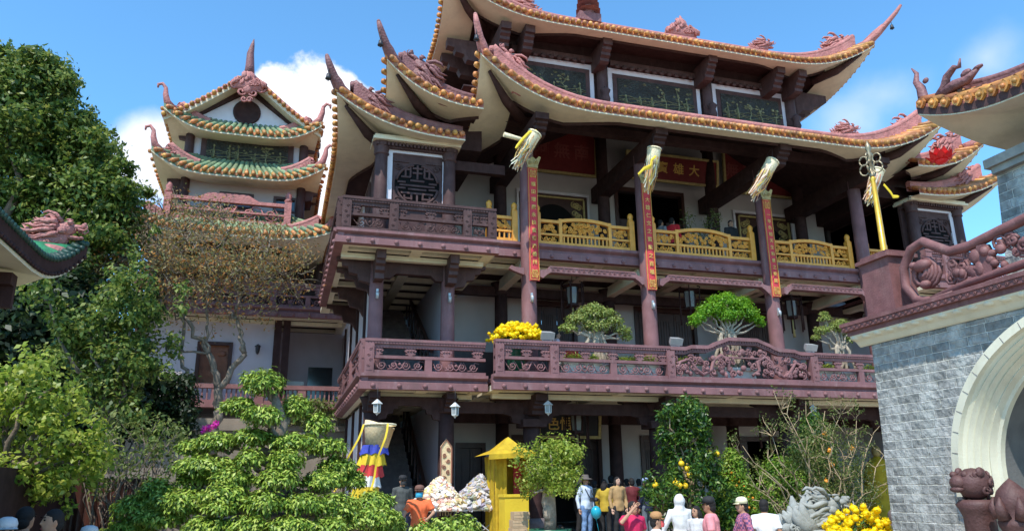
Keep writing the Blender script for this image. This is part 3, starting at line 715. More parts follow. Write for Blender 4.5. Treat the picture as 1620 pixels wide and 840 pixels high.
for a, c in ((2.3,4.05),(20.75,22.5)):
    b = MB(); b.prism([(0,0),(0,.52),(c-a,.52),(c-a,0),(c-a-.25,.0),(c-a-.4,.14),(.4,.14),(.25,0)], (a,19.8,7.1), (1,0,0), (0,0,1), (0,.2,0)); b.build('lintel', M['purple_dark'], T)
    b = MB(); b.prism([(0,0),(0,.35),(c-a,.35),(c-a,0),(c-a-.25,.0),(c-a-.4,.12),(.4,.12),(.25,0)], (a,19.8,3.6), (1,0,0), (0,0,1), (0,.2,0)); b.build('lintel', M['purple_wood'], T)
for y, z in ((19.8, 3.55), (22.72, 3.55), (22.72, 7.55)):
    b = MB(); b.box(4.3, 20.5, y, y+.22, z, z+.3); b.build('gallery_beam', M['purple_wood'], T)
# carved corbel on the wing side (brackets along the side wall)
for y in (20.9, 23.2, 25.5):
    b = MB(); 
    b.prism([(0,0),(-1.0,0),(-1.0,-.1),(-.8,-.12),(-.75,-.3),(-.5,-.34),(-.42,-.55),(-.15,-.6),(0,-.85)], (2.2,y,7.62), (1,0,0), (0,0,1), (0,.2,0)); b.build('bracket', M['purple_dark'], T)
# cloud beams between the big columns
for a, c in ((5.85,6.28),(6.75,10.0),(10.5,14.3),(14.8,18.05),(18.55,19.0)):
    L = c-a; cb = MB(); fr = Frame((a,19.78,7.5),(1,0,0),(0,0,1),(0,-1,0))
    if L < 1:
        s = 1 if a < 10 else -1
        pl = [(0,.06),(.06,.16),(.14,.12),(.43,.1),(.43,-.1),(.3,-.06),(.12,.0)] if s > 0 else [(.45,.06),(.39,.16),(.31,.12),(0,.1),(0,-.1),(.15,-.06),(.33,.0)]
        cb.prism(pl, fr(0,0,0), fr.U, fr.W, fr.N*.16)
    else:
        pl = [(0,-.14),(.08,-.17),(.2,-.06),(.3,0),(L-.3,0),(L-.2,-.06),(L-.08,-.17),(L,-.14),(L,.06),(L-.22,.1),(L-.3,.2),(.3,.2),(.22,.1),(0,.06)]
        cb.prism(pl, fr(0,0,0), fr.U, fr.W, fr.N*.2)
        cb.bar(fr(.3,.17,.205), fr(L-.3,.17,.205), .03, .03); cb.bar(fr(.3,.03,.205), fr(L-.3,.03,.205), .03, .03)
        k = int((L-.6)/.16)
        for i in range(k): spiral(cb, fr, .38+i*.16, .1, .055, 1.3, 1 if i % 2 else -1, i, .013, .205, 1, 8, 4)
    cb.build('cloud_beam', M['purple'], T)
# gilded railing of the top gallery ------------------------------------------------------------------
def gilt_bay(a, b, arch=.09):
    L = b-a; fr = Frame((a,20.12,8.5),(1,0,0),(0,0,1),(0,-1,0)); mb = MB(); cv = MB(); U, W, n = fr.U, fr.W, fr.N
    def bx(m, u0, u1, w0, w1, t=.09, n0=0): m.obox(fr((u0+u1)/2,(w0+w1)/2,n0), U*(u1-u0)/2, n*t/2, W*(w1-w0)/2)
    H = .78
    for u in (0, L):
        p = MB(); uu = .09 if u == 0 else L-.09
        p.obox(fr(uu,.48,0), U*.085, n*.085, W*.48); p.lathe([(.085,.96),(.1,.99),(.07,1.03),(.095,1.1),(.09,1.16),(.05,1.22),(0.001,1.25)], fr(uu,0,0)-V((0,0,0)), 10)
        mb.merge(p)
    i0, i1 = .18, L-.18; q = min(.75, (i1-i0)*.22) if L > 1.4 else 0
    bx(mb, i0, i1, 0, .1, .12); bx(mb, i0, i1, .3, .36)
    if q:
        bx(mb, i0, i0+q, H-.09, H, .12); bx(mb, i1-q, i1, H-.09, H, .12)
        for u in (i0+q, i1-q): bx(mb, u-.05, u+.05, .1, H+.06, .11)
        m0, m1 = i0+q, i1-q; k = 12
        arc = [(m0+(m1-m0)*i/k, H+.04+arch*(1-(2*i/k-1)**2)) for i in range(k+1)]
        mb.prism(arc+[(u, w-.1) for u, w in arc[::-1]], fr(0,0,-.06), U, W, n*.12)
        bx(cv, m0, m1, .36, .385, .05)
        rd = random.Random(int(a*10))
        for i in range(int((m1-m0)*34)):
            u = rd.uniform(m0+.08, m1-.08); lim = np.interp(u, [p[0] for p in arc], [p[1] for p in arc])-.13
            spiral(cv, fr, u, rd.uniform(.43, lim-.03), rd.uniform(.045,.085), 1.4, rd.choice((-1,1)), rd.uniform(0,6), .019, rd.uniform(-.02,.02), 1, 8, 4)
        ns = int((m1-m0)/.125)
        for i in range(ns):
            u = m0+.05+(i+.5)*(m1-m0-.1)/ns; bx(cv, u-.022, u+.022, .1, .3, .05)
        pans = [(i0, i0+q-.05), (i1-q+.05, i1)]
    else:
        bx(mb, i0, i1, H-.09, H, .12); pans = [(i0, i1)]
        ns = int((i1-i0)/.12)
        for i in range(ns): u = i0+(i+.5)*(i1-i0)/ns; bx(cv, u-.02, u+.02, .1, .3, .05)
    rd = random.Random(int(a*7))
    for p0, p1 in pans:
        for i in range(int((p1-p0)*34)):
            spiral(cv, fr, rd.uniform(p0+.07, p1-.07), rd.uniform(.43,.64), rd.uniform(.05,.08), 1.4, rd.choice((-1,1)), rd.uniform(0,6), .015, rd.uniform(-.02,.02), 1, 9, 5)
        if q: scroll_band(cv, fr, p0+.03, p1-.03, .1, .3, .016)
        bx(cv, p0, p1, .1, .115, .06)
    o = mb.build('gilt_railing', M['gold_paint'], T); cv.build('carving', M['gold_paint'], o)
gilt_bay(5.3, 6.25); gilt_bay(6.78, 10.0); gilt_bay(10.55, 14.25, .13); gilt_bay(14.82, 18.02); gilt_bay(18.55, 19.5)

# pavilion rooms on the wings, with the round longevity medallion -----------------------------------------
def medallion(xc, z, y, w=1.0, h=1.28):
    pn = MB(); pn.box(xc-w, xc+w, y-.03, y+.02, z-h, z+h); o = pn.build('medallion_panel', M['purple_dark'], T)
    f = MB()
    for (a, b, c, d) in ((-w-.16,-w,-h,h),(w,w+.16,-h,h),(-w-.16,w+.16,h,h+.17)): f.box(xc+a, xc+b, y-.08, y+.02, z+c, z+d)
    f.build('panel_frame', M['white_trim'], o)
    bk = MB(); bk.lathe([(.64,0),(.64,-.012)], (xc,y-.03,z-.1), 40, 'y'); bk.build('medallion_ground', M['black_skin'], o)
    fr = Frame((xc,y-.05,z-.1),(1,0,0),(0,0,1),(0,-1,0)); m = MB(); t = .052
    def hb(u0, u1, w): m.obox(fr((u0+u1)/2,w,0), fr.U*(u1-u0)/2, fr.N*.025, fr.W*t/2)
    def vb(u, w0, w1): m.obox(fr(u,(w0+w1)/2,0), fr.U*t/2, fr.N*.0262, fr.W*(w1-w0)/2)
    for k in range(4):
        a0 = math.pi/2*k+.18; a1 = a0+math.pi/2-.36; ps = [fr(.6*math.cos(a0+(a1-a0)*i/12), .6*math.sin(a0+(a1-a0)*i/12), 0) for i in range(13)]; m.tube(ps, .04, 6)
    vb(0,-.58,-.3); vb(0,.16,.6); hb(-.14,.14,.5); hb(-.14,.14,.36)
    for s in (-1, 1):
        hb(min(s*.2,s*.36), max(s*.2,s*.36), .45); vb(s*.2,.22,.52); vb(s*.34,.22,.45); hb(min(s*.2,s*.46), max(s*.2,s*.46), .22)
        hb(min(s*.33,s*.56), max(s*.33,s*.56), .06); hb(min(s*.33,s*.56), max(s*.33,s*.56), -.12)
        vb(s*.16,-.46,-.24); hb(min(s*.16,s*.36), max(s*.16,s*.36), -.42); vb(s*.36,-.42,-.32)
    hb(-.2,.2,.12); hb(-.5,.5,-.03); hb(-.26,.26,-.14); hb(-.46,.46,-.26)
    for sx in (-1, 1):
        for sz in (-1, 1):
            spiral(m, fr, sx*.55, sz*.52+.02, .12, 1.4, sx*sz, 0, .02)
            m.bar(fr(sx*.72,sz*.2), fr(sx*.72,sz*.68), .03, .03, (0,1,0)); m.bar(fr(sx*.25,sz*.68), fr(sx*.72,sz*.68), .03, .03)
    m.build('medallion', M['purple_dark'], o)
for s, xw in ((1, 2.2), (-1, 22.6)):
    xc = xw+s*.975
    pw = MB(); pw.box(xc-.98, xc+.98, 20.0, 20.2, 8.02, 11.25); pw.box(xc-.2+s*.0, xc-.19, 20.2, 20.21, 8.1, 8.2)
    a, b = sorted((xw+s*.98*2-s*.02, xw+s*2.15)); pw.box(a, b, 20.21, 24, 8.02, 11.25)
    pw.build('pavilion_wall', M['purple_dark'], T)
    medallion(xc+s*.06, 10.0, 19.97, .72, .82)
    cr = MB(); cr.box(xc-1.25, xc+1.25, 19.55, 20.4, 11.05, 11.13); cr.box(xc-1.2, xc+1.2, 19.62, 20.4, 11.13, 11.22); cr.build('cornice', M['beige'], T)
    dc = MB()
    for i in range(22): dc.box(xc-1.15+i*.105, xc-1.09+i*.105, 19.66, 19.76, 10.93, 11.04)
    dc.box(xc-1.15, xc+1.15, 19.76, 20.3, 10.9, 11.045); dc.build('dentils', M['purple_dark'], T)
    sp = MB(); x = xw-s*.02
    for y in (20.6, 22.4): 
        sp.box(min(x,x-s*.04), max(x,x-s*.04), y, y+1.3, 8.4, 10.9)
    sp.build('side_panel', M['purple_dark'], T)

# roofs ------------------------------------------------------------------------------------------------
# wing roofs (front strips on both sides plus the sides)
for s in (1, -1):
    f = (lambda x: x) if s > 0 else (lambda x: 2*XC-x)
    # lowest wing roof
    ex, cx = f(4.45), f(1.05)
    sd = [dict(p0=(ex,19.15), p1=(cx,19.15), n=(0,1), c0=False, c1=True), dict(p0=(cx,19.15), p1=(cx,33), n=(s,0), c0=True, c1=False)]
    ro, P = make_roof(T, 'wing_roof', sd, 11.08, .85, 3.6, 3.0, None, horns=[((cx-s*.2,18.95,11.98), (-s,-1))],
        dragons=[((cx+s*.72,19.5,11.72), 0 if s < 0 else math.pi, .82, -.5)], bandmat='rose_dark' if s > 0 else 'rose', horn_up=.66, horn_out=.5, out=.22)
    # middle roof
    ex, cx = f(4.85), f(2.28)
    sd = [dict(p0=(ex,18.62), p1=(cx,18.62), n=(0,1), c0=False, c1=True), dict(p0=(cx,18.62), p1=(cx,33), n=(s,0), c0=True, c1=False)]
    ro, P = make_roof(T, 'middle_roof', sd, 11.85, 1.0, 2.9, 2.6, None, horns=[((cx-s*.12,18.45,12.86), (-s,-1))],
        dragons=[((cx+s*.72,18.95,12.5), 0 if s < 0 else math.pi, .95, -.62)], bandmat='rose_dark' if s > 0 else 'rose', horn_up=.72, horn_out=.55, out=.2)
    k = MB(); x0, x1 = sorted((f(2.6), f(5.2))); k.box(x0, x1, 20.2, 30, 11.3, 12.6); k.build('attic_wall', M['purple_wood'], T)
# porch roof
sd = [dict(p0=(4.8,17.95), p1=(20.0,17.95), n=(0,1), c0=True, c1=True), dict(p0=(4.8,17.95), p1=(4.8,30), n=(1,0), c0=True, c1=False), dict(p0=(20.0,17.95), p1=(20.0,30), n=(-1,0), c0=True, c1=False)]
make_roof(T, 'porch_roof', sd, 11.83, 1.15, 3.9, 4.4, None, horns=[((4.62,17.8,12.98), (-1,-1)), ((20.2,17.8,12.98), (1,-1))],
    dragons=[((5.4,18.4,12.95), math.pi, .8, -.75), ((19.55,18.4,12.72), 0, .85, -.35), ((16.95,18.4,12.38), 0, .62)], crests=[((6.05,18.45,12.4), 0, .62), ((17.6,18.6,12.4), 0, .5)], horn_up=.9, horn_out=.42, inner_up=.72)
# upper storey
def landscape(mb, fr, w, h, sd):
    """carved scene: trees, robed figures, clouds and wavy ground lines in low relief"""
    rr = random.Random(sd)
    for i in range(int(w*2.2)):
        u = w*(i+.5)/int(w*2.2)+rr.uniform(-.1,.1); k = rr.random(); hh = h*rr.uniform(.45,.85)
        if k < .45:
            ps = wob0(fr, u, hh, rr); mb.tube(ps, [.03,.026,.022,.018,.012], 5)
            for j in range(7):
                p = rr.choice(ps[2:]); q = p+fr.U*rr.uniform(-.25,.25)+fr.W*rr.uniform(-.02,.2); mb.tube([p, (p+q)/2+fr.W*.04, q], [.014,.012,.006], 4); mb.ball(q, (.07*rr.uniform(.5,1.2),.02,.04), 6, 4)
        else:
            mb.tube([fr(u,.03), fr(u+.02,hh*.35), fr(u,hh*.6), fr(u,hh*.68)], [.1,.075,.05,.03], 6, flat=.4); mb.ball(fr(u,hh*.76), (.045,.03,.055), 7, 5); mb.tube([fr(u-.02,hh*.55), fr(u-.13,hh*.45), fr(u-.08,hh*.3)], .02, 5)
            for j in range(3): mb.tube([fr(u-.06+.05*j,.05), fr(u-.03+.03*j,hh*.5)], .012, 4)
    for i in range(4):
        y = .05+.1*i; mb.tube([fr(w*j/14, y+.035*math.sin(j*1.7+i*2+sd)) for j in range(15)], .014, 4)
    for i in range(int(w*5)): spiral(mb, fr, rr.uniform(.1,w-.1), rr.uniform(h*.2,h-.1), rr.uniform(.05,.1), 1.3, rr.choice((-1,1)), rr.uniform(0,6), .012, 0, .6, 8, 4)
def wob0(fr, u, h, rr): return [fr(u+rr.uniform(-.07,.07)*(j > 0), h*j/4) for j in range(5)]
uw = MB(); uw.box(6.2, 18.5, 22.4, 30, 14.0, 17.6); uw.build('upper_wall', M['purple_wood'], T)
tb = MB()
UP = [(6.9,9.72),(10.62,14.0),(14.86,17.7)]
for a, b in UP:
    p = MB(); p.box(a, b, 22.3, 22.38, 14.7, 15.98); o = p.build('relief_panel', M['purple_dark'], T)
    q = MB(); q.box(a+.17, b-.17, 22.27, 22.3, 14.75, 15.8); q.build('relief', M['relief'], o)
    rv = MB(); fr = Frame((a+.17,22.26,14.75),(1,0,0),(0,0,1),(0,-1,0)); landscape(rv, fr, b-a-.34, 1.05, int(a*10)); rv.build('relief_figures', M['relief_gilt'], o)
    w = MB(); w.box(a-.17, b+.17, 22.33, 22.42, 15.98, 16.2); w.box(a-.17, a, 22.33, 22.42, 14.6, 15.98); w.box(b, b+.17, 22.33, 22.42, 14.6, 15.98); w.build('panel_frame', M['white_trim'], o)
for a, b in UP: 
    tb.box(a-.1, b+.1, 22.2, 22.4, 16.25, 16.45)
    for i in range(int((b-a)/.3)): tb.ball((a+.15+i*.3, 22.2, 16.22), (.12,.05,.09), 6, 4)
tb.build('frieze', M['purple_dark'], T)
for x in (6.5, 10.17, 14.43, 18.05):
    c = MB(); c.lathe([(.2,14.3),(.19,16.6)], (x,22.25,0), 14); c.lathe([(.12,14.55),(.17,14.7),(.12,14.9),(.19,15.05),(.05,15.2)], (x,22.0,0), 10); c.build('column', M['purple_dark'], T)
for x in (6.31, 7.15, 9.98, 14.12, 16.99, 17.94):
    c = MB(); bracket(c, x, 21.15, 22.5, 16.62, .75, .34, 4); c.build('bracket', M['purple_dark'], T)
for x, sg in ((6.2, -1), (18.5, 1)):
    for y in (22.6, 23.6):
        c = MB(); poly = [(0,0),(1.6,0),(1.6,-.3),(1.35,-.34),(1.3,-.5),(1.0,-.55),(.9,-.75),(.4,-.8),(0,-1.2)]
        c.prism([(u*sg, w) for u, w in poly], (x,y,16.6), (1,0,0), (0,0,1), (0,.3,0)); c.build('bracket', M['purple_dark'], T)
for x in COLX:
    c = MB(); bracket(c, x, 18.35, 23.4, 11.85, .55, .4, 4); c.build('bracket', M['purple_wood'], T)
c = MB(); c.box(4.9, 19.9, 19.75, 20.05, 12.16, 12.4); c.box(4.9, 19.9, 22.7, 23.0, 14.0, 14.24)
for y in (20.1,): c.box(4.2, 5.9, 20.15, 20.35, 10.6, 10.9); 
c.build('porch_beam', M['purple_wood'], T)
# top roof
X0, X1 = 4.35, 20.5
sd = [dict(p0=(X0,20.75), p1=(X1,20.75), n=(0,1), c0=True, c1=True), dict(p0=(X0,20.75), p1=(X0,32), n=(1,0), c0=True, c1=False), dict(p0=(X1,20.75), p1=(X1,32), n=(-1,0), c0=True, c1=False)]
ro, P = make_roof(T, 'top_roof', sd, 16.55, 1.15, 4.2, 4.6, None, horns=[((X0-.2,20.55,17.75), (-1,-1)), ((X1+.2,20.55,17.75), (1,-1))], horn_up=1.12, horn_out=1.25, inner_up=.3,
    dragons=[((19.75,21.2,17.5), 0, .98, -.32), ((16.3,21.2,17.15), 0, .62), ((6.95,21.2,17.12), math.pi, .66), ((5.1,21.2,17.5), math.pi, .95, -.32)], crests=[((12.95,21.25,17.28), 0, .95)])
pg = MB(); x, y, z = 9.3, 21.2, 17.3
pg.box(x-.4, x+.4, y-.2, y+.2, z-.2, z+.12)
for i in range(5):
    r = .26-.02*i; zz = z+.12+i*.24
    pg.lathe([(r*.8,zz),(r*.8,zz+.1),(r*1.75,zz+.13),(r*1.5,zz+.17),(r*.7,zz+.24)], (x,y,0), 8, smooth=False)
pg.lathe([(.1,z+1.3),(.12,z+1.4),(.03,z+1.55),(.0,z+1.8)], (x,y,0), 8); pg.build('roof_pagoda', M['rose_dark'], ro)
# ceiling of the top gallery
c = MB(); c.box(4.95, 19.85, 21.6, WY, 14.25, 14.3); c.build('porch_ceiling', M['purple_wood'], T)
# arched niches beside the hall door
for a, b in ((7.35,9.89),(15.9,18.35)):
    f = MB(); z1 = 11.52
    for (p, q, r, s_) in ((a-.08,a,8.5,z1),(b,b+.08,8.5,z1),(a-.08,b+.08,z1,z1+.1)): f.box(p, q, WY-.1, WY-.02, r, s_)
    o = f.build('niche_surround', M['white_trim'], T)
    g = MB(); g.box(a, b, WY-.05, WY-.01, 8.52, z1-.002)
    g.build('niche_panel', M['brown_door'], o)
    xc = (a+b)/2; rx = (b-a)/2-.42; ar = MB(); k = 20
    pts = [(rx*math.cos(math.pi*i/k), 10.2+.95*math.sin(math.pi*i/k)) for i in range(k+1)]
    ar.prism([(rx,8.53)]+pts+[(-rx,8.53)], (xc,WY-.07,0), (1,0,0), (0,0,1), (0,.02,0)); ar.build('niche', M['black_skin'], o)
    cv = MB(); fr = Frame((xc,WY-.07,0),(1,0,0),(0,0,1),(0,-1,0))
    for s in (-1, 1):
        for q in range(9): spiral(cv, fr, s*(rx+.1-.09*(q % 3)), 10.45+.32*(q//3)+.05*(q % 3), .13, 1.4, s, q, .026)
        cv.bar(fr(s*(rx+.28),8.6,.02), fr(s*(rx+.28),z1-.15,.02), .06, .06, (0,1,0))
    cv.bar(fr(-rx-.28,z1-.12,.02), fr(rx+.28,z1-.12,.02), .06, .06)
    cv.build('niche_carving', M['gold_dull'], o)
# column spotlights
for x, z in [(x, 6.75) for x in COLX]+[(2.2,6.6),(4.15,6.6)]:
    s = MB(); r = .21; s.box(x-.03, x+.03, 19.9-r-.06, 19.9-r+.02, z-.1, z+.14); s.lathe([(.035,-.14),(.05,.02),(.02,.06)], (x,19.9-r-.1,z), 8); s.build('spotlight', M['metal_grey'], T)
# ------------------------------------------------------------------ annex with the tower behind the left side
AX = -2.05
A = empty('tower_annex', (AX, 31, GZ), 'pale side building with a green tiled gable tower, behind the thorny bare tree', 'tower building')
w = MB(); wall_open(w, -5.2, -.42, 4.6, 7.8, 29.5, .3, [(-3.12,-1.9,5.4,6.92)]); w.box(-5.2, -5.0, 29.8, 38, 4.6, 7.8); w.build('wall', M['wall_lav'], A)
w = MB(); w.box(-.4, 2.3, 31.6, 31.8, 4.6, 7.8); w.box(-.6, -.42, 29.81, 31.8, 4.6, 7.8); w.build('porch_wall', M['wall_lav'], A)
d = MB(); 
for a, b, c, e in ((-3.12,-3.0,5.4,6.92),(-2.02,-1.9,5.4,6.92),(-3.0,-2.02,6.8,6.92)): d.box(a, b, 29.44, 29.7, c, e)
o = d.build('door', M['brown_door'], A)
d = MB(); d.box(-3.0, -2.02, 29.6, 29.65, 5.4, 6.8)
d.build('door_leaf', M['door_light'], o)
d = MB(); fr = Frame((-3.0,29.6,5.4),(1,0,0),(0,0,1),(0,-1,0))
for u in (.03, .52): 
    d.obox(fr(u+.22,.75,.005), (.2,0,0), (0,.01,0), (0,0,.6)); 
    d.ball(fr(u+.22,1.1,.015), (.16,.03,.11), 10, 6)
    for i in range(6): d.box(-3.0+u+.08+i*.05, -3.0+u+.105+i*.05, 29.57, 29.6, 5.6, 6.25)
d.build('door_panels', M['door_light'], o)
for x in (-4.1, -1.02):
    l = MB(); z = 6.75; l.bar((x,29.5,z+.12),(x,29.36,z+.12),.03,.03); l.lathe([(.03,.1),(.11,.05),(.12,.02),(.07,0),(.085,-.02),(.06,-.2),(.02,-.26)], (x,29.33,z), 8); l.build('wall_lamp', M['iron'], A)
for x in (-5.1, -.35, -.03):
    p = MB(); p.box(x-.13, x+.13, 29.3+.01*x, 29.5, 4.6, 7.8); p.build('pilaster', M['purple_wood'], A)
wi = MB(); wi.box(.9, 1.85, 31.5, 31.6, 5.0, 6.4); wi.build('window', M['glass_dark'], A)
sh = MB(); sh.box(.0,.75, 31.0, 31.3, 4.6, 5.75); sh.build('shelf', M['metal_grey'], A)
# gallery at the upper level and terrace rail at the lower one
f = fascia('gallery', -5.4, 2.2, 28.5, 7.78, 8.14); f.box(-5.3, 2.2, 28.65, 34, 7.95, 8.12); g = f.build('gallery', M['purple'], A)
rb, bd = coffer(-5.3, 2.15, 28.55, 31.6, 7.79, 3, 2); rb.build('soffit_ribs', M['beige'], g); bd.build('soffit_boards', M['purple_wood'], g)
balustrade(g, (-5.3,28.62), (2.1,28.62), 8.14, 9.06, [.115, 2.2, 4.7, 7.2], (M['purple'],), N=(0,-1,0))
f = MB(); f.box(-5.4, 2.2, 28.4, 34, 4.45, 4.62); tf = f.build('terrace', M['purple'], A)
r = MB(); r.box(-5.4, 2.15, 28.5, 28.72, 5.12, 5.27); r.box(-5.4, 2.15, 28.55, 28.66, 4.62, 4.72)
for x in np.arange(-5.3, 2.2, 1.45): r.box(x, x+.28, 28.52, 28.7, 4.62, 5.12)
for x in np.arange(-5.3, 2.1, .16): r.box(x+.0, x+.05, 28.58, 28.64, 4.72, 5.12)
r.build('terrace_rail', M['purple'], A)
b = MB(); b.box(-7.5, 2.19, 27.6, 34, GZ, 4.0); b.box(-7.5, 2.2, 27.45, 27.6, 3.6, 3.78); b.build('retaining_wall', M['stain_wall'], A)
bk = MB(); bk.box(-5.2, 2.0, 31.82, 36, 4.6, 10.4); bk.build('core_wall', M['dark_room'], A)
# level between gallery and green roof: dark opening with columns
for x in (-4.9, -2.9, -.9, 1.1):
    c = MB(); c.lathe([(.2,8.14),(.18,10.2)], (x,29.6,0), 12); c.build('column', M['purple_dark'], A)
bk = MB(); bk.box(-5.0, 2.15, 30.4, 30.5, 8.14, 12.2); bk.build('wall', M['purple_dark'], A)
# tower walls
w = MB(); wall_open(w, -3.95, .15, 10.4, 12.75, 28.0, .25, [(-2.75,-1.55,11.62,12.22),(-.85,.02,11.62,12.22)]); w.box(-3.95, -3.7, 28.25, 34, 10.4, 12.75); w.box(-.1, .15, 28.25, 34, 10.4, 12.75); w.build('tower_wall', M['wall_pale'], A)
for a, b_ in ((-2.75,-1.55),(-.85,.02)):
    f = MB()
    for (p, q, r_, s_) in ((a,a+.1,11.62,12.22),(b_-.1,b_,11.62,12.22),(a+.1,b_-.1,11.62,11.7),(a+.1,b_-.1,12.12,12.22)): f.box(p, q, 27.93, 28.1, r_, s_)
    o = f.build('window', M['brown_door'], A); g = MB(); g.box(a+.1, b_-.1, 28.05, 28.08, 11.7, 12.12); g.build('pane', M['glass_dark'], o)
fl = MB(); fl.box(-2.3, -.95, 27.86, 27.95, 12.56, 12.62); fl.build('tube_light', M['fluor'], A)
w = MB(); w.box(-3.95, .12, 28.0, 34, 13.1, 14.6); w.build('tower_wall', M['wall_lav'], A)
p = MB(); p.box(-3.55, -.25, 27.9, 27.99, 13.3, 14.5); o = p.build('relief_panel', M['purple_dark'], A)
q = MB(); q.box(-3.35, -.45, 27.86, 27.9, 13.42, 14.38); q.build('relief', M['relief'], o); q = MB(); landscape(q, Frame((-3.35,27.85,13.42),(1,0,0),(0,0,1),(0,-1,0)), 2.9, .95, 5); q.build('relief_figures', M['relief_gilt'], o)
for x in (-3.95, .12):
    for z0, z1 in ((10.4,12.6),(13.0,14.6)):
        c = MB(); c.lathe([(.17,z0),(.16,z1)], (x,27.95,0), 12); s = -1 if x < -2 else 1
        for y in (28.0, 28.9): c.prism([(u*s, ww) for u, ww in [(0,0),(.62,0),(.62,-.15),(.45,-.2),(.4,-.4),(.15,-.45),(0,-.8)]], (x,y,z1), (1,0,0), (0,0,1), (0,.2,0))
        c.build('column', M['purple_dark'], A)
# tower parapet
r = MB()
r.box(-4.4, -.3, 27.2, 27.4, 11.55, 11.67); r.box(-4.4, -.3, 27.24, 27.36, 11.2, 11.27); r.box(-4.4, -.3, 27.22, 27.38, 10.85, 10.95)
r.prism([(0,0),(.4,.22),(1.7,.22),(2.1,0)], (-3.4,27.22,11.67), (1,0,0), (0,0,1), (0,.16,0))
for x in (-4.35, -.3):
    r.box(x-.12, x+.12, 27.18, 27.42, 10.85, 11.75); r.lathe([(.1,11.75),(.15,11.82),(.09,11.9),(.13,12.0),(.08,12.12),(0,12.2)], (x,27.3,0), 10)
fr = Frame((-4.2,27.3,10.95),(1,0,0),(0,0,1),(0,-1,0)); scroll_band(r, fr, 0, 3.7, 0, .6, .03)
r.build('parapet', M['rose'], A)
# roofs
def ring(x0, x1, y0, y1, back=True): return [dict(p0=(x0,y0), p1=(x1,y0), n=(0,1), c0=True, c1=True), dict(p0=(x0,y0), p1=(x0,y1), n=(1,0), c0=True, c1=False), dict(p0=(x1,y0), p1=(x1,y1), n=(-1,0), c0=True, c1=False)]
def tower_roof(name, x0, x1, y0, ze, lift, depth, hu, dz):
    ro, P = make_roof(A, name, ring(x0, x1, y0, 34), ze, lift, 2.0, depth, None, horns=[], dragons=[((x0+.25,y0+.35,ze+lift+dz-.25), math.pi*.75, .42), ((x1-.25,y0+.35,ze+lift+dz-.25), .3, .42)],
        slope=.8, ribs=.25, bandmat='rose', topmat='tile_green', ribmat='tile_green', out=.2, tile_sp=.25, bandk=.3, elen=.16, soffw=1.0)
    for sx, x in ((-1, x0), (1, x1)):      # curled finial
        h = MB(); c = V((x+sx*.12, y0-.1, ze+lift)); 
        h.tube([c+V((-sx*.3,.2,.05)), c+V((0,0,.3)), c+V((sx*.08,0,.6)), c+V((sx*.1,0,.85)), c+V((sx*.22,0,1.0)), c+V((sx*.36,0,.95)), c+V((sx*.36,0,.82))], [.14,.13,.1,.07,.06,.055,.03], 7)
        h.build('horn', M['rose'], ro)
    return ro
t1 = tower_roof('lower_tower_roof', -5.25, 1.1, 26.7, 10.15, .35, 1.6, .8, .3)
t2 = tower_roof('middle_tower_roof', -4.8, .7, 27.0, 12.45, .6, 1.3, .8, .35)
t3 = tower_roof('top_tower_roof', -4.6, .5, 27.1, 14.15, .65, 1.2, .8, .35)
# gable facing the court
gx, gy, gz0, gz1 = AX, 27.75, 14.75, 16.35
g = MB(); g.prism([(-2.0,0),(2.0,0),(0,gz1-gz0)], (gx,gy,gz0), (1,0,0), (0,0,1), (0,.2,0)); gb = g.build('gable_wall', M['white_trim'], A)
g = MB(); g.lathe([(.5,0),(.5,-.05),(.42,-.06),(.4,-.03)], (gx,gy-.0,gz0+.66), 28, 'y'); g.build('gable_disc', M['purple_wood'], gb)
g = MB(); g.box(gx-2.1, gx+2.1, gy-.08, gy-.005, gz0-.02, gz0+.12)
for s in (-1, 1): g.bar((gx+s*2.15,gy-.06,gz0+.02), (gx,gy-.06,gz1+.02), .1, .2)
g.build('gable_trim', M['purple_wood'], gb)
rt_, et, sf, rdg = MB(), MB(), MB(), MB()
for s in (-1, 1):
    prof = [(2.75,14.62),(2.2,14.9),(1.5,15.42),(.8,16.0),(0,16.68)]
    rt_.grid([[(gx+s*a, y, z) for a, z in prof] for y in (27.15, 27.2, 33)], flip=s > 0)
    sf.grid([[(gx+s*a, y, z-.16) for a, z in prof] for y in (27.15, 28.2)], flip=s < 0)
    sf.grid([[(gx+s*a, 27.15, z-q) for a, z in prof] for q in (0, .16)])
    # verge tiles run down the gable edge
    L = [V((gx+s*a, 27.15, z)) for a, z in prof]; acc = []
    for a, b_ in zip(L[:-1], L[1:]):
        k = int((b_-a).length/.2)
        acc += [a+(b_-a)*(i/k) for i in range(k)]
    for p in acc: et.tube([p+V((0,-.12,.03)), p+V((0,.35,.06))], [.085,.08], 7); et.ball(p+V((0,-.12,.03)), .088, 6, 4)
    rdg.tube([V((gx+s*a, 27.45, z+.18)) for a, z in prof]+[V((gx, 27.45, 16.86))], [.12]*6, 7)
    for y in np.arange(27.9, 32.8, .28): et.tube([(gx+s*a, y, z+.03) for a, z in prof], .07, 6)
rdg.tube([(gx,27.2,16.82),(gx,33,16.82)], .16, 8)
ro = rt_.build('gable_roof', M['tile_rust'], A); et.build('verge_tiles', M['tile_gold'], ro); sf.build('soffit', M['beige'], ro); rdg.build('ridge', M['rose'], ro)
place_mesh('ridge_crest', shared('crest_rose', crest, M['rose']), ro, (gx,27.0,16.05), 0, .95)
f = MB(); fr = Frame((gx,26.98,15.75),(1,0,0),(0,0,1),(0,-1,0))
for s in (-1, 1): 
    spiral(f, fr, s*.2, .12, .2, 1.4, s, 1.5, .045); spiral(f, fr, s*.45, .35, .2, 1.4, -s, 0, .05); spiral(f, fr, s*.1, -.18, .12, 1.2, s, 0, .04)
f.ball(fr(0,.3), (.22,.12,.26), 8, 6); f.build('gable_pendant', M['rose'], ro)
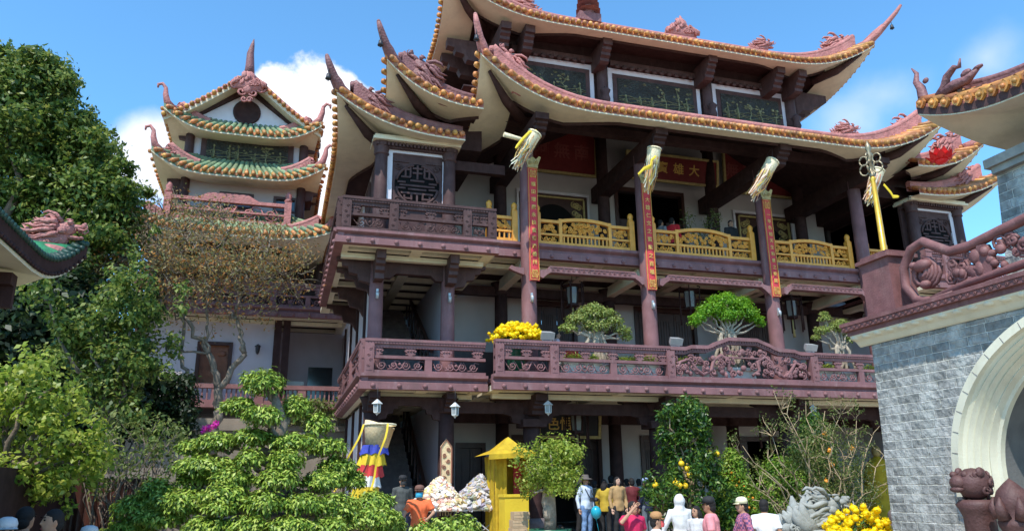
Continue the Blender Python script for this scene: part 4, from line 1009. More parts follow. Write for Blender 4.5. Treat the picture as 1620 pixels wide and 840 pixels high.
f = MB(); f.tube([(gx,27.1,16.6),(gx+.0,27.05,17.0),(gx-.02,27,17.5),(gx+.03,27,17.9),(gx+.06,27,18.15)], [.2,.16,.13,.07,.01], 8); f.build('finial', M['rose_dark'], ro)

# ------------------------------------------------------------------ stone gate on the right
GX = 9.3; GY1 = 10.25
G = empty('stone_gate', (GX+1.6, 7.5, GZ), 'grey split stone gateway with cream arch, carved balustrade and swept roof corner', 'gate')
AC, AZ, AR = 6.45, 1.75, 2.42     # arch centre (Y,Z) and outer radius on the wall plane
body = MB(); k = 28
ys0, ys1 = 1.2, GY1; zt = 3.84
# wall face with the arch cut out, thick body (outline polygon in YZ, extruded in X)
arc = [(AC+AR*math.cos(math.pi*i/k), AZ+AR*.86*math.sin(math.pi*i/k)) for i in range(k+1)]
left = [(ys1+.14,GZ)]+[(ys1-.03,zt)]+[(AC+.001,zt)]+arc[:k//2+1][::-1]+[(AC+AR,GZ)]
right = [(AC-.001,zt),(ys0,zt),(ys0,GZ),(AC-AR,GZ)]+arc[k//2:][::-1]
for poly in (left, right): body.prism(poly, (GX,0,0), (0,1,0), (0,0,1), (3.2,0,0))
gw = body.build('wall', M['split_stone'], G)
# cream mouldings of the arch: nested rings stepping inwards
ar = MB()
steps = [(2.44,-.05),(2.44,-.13),(2.3,-.15),(2.28,-.09),(2.24,-.05),(2.22,-.07),(2.17,.0),(2.155,-.02),(2.11,.06),(2.095,.04),(2.05,.13),(2.03,.12),(1.99,.2),(1.95,.22),(1.95,.3)]
kk = 96
def arc_pt(r, t): return (AC+r*math.cos(t), AZ+r*.86*math.sin(t))
rows = []
for r, x in steps:
    pts = [(AC+r, GZ)] if r < 2.2 else []
    pts = [(AC+r, AZ-(.0))]*0
    row = [V((GX+x, AC+r, 1.45))]+[V((GX+x, *arc_pt(r, math.pi*i/kk))) for i in range(kk+1)]+[V((GX+x, AC-r, 1.45))]
    rows.append(row)
ar.grid(rows, smooth=False)
ga = ar.build('arch_moulding', M['cream'], G)
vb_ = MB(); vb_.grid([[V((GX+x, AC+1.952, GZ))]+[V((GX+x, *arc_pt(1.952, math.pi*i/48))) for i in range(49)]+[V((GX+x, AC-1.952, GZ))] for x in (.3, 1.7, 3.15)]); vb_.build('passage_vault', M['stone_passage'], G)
jt = MB()
for i in range(1, 22):
    t = math.pi*i/22; a = V((GX-.152, *arc_pt(2.305, t))); b = V((GX-.132, *arc_pt(2.42, t))); jt.bar(a, b, .007, .007, (1,0,0))
jt.build('voussoir_joints', M['stone_dark'], ga)
# jamb inside and the dim passage
jb = MB()
for s in (-1, 1):
    y = AC+s*1.96; a, b = sorted((y, y+s*.46)); jb.box(GX+.36, GX+3.18, a, b, GZ, 1.45)
jb.build('jamb', M['cream'], G)
# coping with running scroll, cream scalloped cove, upper platform
cp = MB(); cp.box(GX-.28, GX+3.3, ys0, GY1+.3, 4.1, 4.18); cp.box(GX-.22, GX+3.3, ys0, GY1+.24, 4.02, 4.1); cp.box(GX-.3, GX+3.3, ys0, GY1+.32, 4.18, 4.24)
fr = Frame((GX-.285,GY1+.3,4.14),(0,-1,0),(0,0,1),(-1,0,0))
for i in range(72): spiral(cp, fr, .06+i*.125, 0, .036, 1.3, 1, 0, .011, 0, 1, 8, 4)
for i in range(72): spiral(cp, fr, .06+i*.125, -.075, .03, 1.2, -1, 2, .009, .06, 1, 7, 4) if False else None
gc = cp.build('coping', M['gate_rose'], G)
cv = MB(); prof = [(-.02,3.84),(-.05,3.86),(-.1,3.92),(-.2,3.99),(-.21,4.02),(.05,4.02)]
n = 60
rows = []
for x, z in prof: rows.append([V((GX+x, GY1+.2-9.2*i/n, z)) for i in range(n+1)])
cv.grid(rows, smooth=False)
rows = [[V((GX+.02, GY1+.02-x*.9, z)), V((GX+3, GY1+.02-x*.9, z))] for x, z in prof]; cv.grid(rows, smooth=False)
for i in range(34):
    y = GY1+.14-i*.26; cv.ball((GX-.115, y, 3.99), (.1,.13,.055), 8, 5)
cv.build('scalloped_cove', M['cream'], G)
# post with the brass staff
ps = MB(); ps.obox((GX+.25,9.9,4.72), (.25,0,0), (0,.31,0), (0,0,.48)); ps.obox((GX+.25,9.9,5.23), (.31,0,0), (0,.37,0), (0,0,.03)); ps.obox((GX+.25,9.9,5.29), (.25,0,0), (0,.3,0), (0,0,.03))
ps.build('newel_post', M['gate_rose'], G)
# carved balustrade along the parapet
bl = MB(); frb = Frame((GX+.08,9.42,4.24),(0,-1,0),(0,0,1),(-1,0,0))
def wavy(pts, r, n=0): bl.tube([frb(u, w, n) for u, w in pts], r, 10)
wavy([(.92,.06),(.5,.05),(.2,.14),(.03,.4),(.05,.7),(.25,.95),(.5,1.0),(.7,.86),(.95,.7),(1.3,.68),(1.8,.74),(2.6,.82),(4.5,.9),(8,.95)], .075)
wavy([(.4,.06),(1.2,.17),(2.2,.2),(4.5,.24),(8,.25)], .06)
bl.obox(frb(4.3,.03,0), frb.U*3.9, frb.N*.06, frb.W*.03)
rd = random.Random(11)
for i in range(5): spiral(bl, frb, .43, .5, .28-.02*i, 1.1, -1, .4+1.2*i, .04, .02*(i-2))
bl.ball(frb(.45,.62,.04), (.11,.17,.1), 9, 6); bl.ball(frb(.3,.66,.06), (.07,.07,.06), 8, 5); bl.ball(frb(.45,.32,.04), (.08,.1,.07), 8, 5)
for i in range(230):
    u = rd.uniform(.9, 6.5); h = .55+.03*u
    if i % 3: spiral(bl, frb, u, rd.uniform(.24, h), rd.uniform(.06,.12), 1.4, rd.choice((-1,1)), rd.uniform(0,6), rd.uniform(.018,.032), rd.uniform(-.03,.03), 1, 10, 6)
    else: bl.ball(frb(u, rd.uniform(.25, h-.05), rd.uniform(-.02,.03)), (.055, rd.uniform(.05,.11), rd.uniform(.05,.12)), 8, 6)
for u in (1.5, 2.3, 3.2, 4.2, 5.2): 
    bl.prism([(-.1,.15),(.1,.15),(.14,.45),(.08,.62),(-.06,.64),(-.13,.4)], frb(u,0,-.05), frb.U, frb.W, frb.N*.1); bl.ball(frb(u+.05,.52,.03), .08, 8, 6)
bl.build('carved_balustrade', M['gate_rose'], G)
# brass staff with ringed finial
st = empty('brass_staff', (GX+.3, 9.9, 5.36), 'tall golden temple staff with ringed finial standing on the gate post', 'staff')
s_ = MB(); p0 = V((GX+.25,9.9,5.32)); s_.lathe([(.085,0),(.085,.06),(.05,.09),(.042,1.3),(.036,1.34),(.06,1.38),(.035,1.42)], p0, 16); so = s_.build('pole', M['brass'], st)
s_ = MB(); s_.lathe([(.03,1.4),(.05,1.46),(.025,1.5),(.025,1.7),(.05,1.72),(.03,1.78),(.06,1.84),(.025,1.9),(.05,1.95),(.045,2.0),(.0,2.12)], p0, 12)
for a in range(4):
    t = a*math.pi/4*2; 
    for zc, r in ((1.58,.1),(1.75,.085)):
        c = p0+V((.11*math.cos(t+.5), .11*math.sin(t+.5), zc)); pts = [c+V((math.cos(t+.5)*r*.8*math.cos(q), math.sin(t+.5)*r*.8*math.cos(q), r*math.sin(q))) for q in np.linspace(0, 2*math.pi, 13)]
        s_.tube(pts, .014, 5)
s_.build('finial', M['brass_old'], st)
# upper room of the gate and its roof
UX = GX+.85
ub = MB(); ub.prism([(8.3,4.24),(8.08,6.35),(3.0,6.35),(3.0,4.24)], (UX,0,0), (0,1,0), (0,0,1), (3,0,0)); u_ = ub.build('upper_room', M['split_stone'], G)
cb = MB(); cb.box(UX-.1, UX+3, 3, 8.1, 6.1, 6.2); cb.box(UX-.16, UX+3, 3, 8.16, 6.2, 6.34); cb.build('cornice', M['stone_grey'], u_)
wf = MB(); 
for (a, b, c, e) in ((7.3,7.42,4.3,6.0),(5.4,5.52,4.3,6.0),(5.52,7.3,5.88,6.0)): wf.box(UX-.05, UX+.1, a, b, c, e)
wf.build('window_frame', M['stone_grey'], u_); wg = MB(); wg.box(UX-.015, UX-.003, 5.52, 7.3, 4.3, 5.88); wg.build('window', M['glass_dark'], u_)
EX, EY = GX+.15, 8.42
sd = [dict(p0=(EX,3.2), p1=(EX,EY), n=(1,0), c0=False, c1=True), dict(p0=(EX,EY), p1=(EX+4,EY), n=(0,-1), c0=True, c1=False)]
P = roof_sides(sd, 6.72, .5, 2.3, 1.6, .5, .12, 0, .2)
ro = P['top'].build('roof', M['tile_rust'], G)
P['soff'].build('soffit', M['cream'], ro); P['dark'].build('soffit_boards', M['stone_grey'], ro)
# heart-shaped eave tiles
et, rg, bd = MB(), MB(), MB(); samp = P['samp']
for s in sd:
    L = (V(s['p1'])-V(s['p0'])).length; m = int(L/.17)
    for i in range(m):
        t = (i+.5)/m; p, kq, u, n = samp(s, t, 0); 
        et.prism([(-.07,.06),(0,.09),(.07,.06),(.075,.0),(.045,-.05),(0,-.08),(-.045,-.05),(-.075,0)], p-n*.06+V((0,0,.2)), u, (0,0,1), n*.05)
        et.ball(p-n*.065+V((0,0,.21)), (.04,.04,.04), 6, 4); q = samp(s, t, .45)[0]
        et.tube([p-n*.03+V((0,0,.26)), q+V((0,0,.46))], [.06,.055], 7)
    ts = [i/40 for i in range(41)]
    bd.grid([[samp(s, t, 0)[0]-samp(s, t, 0)[3]*.012+V((0,0,z)) for t in ts] for z in (.02,.15)])
    rg.tube([samp(s, t, .3)[0]+V((0,0,.5)) for t in ts], .07, 8)
    for sg in (-1, 1): rg.grid([[samp(s, t, .3)[0]+samp(s, t, .3)[3]*sg*.06+V((0,0,z)) for t in ts] for z in (.28,.5)], flip=sg > 0)
et.build('eave_tiles', M['tile_gold'], ro); bd.build('eave_board', M['purple_dark'], ro); rg.build('ridge_band', M['rose_dark'], ro)
cz = V((EX-.02, EY+.05, 7.38)); h = MB()
h.tube([cz+V((.1,-.1,-.1)), cz+V((0,.02,.12)), cz+V((.0,.03,.3)), cz+V((-.0,.1,.45)), cz+V((0,.06,.58)), cz+V((0,.14,.72))], [.1,.085,.07,.05,.035,.01], 7)
h.ball(cz+V((0,-.08,.38)), (.03,.06,.05), 6, 4)
h.tube([cz+V((.05,-.2,.02)), cz+V((.05,-.35,.12)), cz+V((.05,-.42,.26)), cz+V((.05,-.58,.34)), cz+V((.05,-.66,.3)), cz+V((.05,-.7,.42))], [.07,.07,.06,.045,.035,.012], 7)
h.tube([cz+V((.05,-.3,.02)), cz+V((.05,-.55,.06)), cz+V((.05,-.75,.03)), cz+V((.05,-.95,.1))], [.09,.085,.07,.03], 7)
h.ball(cz+V((.05,-.75,.14)), (.05,.1,.06), 7, 5); h.ball(cz+V((.05,-.95,.12)), (.04,.1,.035), 7, 5); h.build('horn', M['rose_dark'], ro)
# guardian lion heads on pillars beside the arch
for (y, x, hh) in ((8.36, GX-.36, 0),):
    pl = MB(); pl.lathe([(.26,GZ),(.26,GZ+.2),(.2,GZ+.3),(.19,1.2),(.22,1.28),(.26,1.36),(.2,1.42)], (x,y,0), 18); po = pl.build('pillar', M['maroon_dark'], G)
    l = MB(); c = V((x,y,1.62)); rd = random.Random(3)
    l.ball(c, (.27,.25,.25), 12, 8); l.ball(c+V((-.22,.08,.02)), (.13,.14,.12), 9, 6); l.ball(c+V((-.26,.08,-.08)), (.1,.12,.05), 8, 5)
    for s in (-1, 1): l.ball(c+V((-.18,.08+s*.11,.14)), (.06,.06,.06), 8, 5); l.ball(c+V((-.05,s*.2,.17)), (.08,.05,.09), 7, 5)
    for i in range(26):
        a = rd.uniform(-2.2,2.2); b = rd.uniform(-.9,.9); spiral(l, Frame(c+V((.25*math.cos(a)*math.cos(b), .25*math.sin(a)*math.cos(b), .23*math.sin(b))), (-math.sin(a),math.cos(a),0), (0,0,1)), 0, 0, .075, 1.3, 1 if i % 2 else -1, i, .028, .0, 1, 9, 6)
    l.v = [tuple(c+(V(q)-c)*.84) for q in l.v]; l.build('lion_head', M['maroon_dark'], po)
bp = MB(); x, y = GX-.36, 7.82
bp.lathe([(.22,GZ),(.22,GZ+.2),(.16,GZ+.3),(.16,1.02),(.2,1.1),(.21,1.16),(.16,1.2),(.2,1.32),(.21,1.42),(.16,1.54),(.07,1.63),(0,1.69)], (x,y,0), 18)
for i in range(6):
    a = i*math.pi/3; bp.tube([V((x+.18*math.cos(a),y+.18*math.sin(a),1.2)), V((x+.23*math.cos(a),y+.23*math.sin(a),1.34)), V((x+.21*math.cos(a),y+.21*math.sin(a),1.46))], [.08,.06,.008], 7)
bp.build('lotus_bollard', M['maroon_dark'], G)
lo = MB(); c = V((9.35,8.3,6.33))
for ring_, (nn, r, el, L) in enumerate(((8,.0,.35,.24),(8,.0,.75,.24),(5,0,1.15,.2))):
    for i in range(nn):
        a = 2*math.pi*(i+.5*ring_)/nn; d = V((math.cos(a)*math.cos(el), math.sin(a)*math.cos(el), math.sin(el))); t = V((-math.sin(a), math.cos(a), 0)); nrm = d.cross(t)
        pts = [c+d*.04, c+d*L*.5+t*.085+nrm*-.02, c+d*L+nrm*.03, c+d*L*.5-t*.085-nrm*.02]
        lo.add(pts, [(0,1,2,3)]); lo.add([p-nrm*.008 for p in pts], [(3,2,1,0)])
lo.ball(c, (.1,.1,.05), 8, 5)
lw = lo.build('lotus_lantern', [M['lotus_red']]); tag(lw, 'red lotus flower lantern hanging under the gate roof corner', 'lantern'); lift_origin(lw, c)
wr = MB(); wr.tube([(0,0,.0),(0.02,.0,.33)], .006, 4); wr.build('cord', M['iron'], lw, org=(0,0,0))

# ------------------------------------------------------------------ low temple on the left edge
Lh = empty('side_temple', (-5.5, 8.5, GZ), 'dark side temple at the left edge with green roof tiles and pink dragon ornament', 'temple')
w = MB(); w.box(-9.5, -3.9, 1.0, 11.0, GZ, 4.15); w.build('wall', M['purple_wood'], Lh)
bm = MB()
for y in np.arange(2.0, 11, 1.6): bracket(bm, -3.6, y-.1, y+.1, 4.15, .4, .9, 1)
bm.box(-3.88, -3.5, 1, 11.2, 4.0, 4.17); bm.build('beam', M['purple_wood'], Lh)
EX, EY = -2.95, 11.3
sd = [dict(p0=(EX,1.0), p1=(EX,EY), n=(-1,0), c0=False, c1=True), dict(p0=(EX,EY), p1=(-10,EY), n=(0,-1), c0=True, c1=False)]
P = roof_sides(sd, 4.17, .62, 1.7, 2.2, .34, .15, 0, .11)
ro = P['top'].build('roof', M['tile_green_bright'], Lh); P['soff'].build('soffit', M['beige'], ro); P['dark'].build('soffit_boards', M['purple_wood'], ro)
e2 = MB(); fb = MB()
for s in sd:
    L = (V(s['p1'])-V(s['p0'])).length; m = int(L/.1)
    for i in range(m):
        p, kq, u, n = P['samp'](s, (i+.5)/m, 0); e2.ball(p-n*.03+V((0,0,.26)), (.042,.042,.042), 6, 4); e2.tube([p-n*.03+V((0,0,.25)), p+n*.1+V((0,0,.3))], .04, 6)
        fb.ball(p-n*.03+V((0,0,.06)), (.03,.03,.03), 5, 4)
    ts = [i/60 for i in range(61)]
    fb.grid([[P['samp'](s, t, 0)[0]-P['samp'](s, t, 0)[3]*.02+V((0,0,z)) for t in ts] for z in (.05,.24)])
e2.build('eave_tiles', M['eave_black'], ro); fb.build('eave_board', M['purple_wood'], ro)
place_mesh('dragon_ornament', shared('dragon_rose', dragon_head, M['rose']), ro, (-3.2,11.25,4.86), .15, .5)
d = MB(); d.lathe([(.32,0),(.28,.05),(.26,.12),(.22,.14)], (-3.2,11.25,4.72), 14); d.build('ornament_base', M['rose'], ro)
ww = empty('courtyard_wall', (-3.4, 13, GZ), 'stained plaster courtyard wall with brown drape behind visitors at lower left', 'wall')
w = MB(); w.box(-2.75, -1.7, 16.4, 16.6, GZ, 2.1); w.box(-3.5, -2.75, 16.9, 17.1, GZ, 2.0); w.build('wall_panel', M['stain_wall'], ww)
w = MB(); w.box(-3.75, -3.55, 11.1, 17, GZ, 2.0); w.build('shaded_wall', M['purple_wood'], ww)  # dark material puts the shade into the colour of this wall
w = MB()
rows = [[V((-2.0-1.6*i/40+.0, 15.6+.05*math.sin(i*1.3), z)) for i in range(41)] for z in (GZ, 1.9)]; w.grid(rows); w.build('drape', M['brown_door'], ww)
# ------------------------------------------------------------------ foliage
def leaf_mesh(name, P, Nrm, size, asp, matl, droop=0.0, jitter=.6):
    """P: points, Nrm: facing directions; one bent diamond leaf at each"""
    n = len(P); P = np.asarray(P, float); Nrm = np.asarray(Nrm, float)
    Nn = Nrm + rng.normal(0, jitter, (n, 3)); Nn /= np.linalg.norm(Nn, axis=1)[:, None]+1e-9
    D = rng.normal(0, 1, (n, 3)); D[:, 2] -= droop; D -= Nn*np.sum(D*Nn, 1)[:, None]; D /= np.linalg.norm(D, axis=1)[:, None]+1e-9
    S = np.cross(Nn, D); s = size*rng.uniform(.65, 1.3, n)[:, None]
    v = np.stack([P, P+D*s*.45+S*s*asp*.5+Nn*s*.06, P+D*s-Nn*s*.12, P+D*s*.45-S*s*asp*.5+Nn*s*.06], 1).reshape(-1, 3)
    me = bpy.data.meshes.new(name); me.vertices.add(4*n); me.loops.add(4*n); me.polygons.add(n)
    me.vertices.foreach_set('co', v.ravel().astype(np.float32)); me.loops.foreach_set('vertex_index', np.arange(4*n, dtype=np.int32))
    me.polygons.foreach_set('loop_start', np.arange(0, 4*n, 4, dtype=np.int32)); me.polygons.foreach_set('loop_total', np.full(n, 4, dtype=np.int32))
    me.materials.append(matl); me.update(calc_edges=True); return me
def clump_pts(c, r, n, hollow=.55, dome=False):
    d = rng.normal(0, 1, (n, 3)); d /= np.linalg.norm(d, axis=1)[:, None]
    if dome: d[:, 2] = np.abs(d[:, 2])*np.where(rng.random(n) < .88, 1, -.5)
    rad = rng.uniform(hollow**2, 1, n)**.5
    r = np.asarray(r if hasattr(r, '__len__') else (r, r, r), float)
    return np.asarray(c)+d*r*rad[:, None]*(1+.12*rng.normal(0, 1, n))[:, None], d
def foliage(name, clumps, size, asp, matl, parent, droop=.3, jitter=.6, hollow=.5, dome=False, up=.5):
    Ps, Ns = [], []
    for c, r, n in clumps:
        p, d = clump_pts(c, r, n, hollow, dome); Ps.append(p); dd = d.copy(); dd[:, 2] += up; Ns.append(dd)
    P = np.concatenate(Ps); N = np.concatenate(Ns); og = np.asarray(ORG.get(parent.name, (0,0,0)))
    o = bpy.data.objects.new(name, leaf_mesh(name, P-og, N, size, asp, matl, droop, jitter)); COL.objects.link(o); o.parent = parent; return o
def wob(p, q, k=5, amp=.1, sd=0):
    rd = random.Random(sd); p, q = V(p), V(q); L = (q-p).length
    return [p+(q-p)*(i/k)+(V((rd.uniform(-1,1), rd.uniform(-1,1), rd.uniform(-1,1)))*amp*L if 0 < i < k else V((0,0,0))) for i in range(k+1)]
def taper(a, b, k): return [a+(b-a)*i/k for i in range(k+1)]
def limbs(mb, base, tips, r0, r1=.02, amp=.08, sd=1, k=6, sides=7):
    for i, t in enumerate(tips): mb.tube(wob(base, t, k, amp, sd+i), taper(r0, r1, k), sides)
def tree(name, label, cat, base, fork, crown, trunk_r, lm, size, asp, bark='bark', droop=.3, group=None, hollow=.5, jitter=.6, sd=1, extra=None, up=.5):
    o = empty(name, base, label, cat, group); mb = MB()
    mb.tube(wob(base, fork, 6, .05, sd), taper(trunk_r*1.25, trunk_r*.8, 6), 10)
    cs = sorted(crown, key=lambda c: -c[2])[:14]
    limbs(mb, fork, [V(c[0]) for c in cs], trunk_r*.55, .02, .07, sd)
    if extra: extra(mb)
    mb.build('trunk', M[bark], o); foliage('crown', crown, size, asp, M[lm], o, droop, jitter, hollow, up=up); return o

# big broad-leaved tree on the left
rd = random.Random(21); cl = []
BT = 22.0
for px, py, r in ((30,170,1.5),(85,190,1.4),(130,255,1.4),(60,260,1.7),(170,300,1.1),(110,330,1.5),(20,360,1.6),(45,120,.8),(75,115,.7),(20,130,1.3),(60,150,1.2),(95,135,.9),(40,220,1.6),(110,210,1.4),(160,235,1.2),(195,265,1.0),(20,300,1.6),(90,300,1.6),(150,310,1.4),(205,320,.9),(225,300,.7),(60,380,1.4),(140,380,1.2),(195,365,.8),(-40,200,2),(-60,330,2.2),(-20,420,1.6),(100,430,1.1),(20,100,.7),(150,190,.7),(215,340,.6)):
    c = atY(px, py, BT+rd.uniform(-1.6,1.6)); cl.append((c, (r*.85,r,r*.75), int(310*r*r)))
    for q in range(11):
        a = rd.uniform(0,6.3); k = rd.uniform(.55,1.15); e = rd.uniform(.2,.5)*min(r,1.2); cl.append((c+V((r*math.cos(a)*k, rd.uniform(-r,r)*.8, r*math.sin(a)*k*.95)), (e*1.2,e*1.1,e*.6), int(660*e)))
    for q in range(5):
        a = rd.uniform(-.5,3.4); k = rd.uniform(1.0,1.3); u = V((math.cos(a),0,math.sin(a)))
        for j in range(4): cl.append((c+u*r*k*(.8+.14*j)+V((0,rd.uniform(-.3,.3),0)), .2-.03*j, 42-7*j))
def photo_xy(p):
    d = V(p)-V((0,0,CAM_H)); z = d.dot(_fw); return 810+FPX*d.dot(CR)/z, 420-FPX*d.dot(CU)/z, z
keep_ = []
for c, r, n in cl:      # keep the crown inside the outline it has in the place: high at the left edge, falling away to the right
    x, y, z = photo_xy(c); rr_ = (r[0] if hasattr(r, '__len__') else r)*FPX/z
    if y-rr_*.6 > 70 and x+rr_*.75 < np.interp(y, [60,90,130,180,220,260,300,340,440], [40,92,125,150,190,215,228,243,235])+rd.uniform(-34,16): keep_.append((c, r, n))
cl = keep_
tree('broadleaf_tree', 'tall dense green broadleaf tree against the sky at the left', 'tree', (-7.2,22.5,GZ), (-6.8,22.2,5.5), cl, .42, 'leaf_big', .15, .5, sd=3, hollow=.1, jitter=.85, up=.35)
# backdrop tree behind it closes the low gap; shadow is in its leaf colour
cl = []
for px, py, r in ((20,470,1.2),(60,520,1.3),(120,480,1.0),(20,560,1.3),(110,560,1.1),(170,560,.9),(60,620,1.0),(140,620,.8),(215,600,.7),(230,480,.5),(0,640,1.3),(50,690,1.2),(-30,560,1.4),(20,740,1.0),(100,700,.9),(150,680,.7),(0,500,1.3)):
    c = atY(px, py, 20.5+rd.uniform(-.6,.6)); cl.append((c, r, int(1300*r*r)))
tree('backdrop_tree', 'near black backdrop tree, shadow in its leaf colour, below the side temple roof', 'tree', (-5.6,20.5,GZ), (-5.2,20.5,3.0), cl, .25, 'leaf_dark', .2, .55, sd=5, hollow=.2)
# clipped hedge in front of the annex
hd = empty('hedge', (-3.4, 21, GZ), 'dark clipped hedge under the thorny bare tree', 'hedge'); cl = []
for px in range(120, 310, 22):
    for py in (605, 628, 652, 678): cl.append((atY(px, py, 21.2+rd.uniform(-.2,.2)), (.34,.5,.3), 330))
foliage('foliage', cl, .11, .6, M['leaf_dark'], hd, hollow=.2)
hb_ = MB(); limbs(hb_, (-3.4,21.2,GZ), [c for c, _, _ in cl[::3]], .05, .012, .05, 4); hb_.build('stems', M['bark'], hd)
bxm = MB(); bxm.box(-5.2, -2.0, 20.8, 21.9, GZ, 2.6); bx_o = bxm.build('planter_wall', M['stain_wall']); tag(bx_o, 'low stained planter wall holding the dark hedge', 'planter'); lift_origin(bx_o, (-3.6,21.3,GZ))

# gnarled thin-leaved tree with rust-coloured leaves
bt = empty('thorny_tree', (-1.8, 22, GZ), 'sparse gnarled tree with rust orange leaves before the tower annex', 'tree')
mb = MB(); tips = []
def br(p, q, r0, r1, n, sd, k=6):
    mb.tube(wob(p, q, k, .07, sd), taper(r0*.72, r1*.72, k), 8)
B = lambda x, y, d=0: atY(x, y, 22+d)
br(B(335,720), B(345,650), .2, .17, 6, 1); br(B(345,650), B(345,615), .17, .15, 4, 2)
segs = [((345,615),(388,560),.13,.1),((388,560),(375,505),.1,.07),((375,505),(345,480),.07,.045),((388,560),(372,500),.06,.05),((372,500),(378,430),.055,.035),((345,615),(330,560),.14,.11),((330,560),(290,500),.1,.07),((290,500),(255,440),.07,.04),((330,560),(328,500),.06,.045),((328,500),(335,430),.05,.03),((290,500),(300,440),.05,.03),((255,440),(215,400),.04,.025),((255,440),(262,385),.04,.025),((300,440),(290,370),.03,.02),((335,430),(360,375),.03,.02),((378,430),(420,390),.035,.02),((345,480),(310,430),.03,.02),((330,560),(262,545),.05,.035),((262,545),(225,575),.035,.025),((262,545),(190,520),.035,.02),((378,430),(450,440),.03,.018),((360,375),(400,345),.02,.012),((300,620),(285,560),.09,.07),((285,560),(290,470),.07,.05),((290,720),(300,620),.1,.09)]
for i, (a, b, r0, r1) in enumerate(segs): br(B(*a, .25*math.sin(i)*0), B(*b, .25*math.sin(i)*0), r0, r1, 5, 30+i); tips.append(b)
rd = random.Random(8)
twp = []
for i in range(1350):
    x = rd.uniform(115, 480); y = rd.uniform(330, 520); y = y if y < 470 or rd.random() < .35 else 420; dx = (x-300)/185; dy = (y-425)/95
    if dx*dx+dy*dy > 1: continue
    d = rd.uniform(-1.7, 1.7)*(1-.5*(dx*dx+dy*dy)); p = B(x, y, d); t = min(tips, key=lambda q: (q[0]-x)**2+(q[1]-y)**2)
    u = p-B(*t); u = u.normalized() if u.length > 0 else V((0,0,1)); q = p+u*rd.uniform(.25,.6)+V((rd.uniform(-.25,.25), rd.uniform(-.25,.25), rd.uniform(-.1,.3)))
    if i % 5 == 0: mb.tube(wob(B(*t), p, 4, .12, i), taper(.022, .01, 4), 5)
    mb.tube(wob(p, q, 3, .12, i), taper(.012, .005, 3), 4); twp += [p, (p+q)/2, q]
mb.build('trunk', M['bark_mid'], bt)
P = []
for p in twp:
    for k in range(3 if rd.random() < .8 else 7): P.append((p.x+rd.gauss(0,.15), p.y+rd.gauss(0,.15), p.z+rd.gauss(0,.11)))
P = np.array(P); og = np.array(ORG[bt.name]); ob = bpy.data.objects.new('crown', leaf_mesh('crown', P-og, np.tile((0,0,.6), (len(P),1)), .105, .42, M['leaf_rust'], .5, 1.0)); COL.objects.link(ob); ob.parent = bt
# mid-green small tree, and the bright one in front of it
cl = []
for px, py, r in ((165,500,.5),(195,470,.45),(120,545,.5),(200,555,.45),(130,610,.4),(180,615,.4),(230,580,.35),(170,470,.45),(220,500,.5),(130,510,.6),(180,540,.6),(230,545,.5),(100,560,.5),(160,590,.5),(215,580,.45),(250,500,.3),(190,430,.35),(150,640,.4),(215,650,.4),(60,460,.5)):
    cl.append((atY(px, py, 17.2+rd.uniform(-.6,.6)), r*.9, int(1150*r*r)))
    for q in range(4): cl.append((atY(px+rd.uniform(-50,50), py+rd.uniform(-45,45), 17.2+rd.uniform(-.8,.8)), .2, 60))
tree('young_tree', 'loose pale green young tree between broadleaf and thorny trees', 'tree', (-3.3,17.2,GZ), (-3.3,17.2,3.0), cl, .08, 'leaf_big', .11, .6, sd=9, hollow=.1, droop=.8)
cl = []
for px, py, r in ((10,600,.38),(50,590,.36),(90,610,.34),(20,650,.42),(70,650,.4),(115,650,.34),(30,700,.42),(85,700,.4),(135,700,.3),(20,745,.36),(70,745,.34),(115,735,.28),(155,720,.2),(40,780,.25),(-30,640,.5),(-40,720,.5),(100,770,.18),(140,760,.16)):
    cl.append((atY(px, py, 13.4+rd.uniform(-.5,.5)), r*.9, int(1350*r*r)))
    for k in range(4): cl.append((atY(px+rd.uniform(-45,45), py+rd.uniform(-40,40), 13.4+rd.uniform(-.7,.7)), .16, 34))
tree('fig_tree', 'bright lime green leafy tree spreading low at left above visitors', 'tree', (-4.3,13.5,GZ), (-3.9,13.4,1.9), cl, .09, 'leaf_lime', .1, .62, sd=11, hollow=.1, droop=.7)
# undergrowth and trailing stems between wall and cloud-pruned tree
sp = empty('straggly_shrub', (-2.6, 15, GZ), 'dry straggly shrub trailing over the stained courtyard wall', 'shrub'); cl = []; mb = MB()
for i in range(42):
    q = atY(rd.uniform(150,285), rd.uniform(655,790), 15+rd.uniform(-.4,.4)); mb.tube(wob((-2.5+rd.uniform(-.5,.6),15,.4), q, 4, .12, i), taper(.02,.006,4), 5); cl.append((q, .16, 34))
mb.build('stems', M['bark'], sp); foliage('foliage', cl, .1, .4, M['leaf_mid'], sp, .6)
bg = empty('bougainvillea', (-1.2, 18.3, GZ), 'small magenta bougainvillea flower cluster beside the thorny tree trunk', 'flowers')
c0 = [(atY(330,676,18.3), .1, 70), (atY(340,671,18.3), .09, 60), (atY(324,680,18.3), .08, 50)]
foliage('blossoms', c0, .055, .8, M['petal_pink'], bg, .2, .8, .1); mb = MB(); mb.tube(wob((-1.2,18.3,GZ), atY(332,678,18.3), 5, .05, 1), .02, 6); mb.build('stem', M['bark'], bg)
# terrace plants in front of the annex
tp = empty('terrace_creeper', (0, 27.2, 3.8), 'creeper and potted greenery hanging along the terrace edge', 'creeper'); cl = []
for i in range(46): 
    px = rd.uniform(430, 545); cl.append((atY(px, rd.uniform(632,668), 27.3), .22, 40))
foliage('foliage', cl, .12, .5, M['leaf_mid'], tp, .8, hollow=.1)
mb = MB()
for c, _, _ in cl[::2]: mb.tube(wob((c.x, 27.35, 3.79), c, 3, .1, int(c.x*50)), .012, 4)
mb.build('stems', M['bark'], tp)

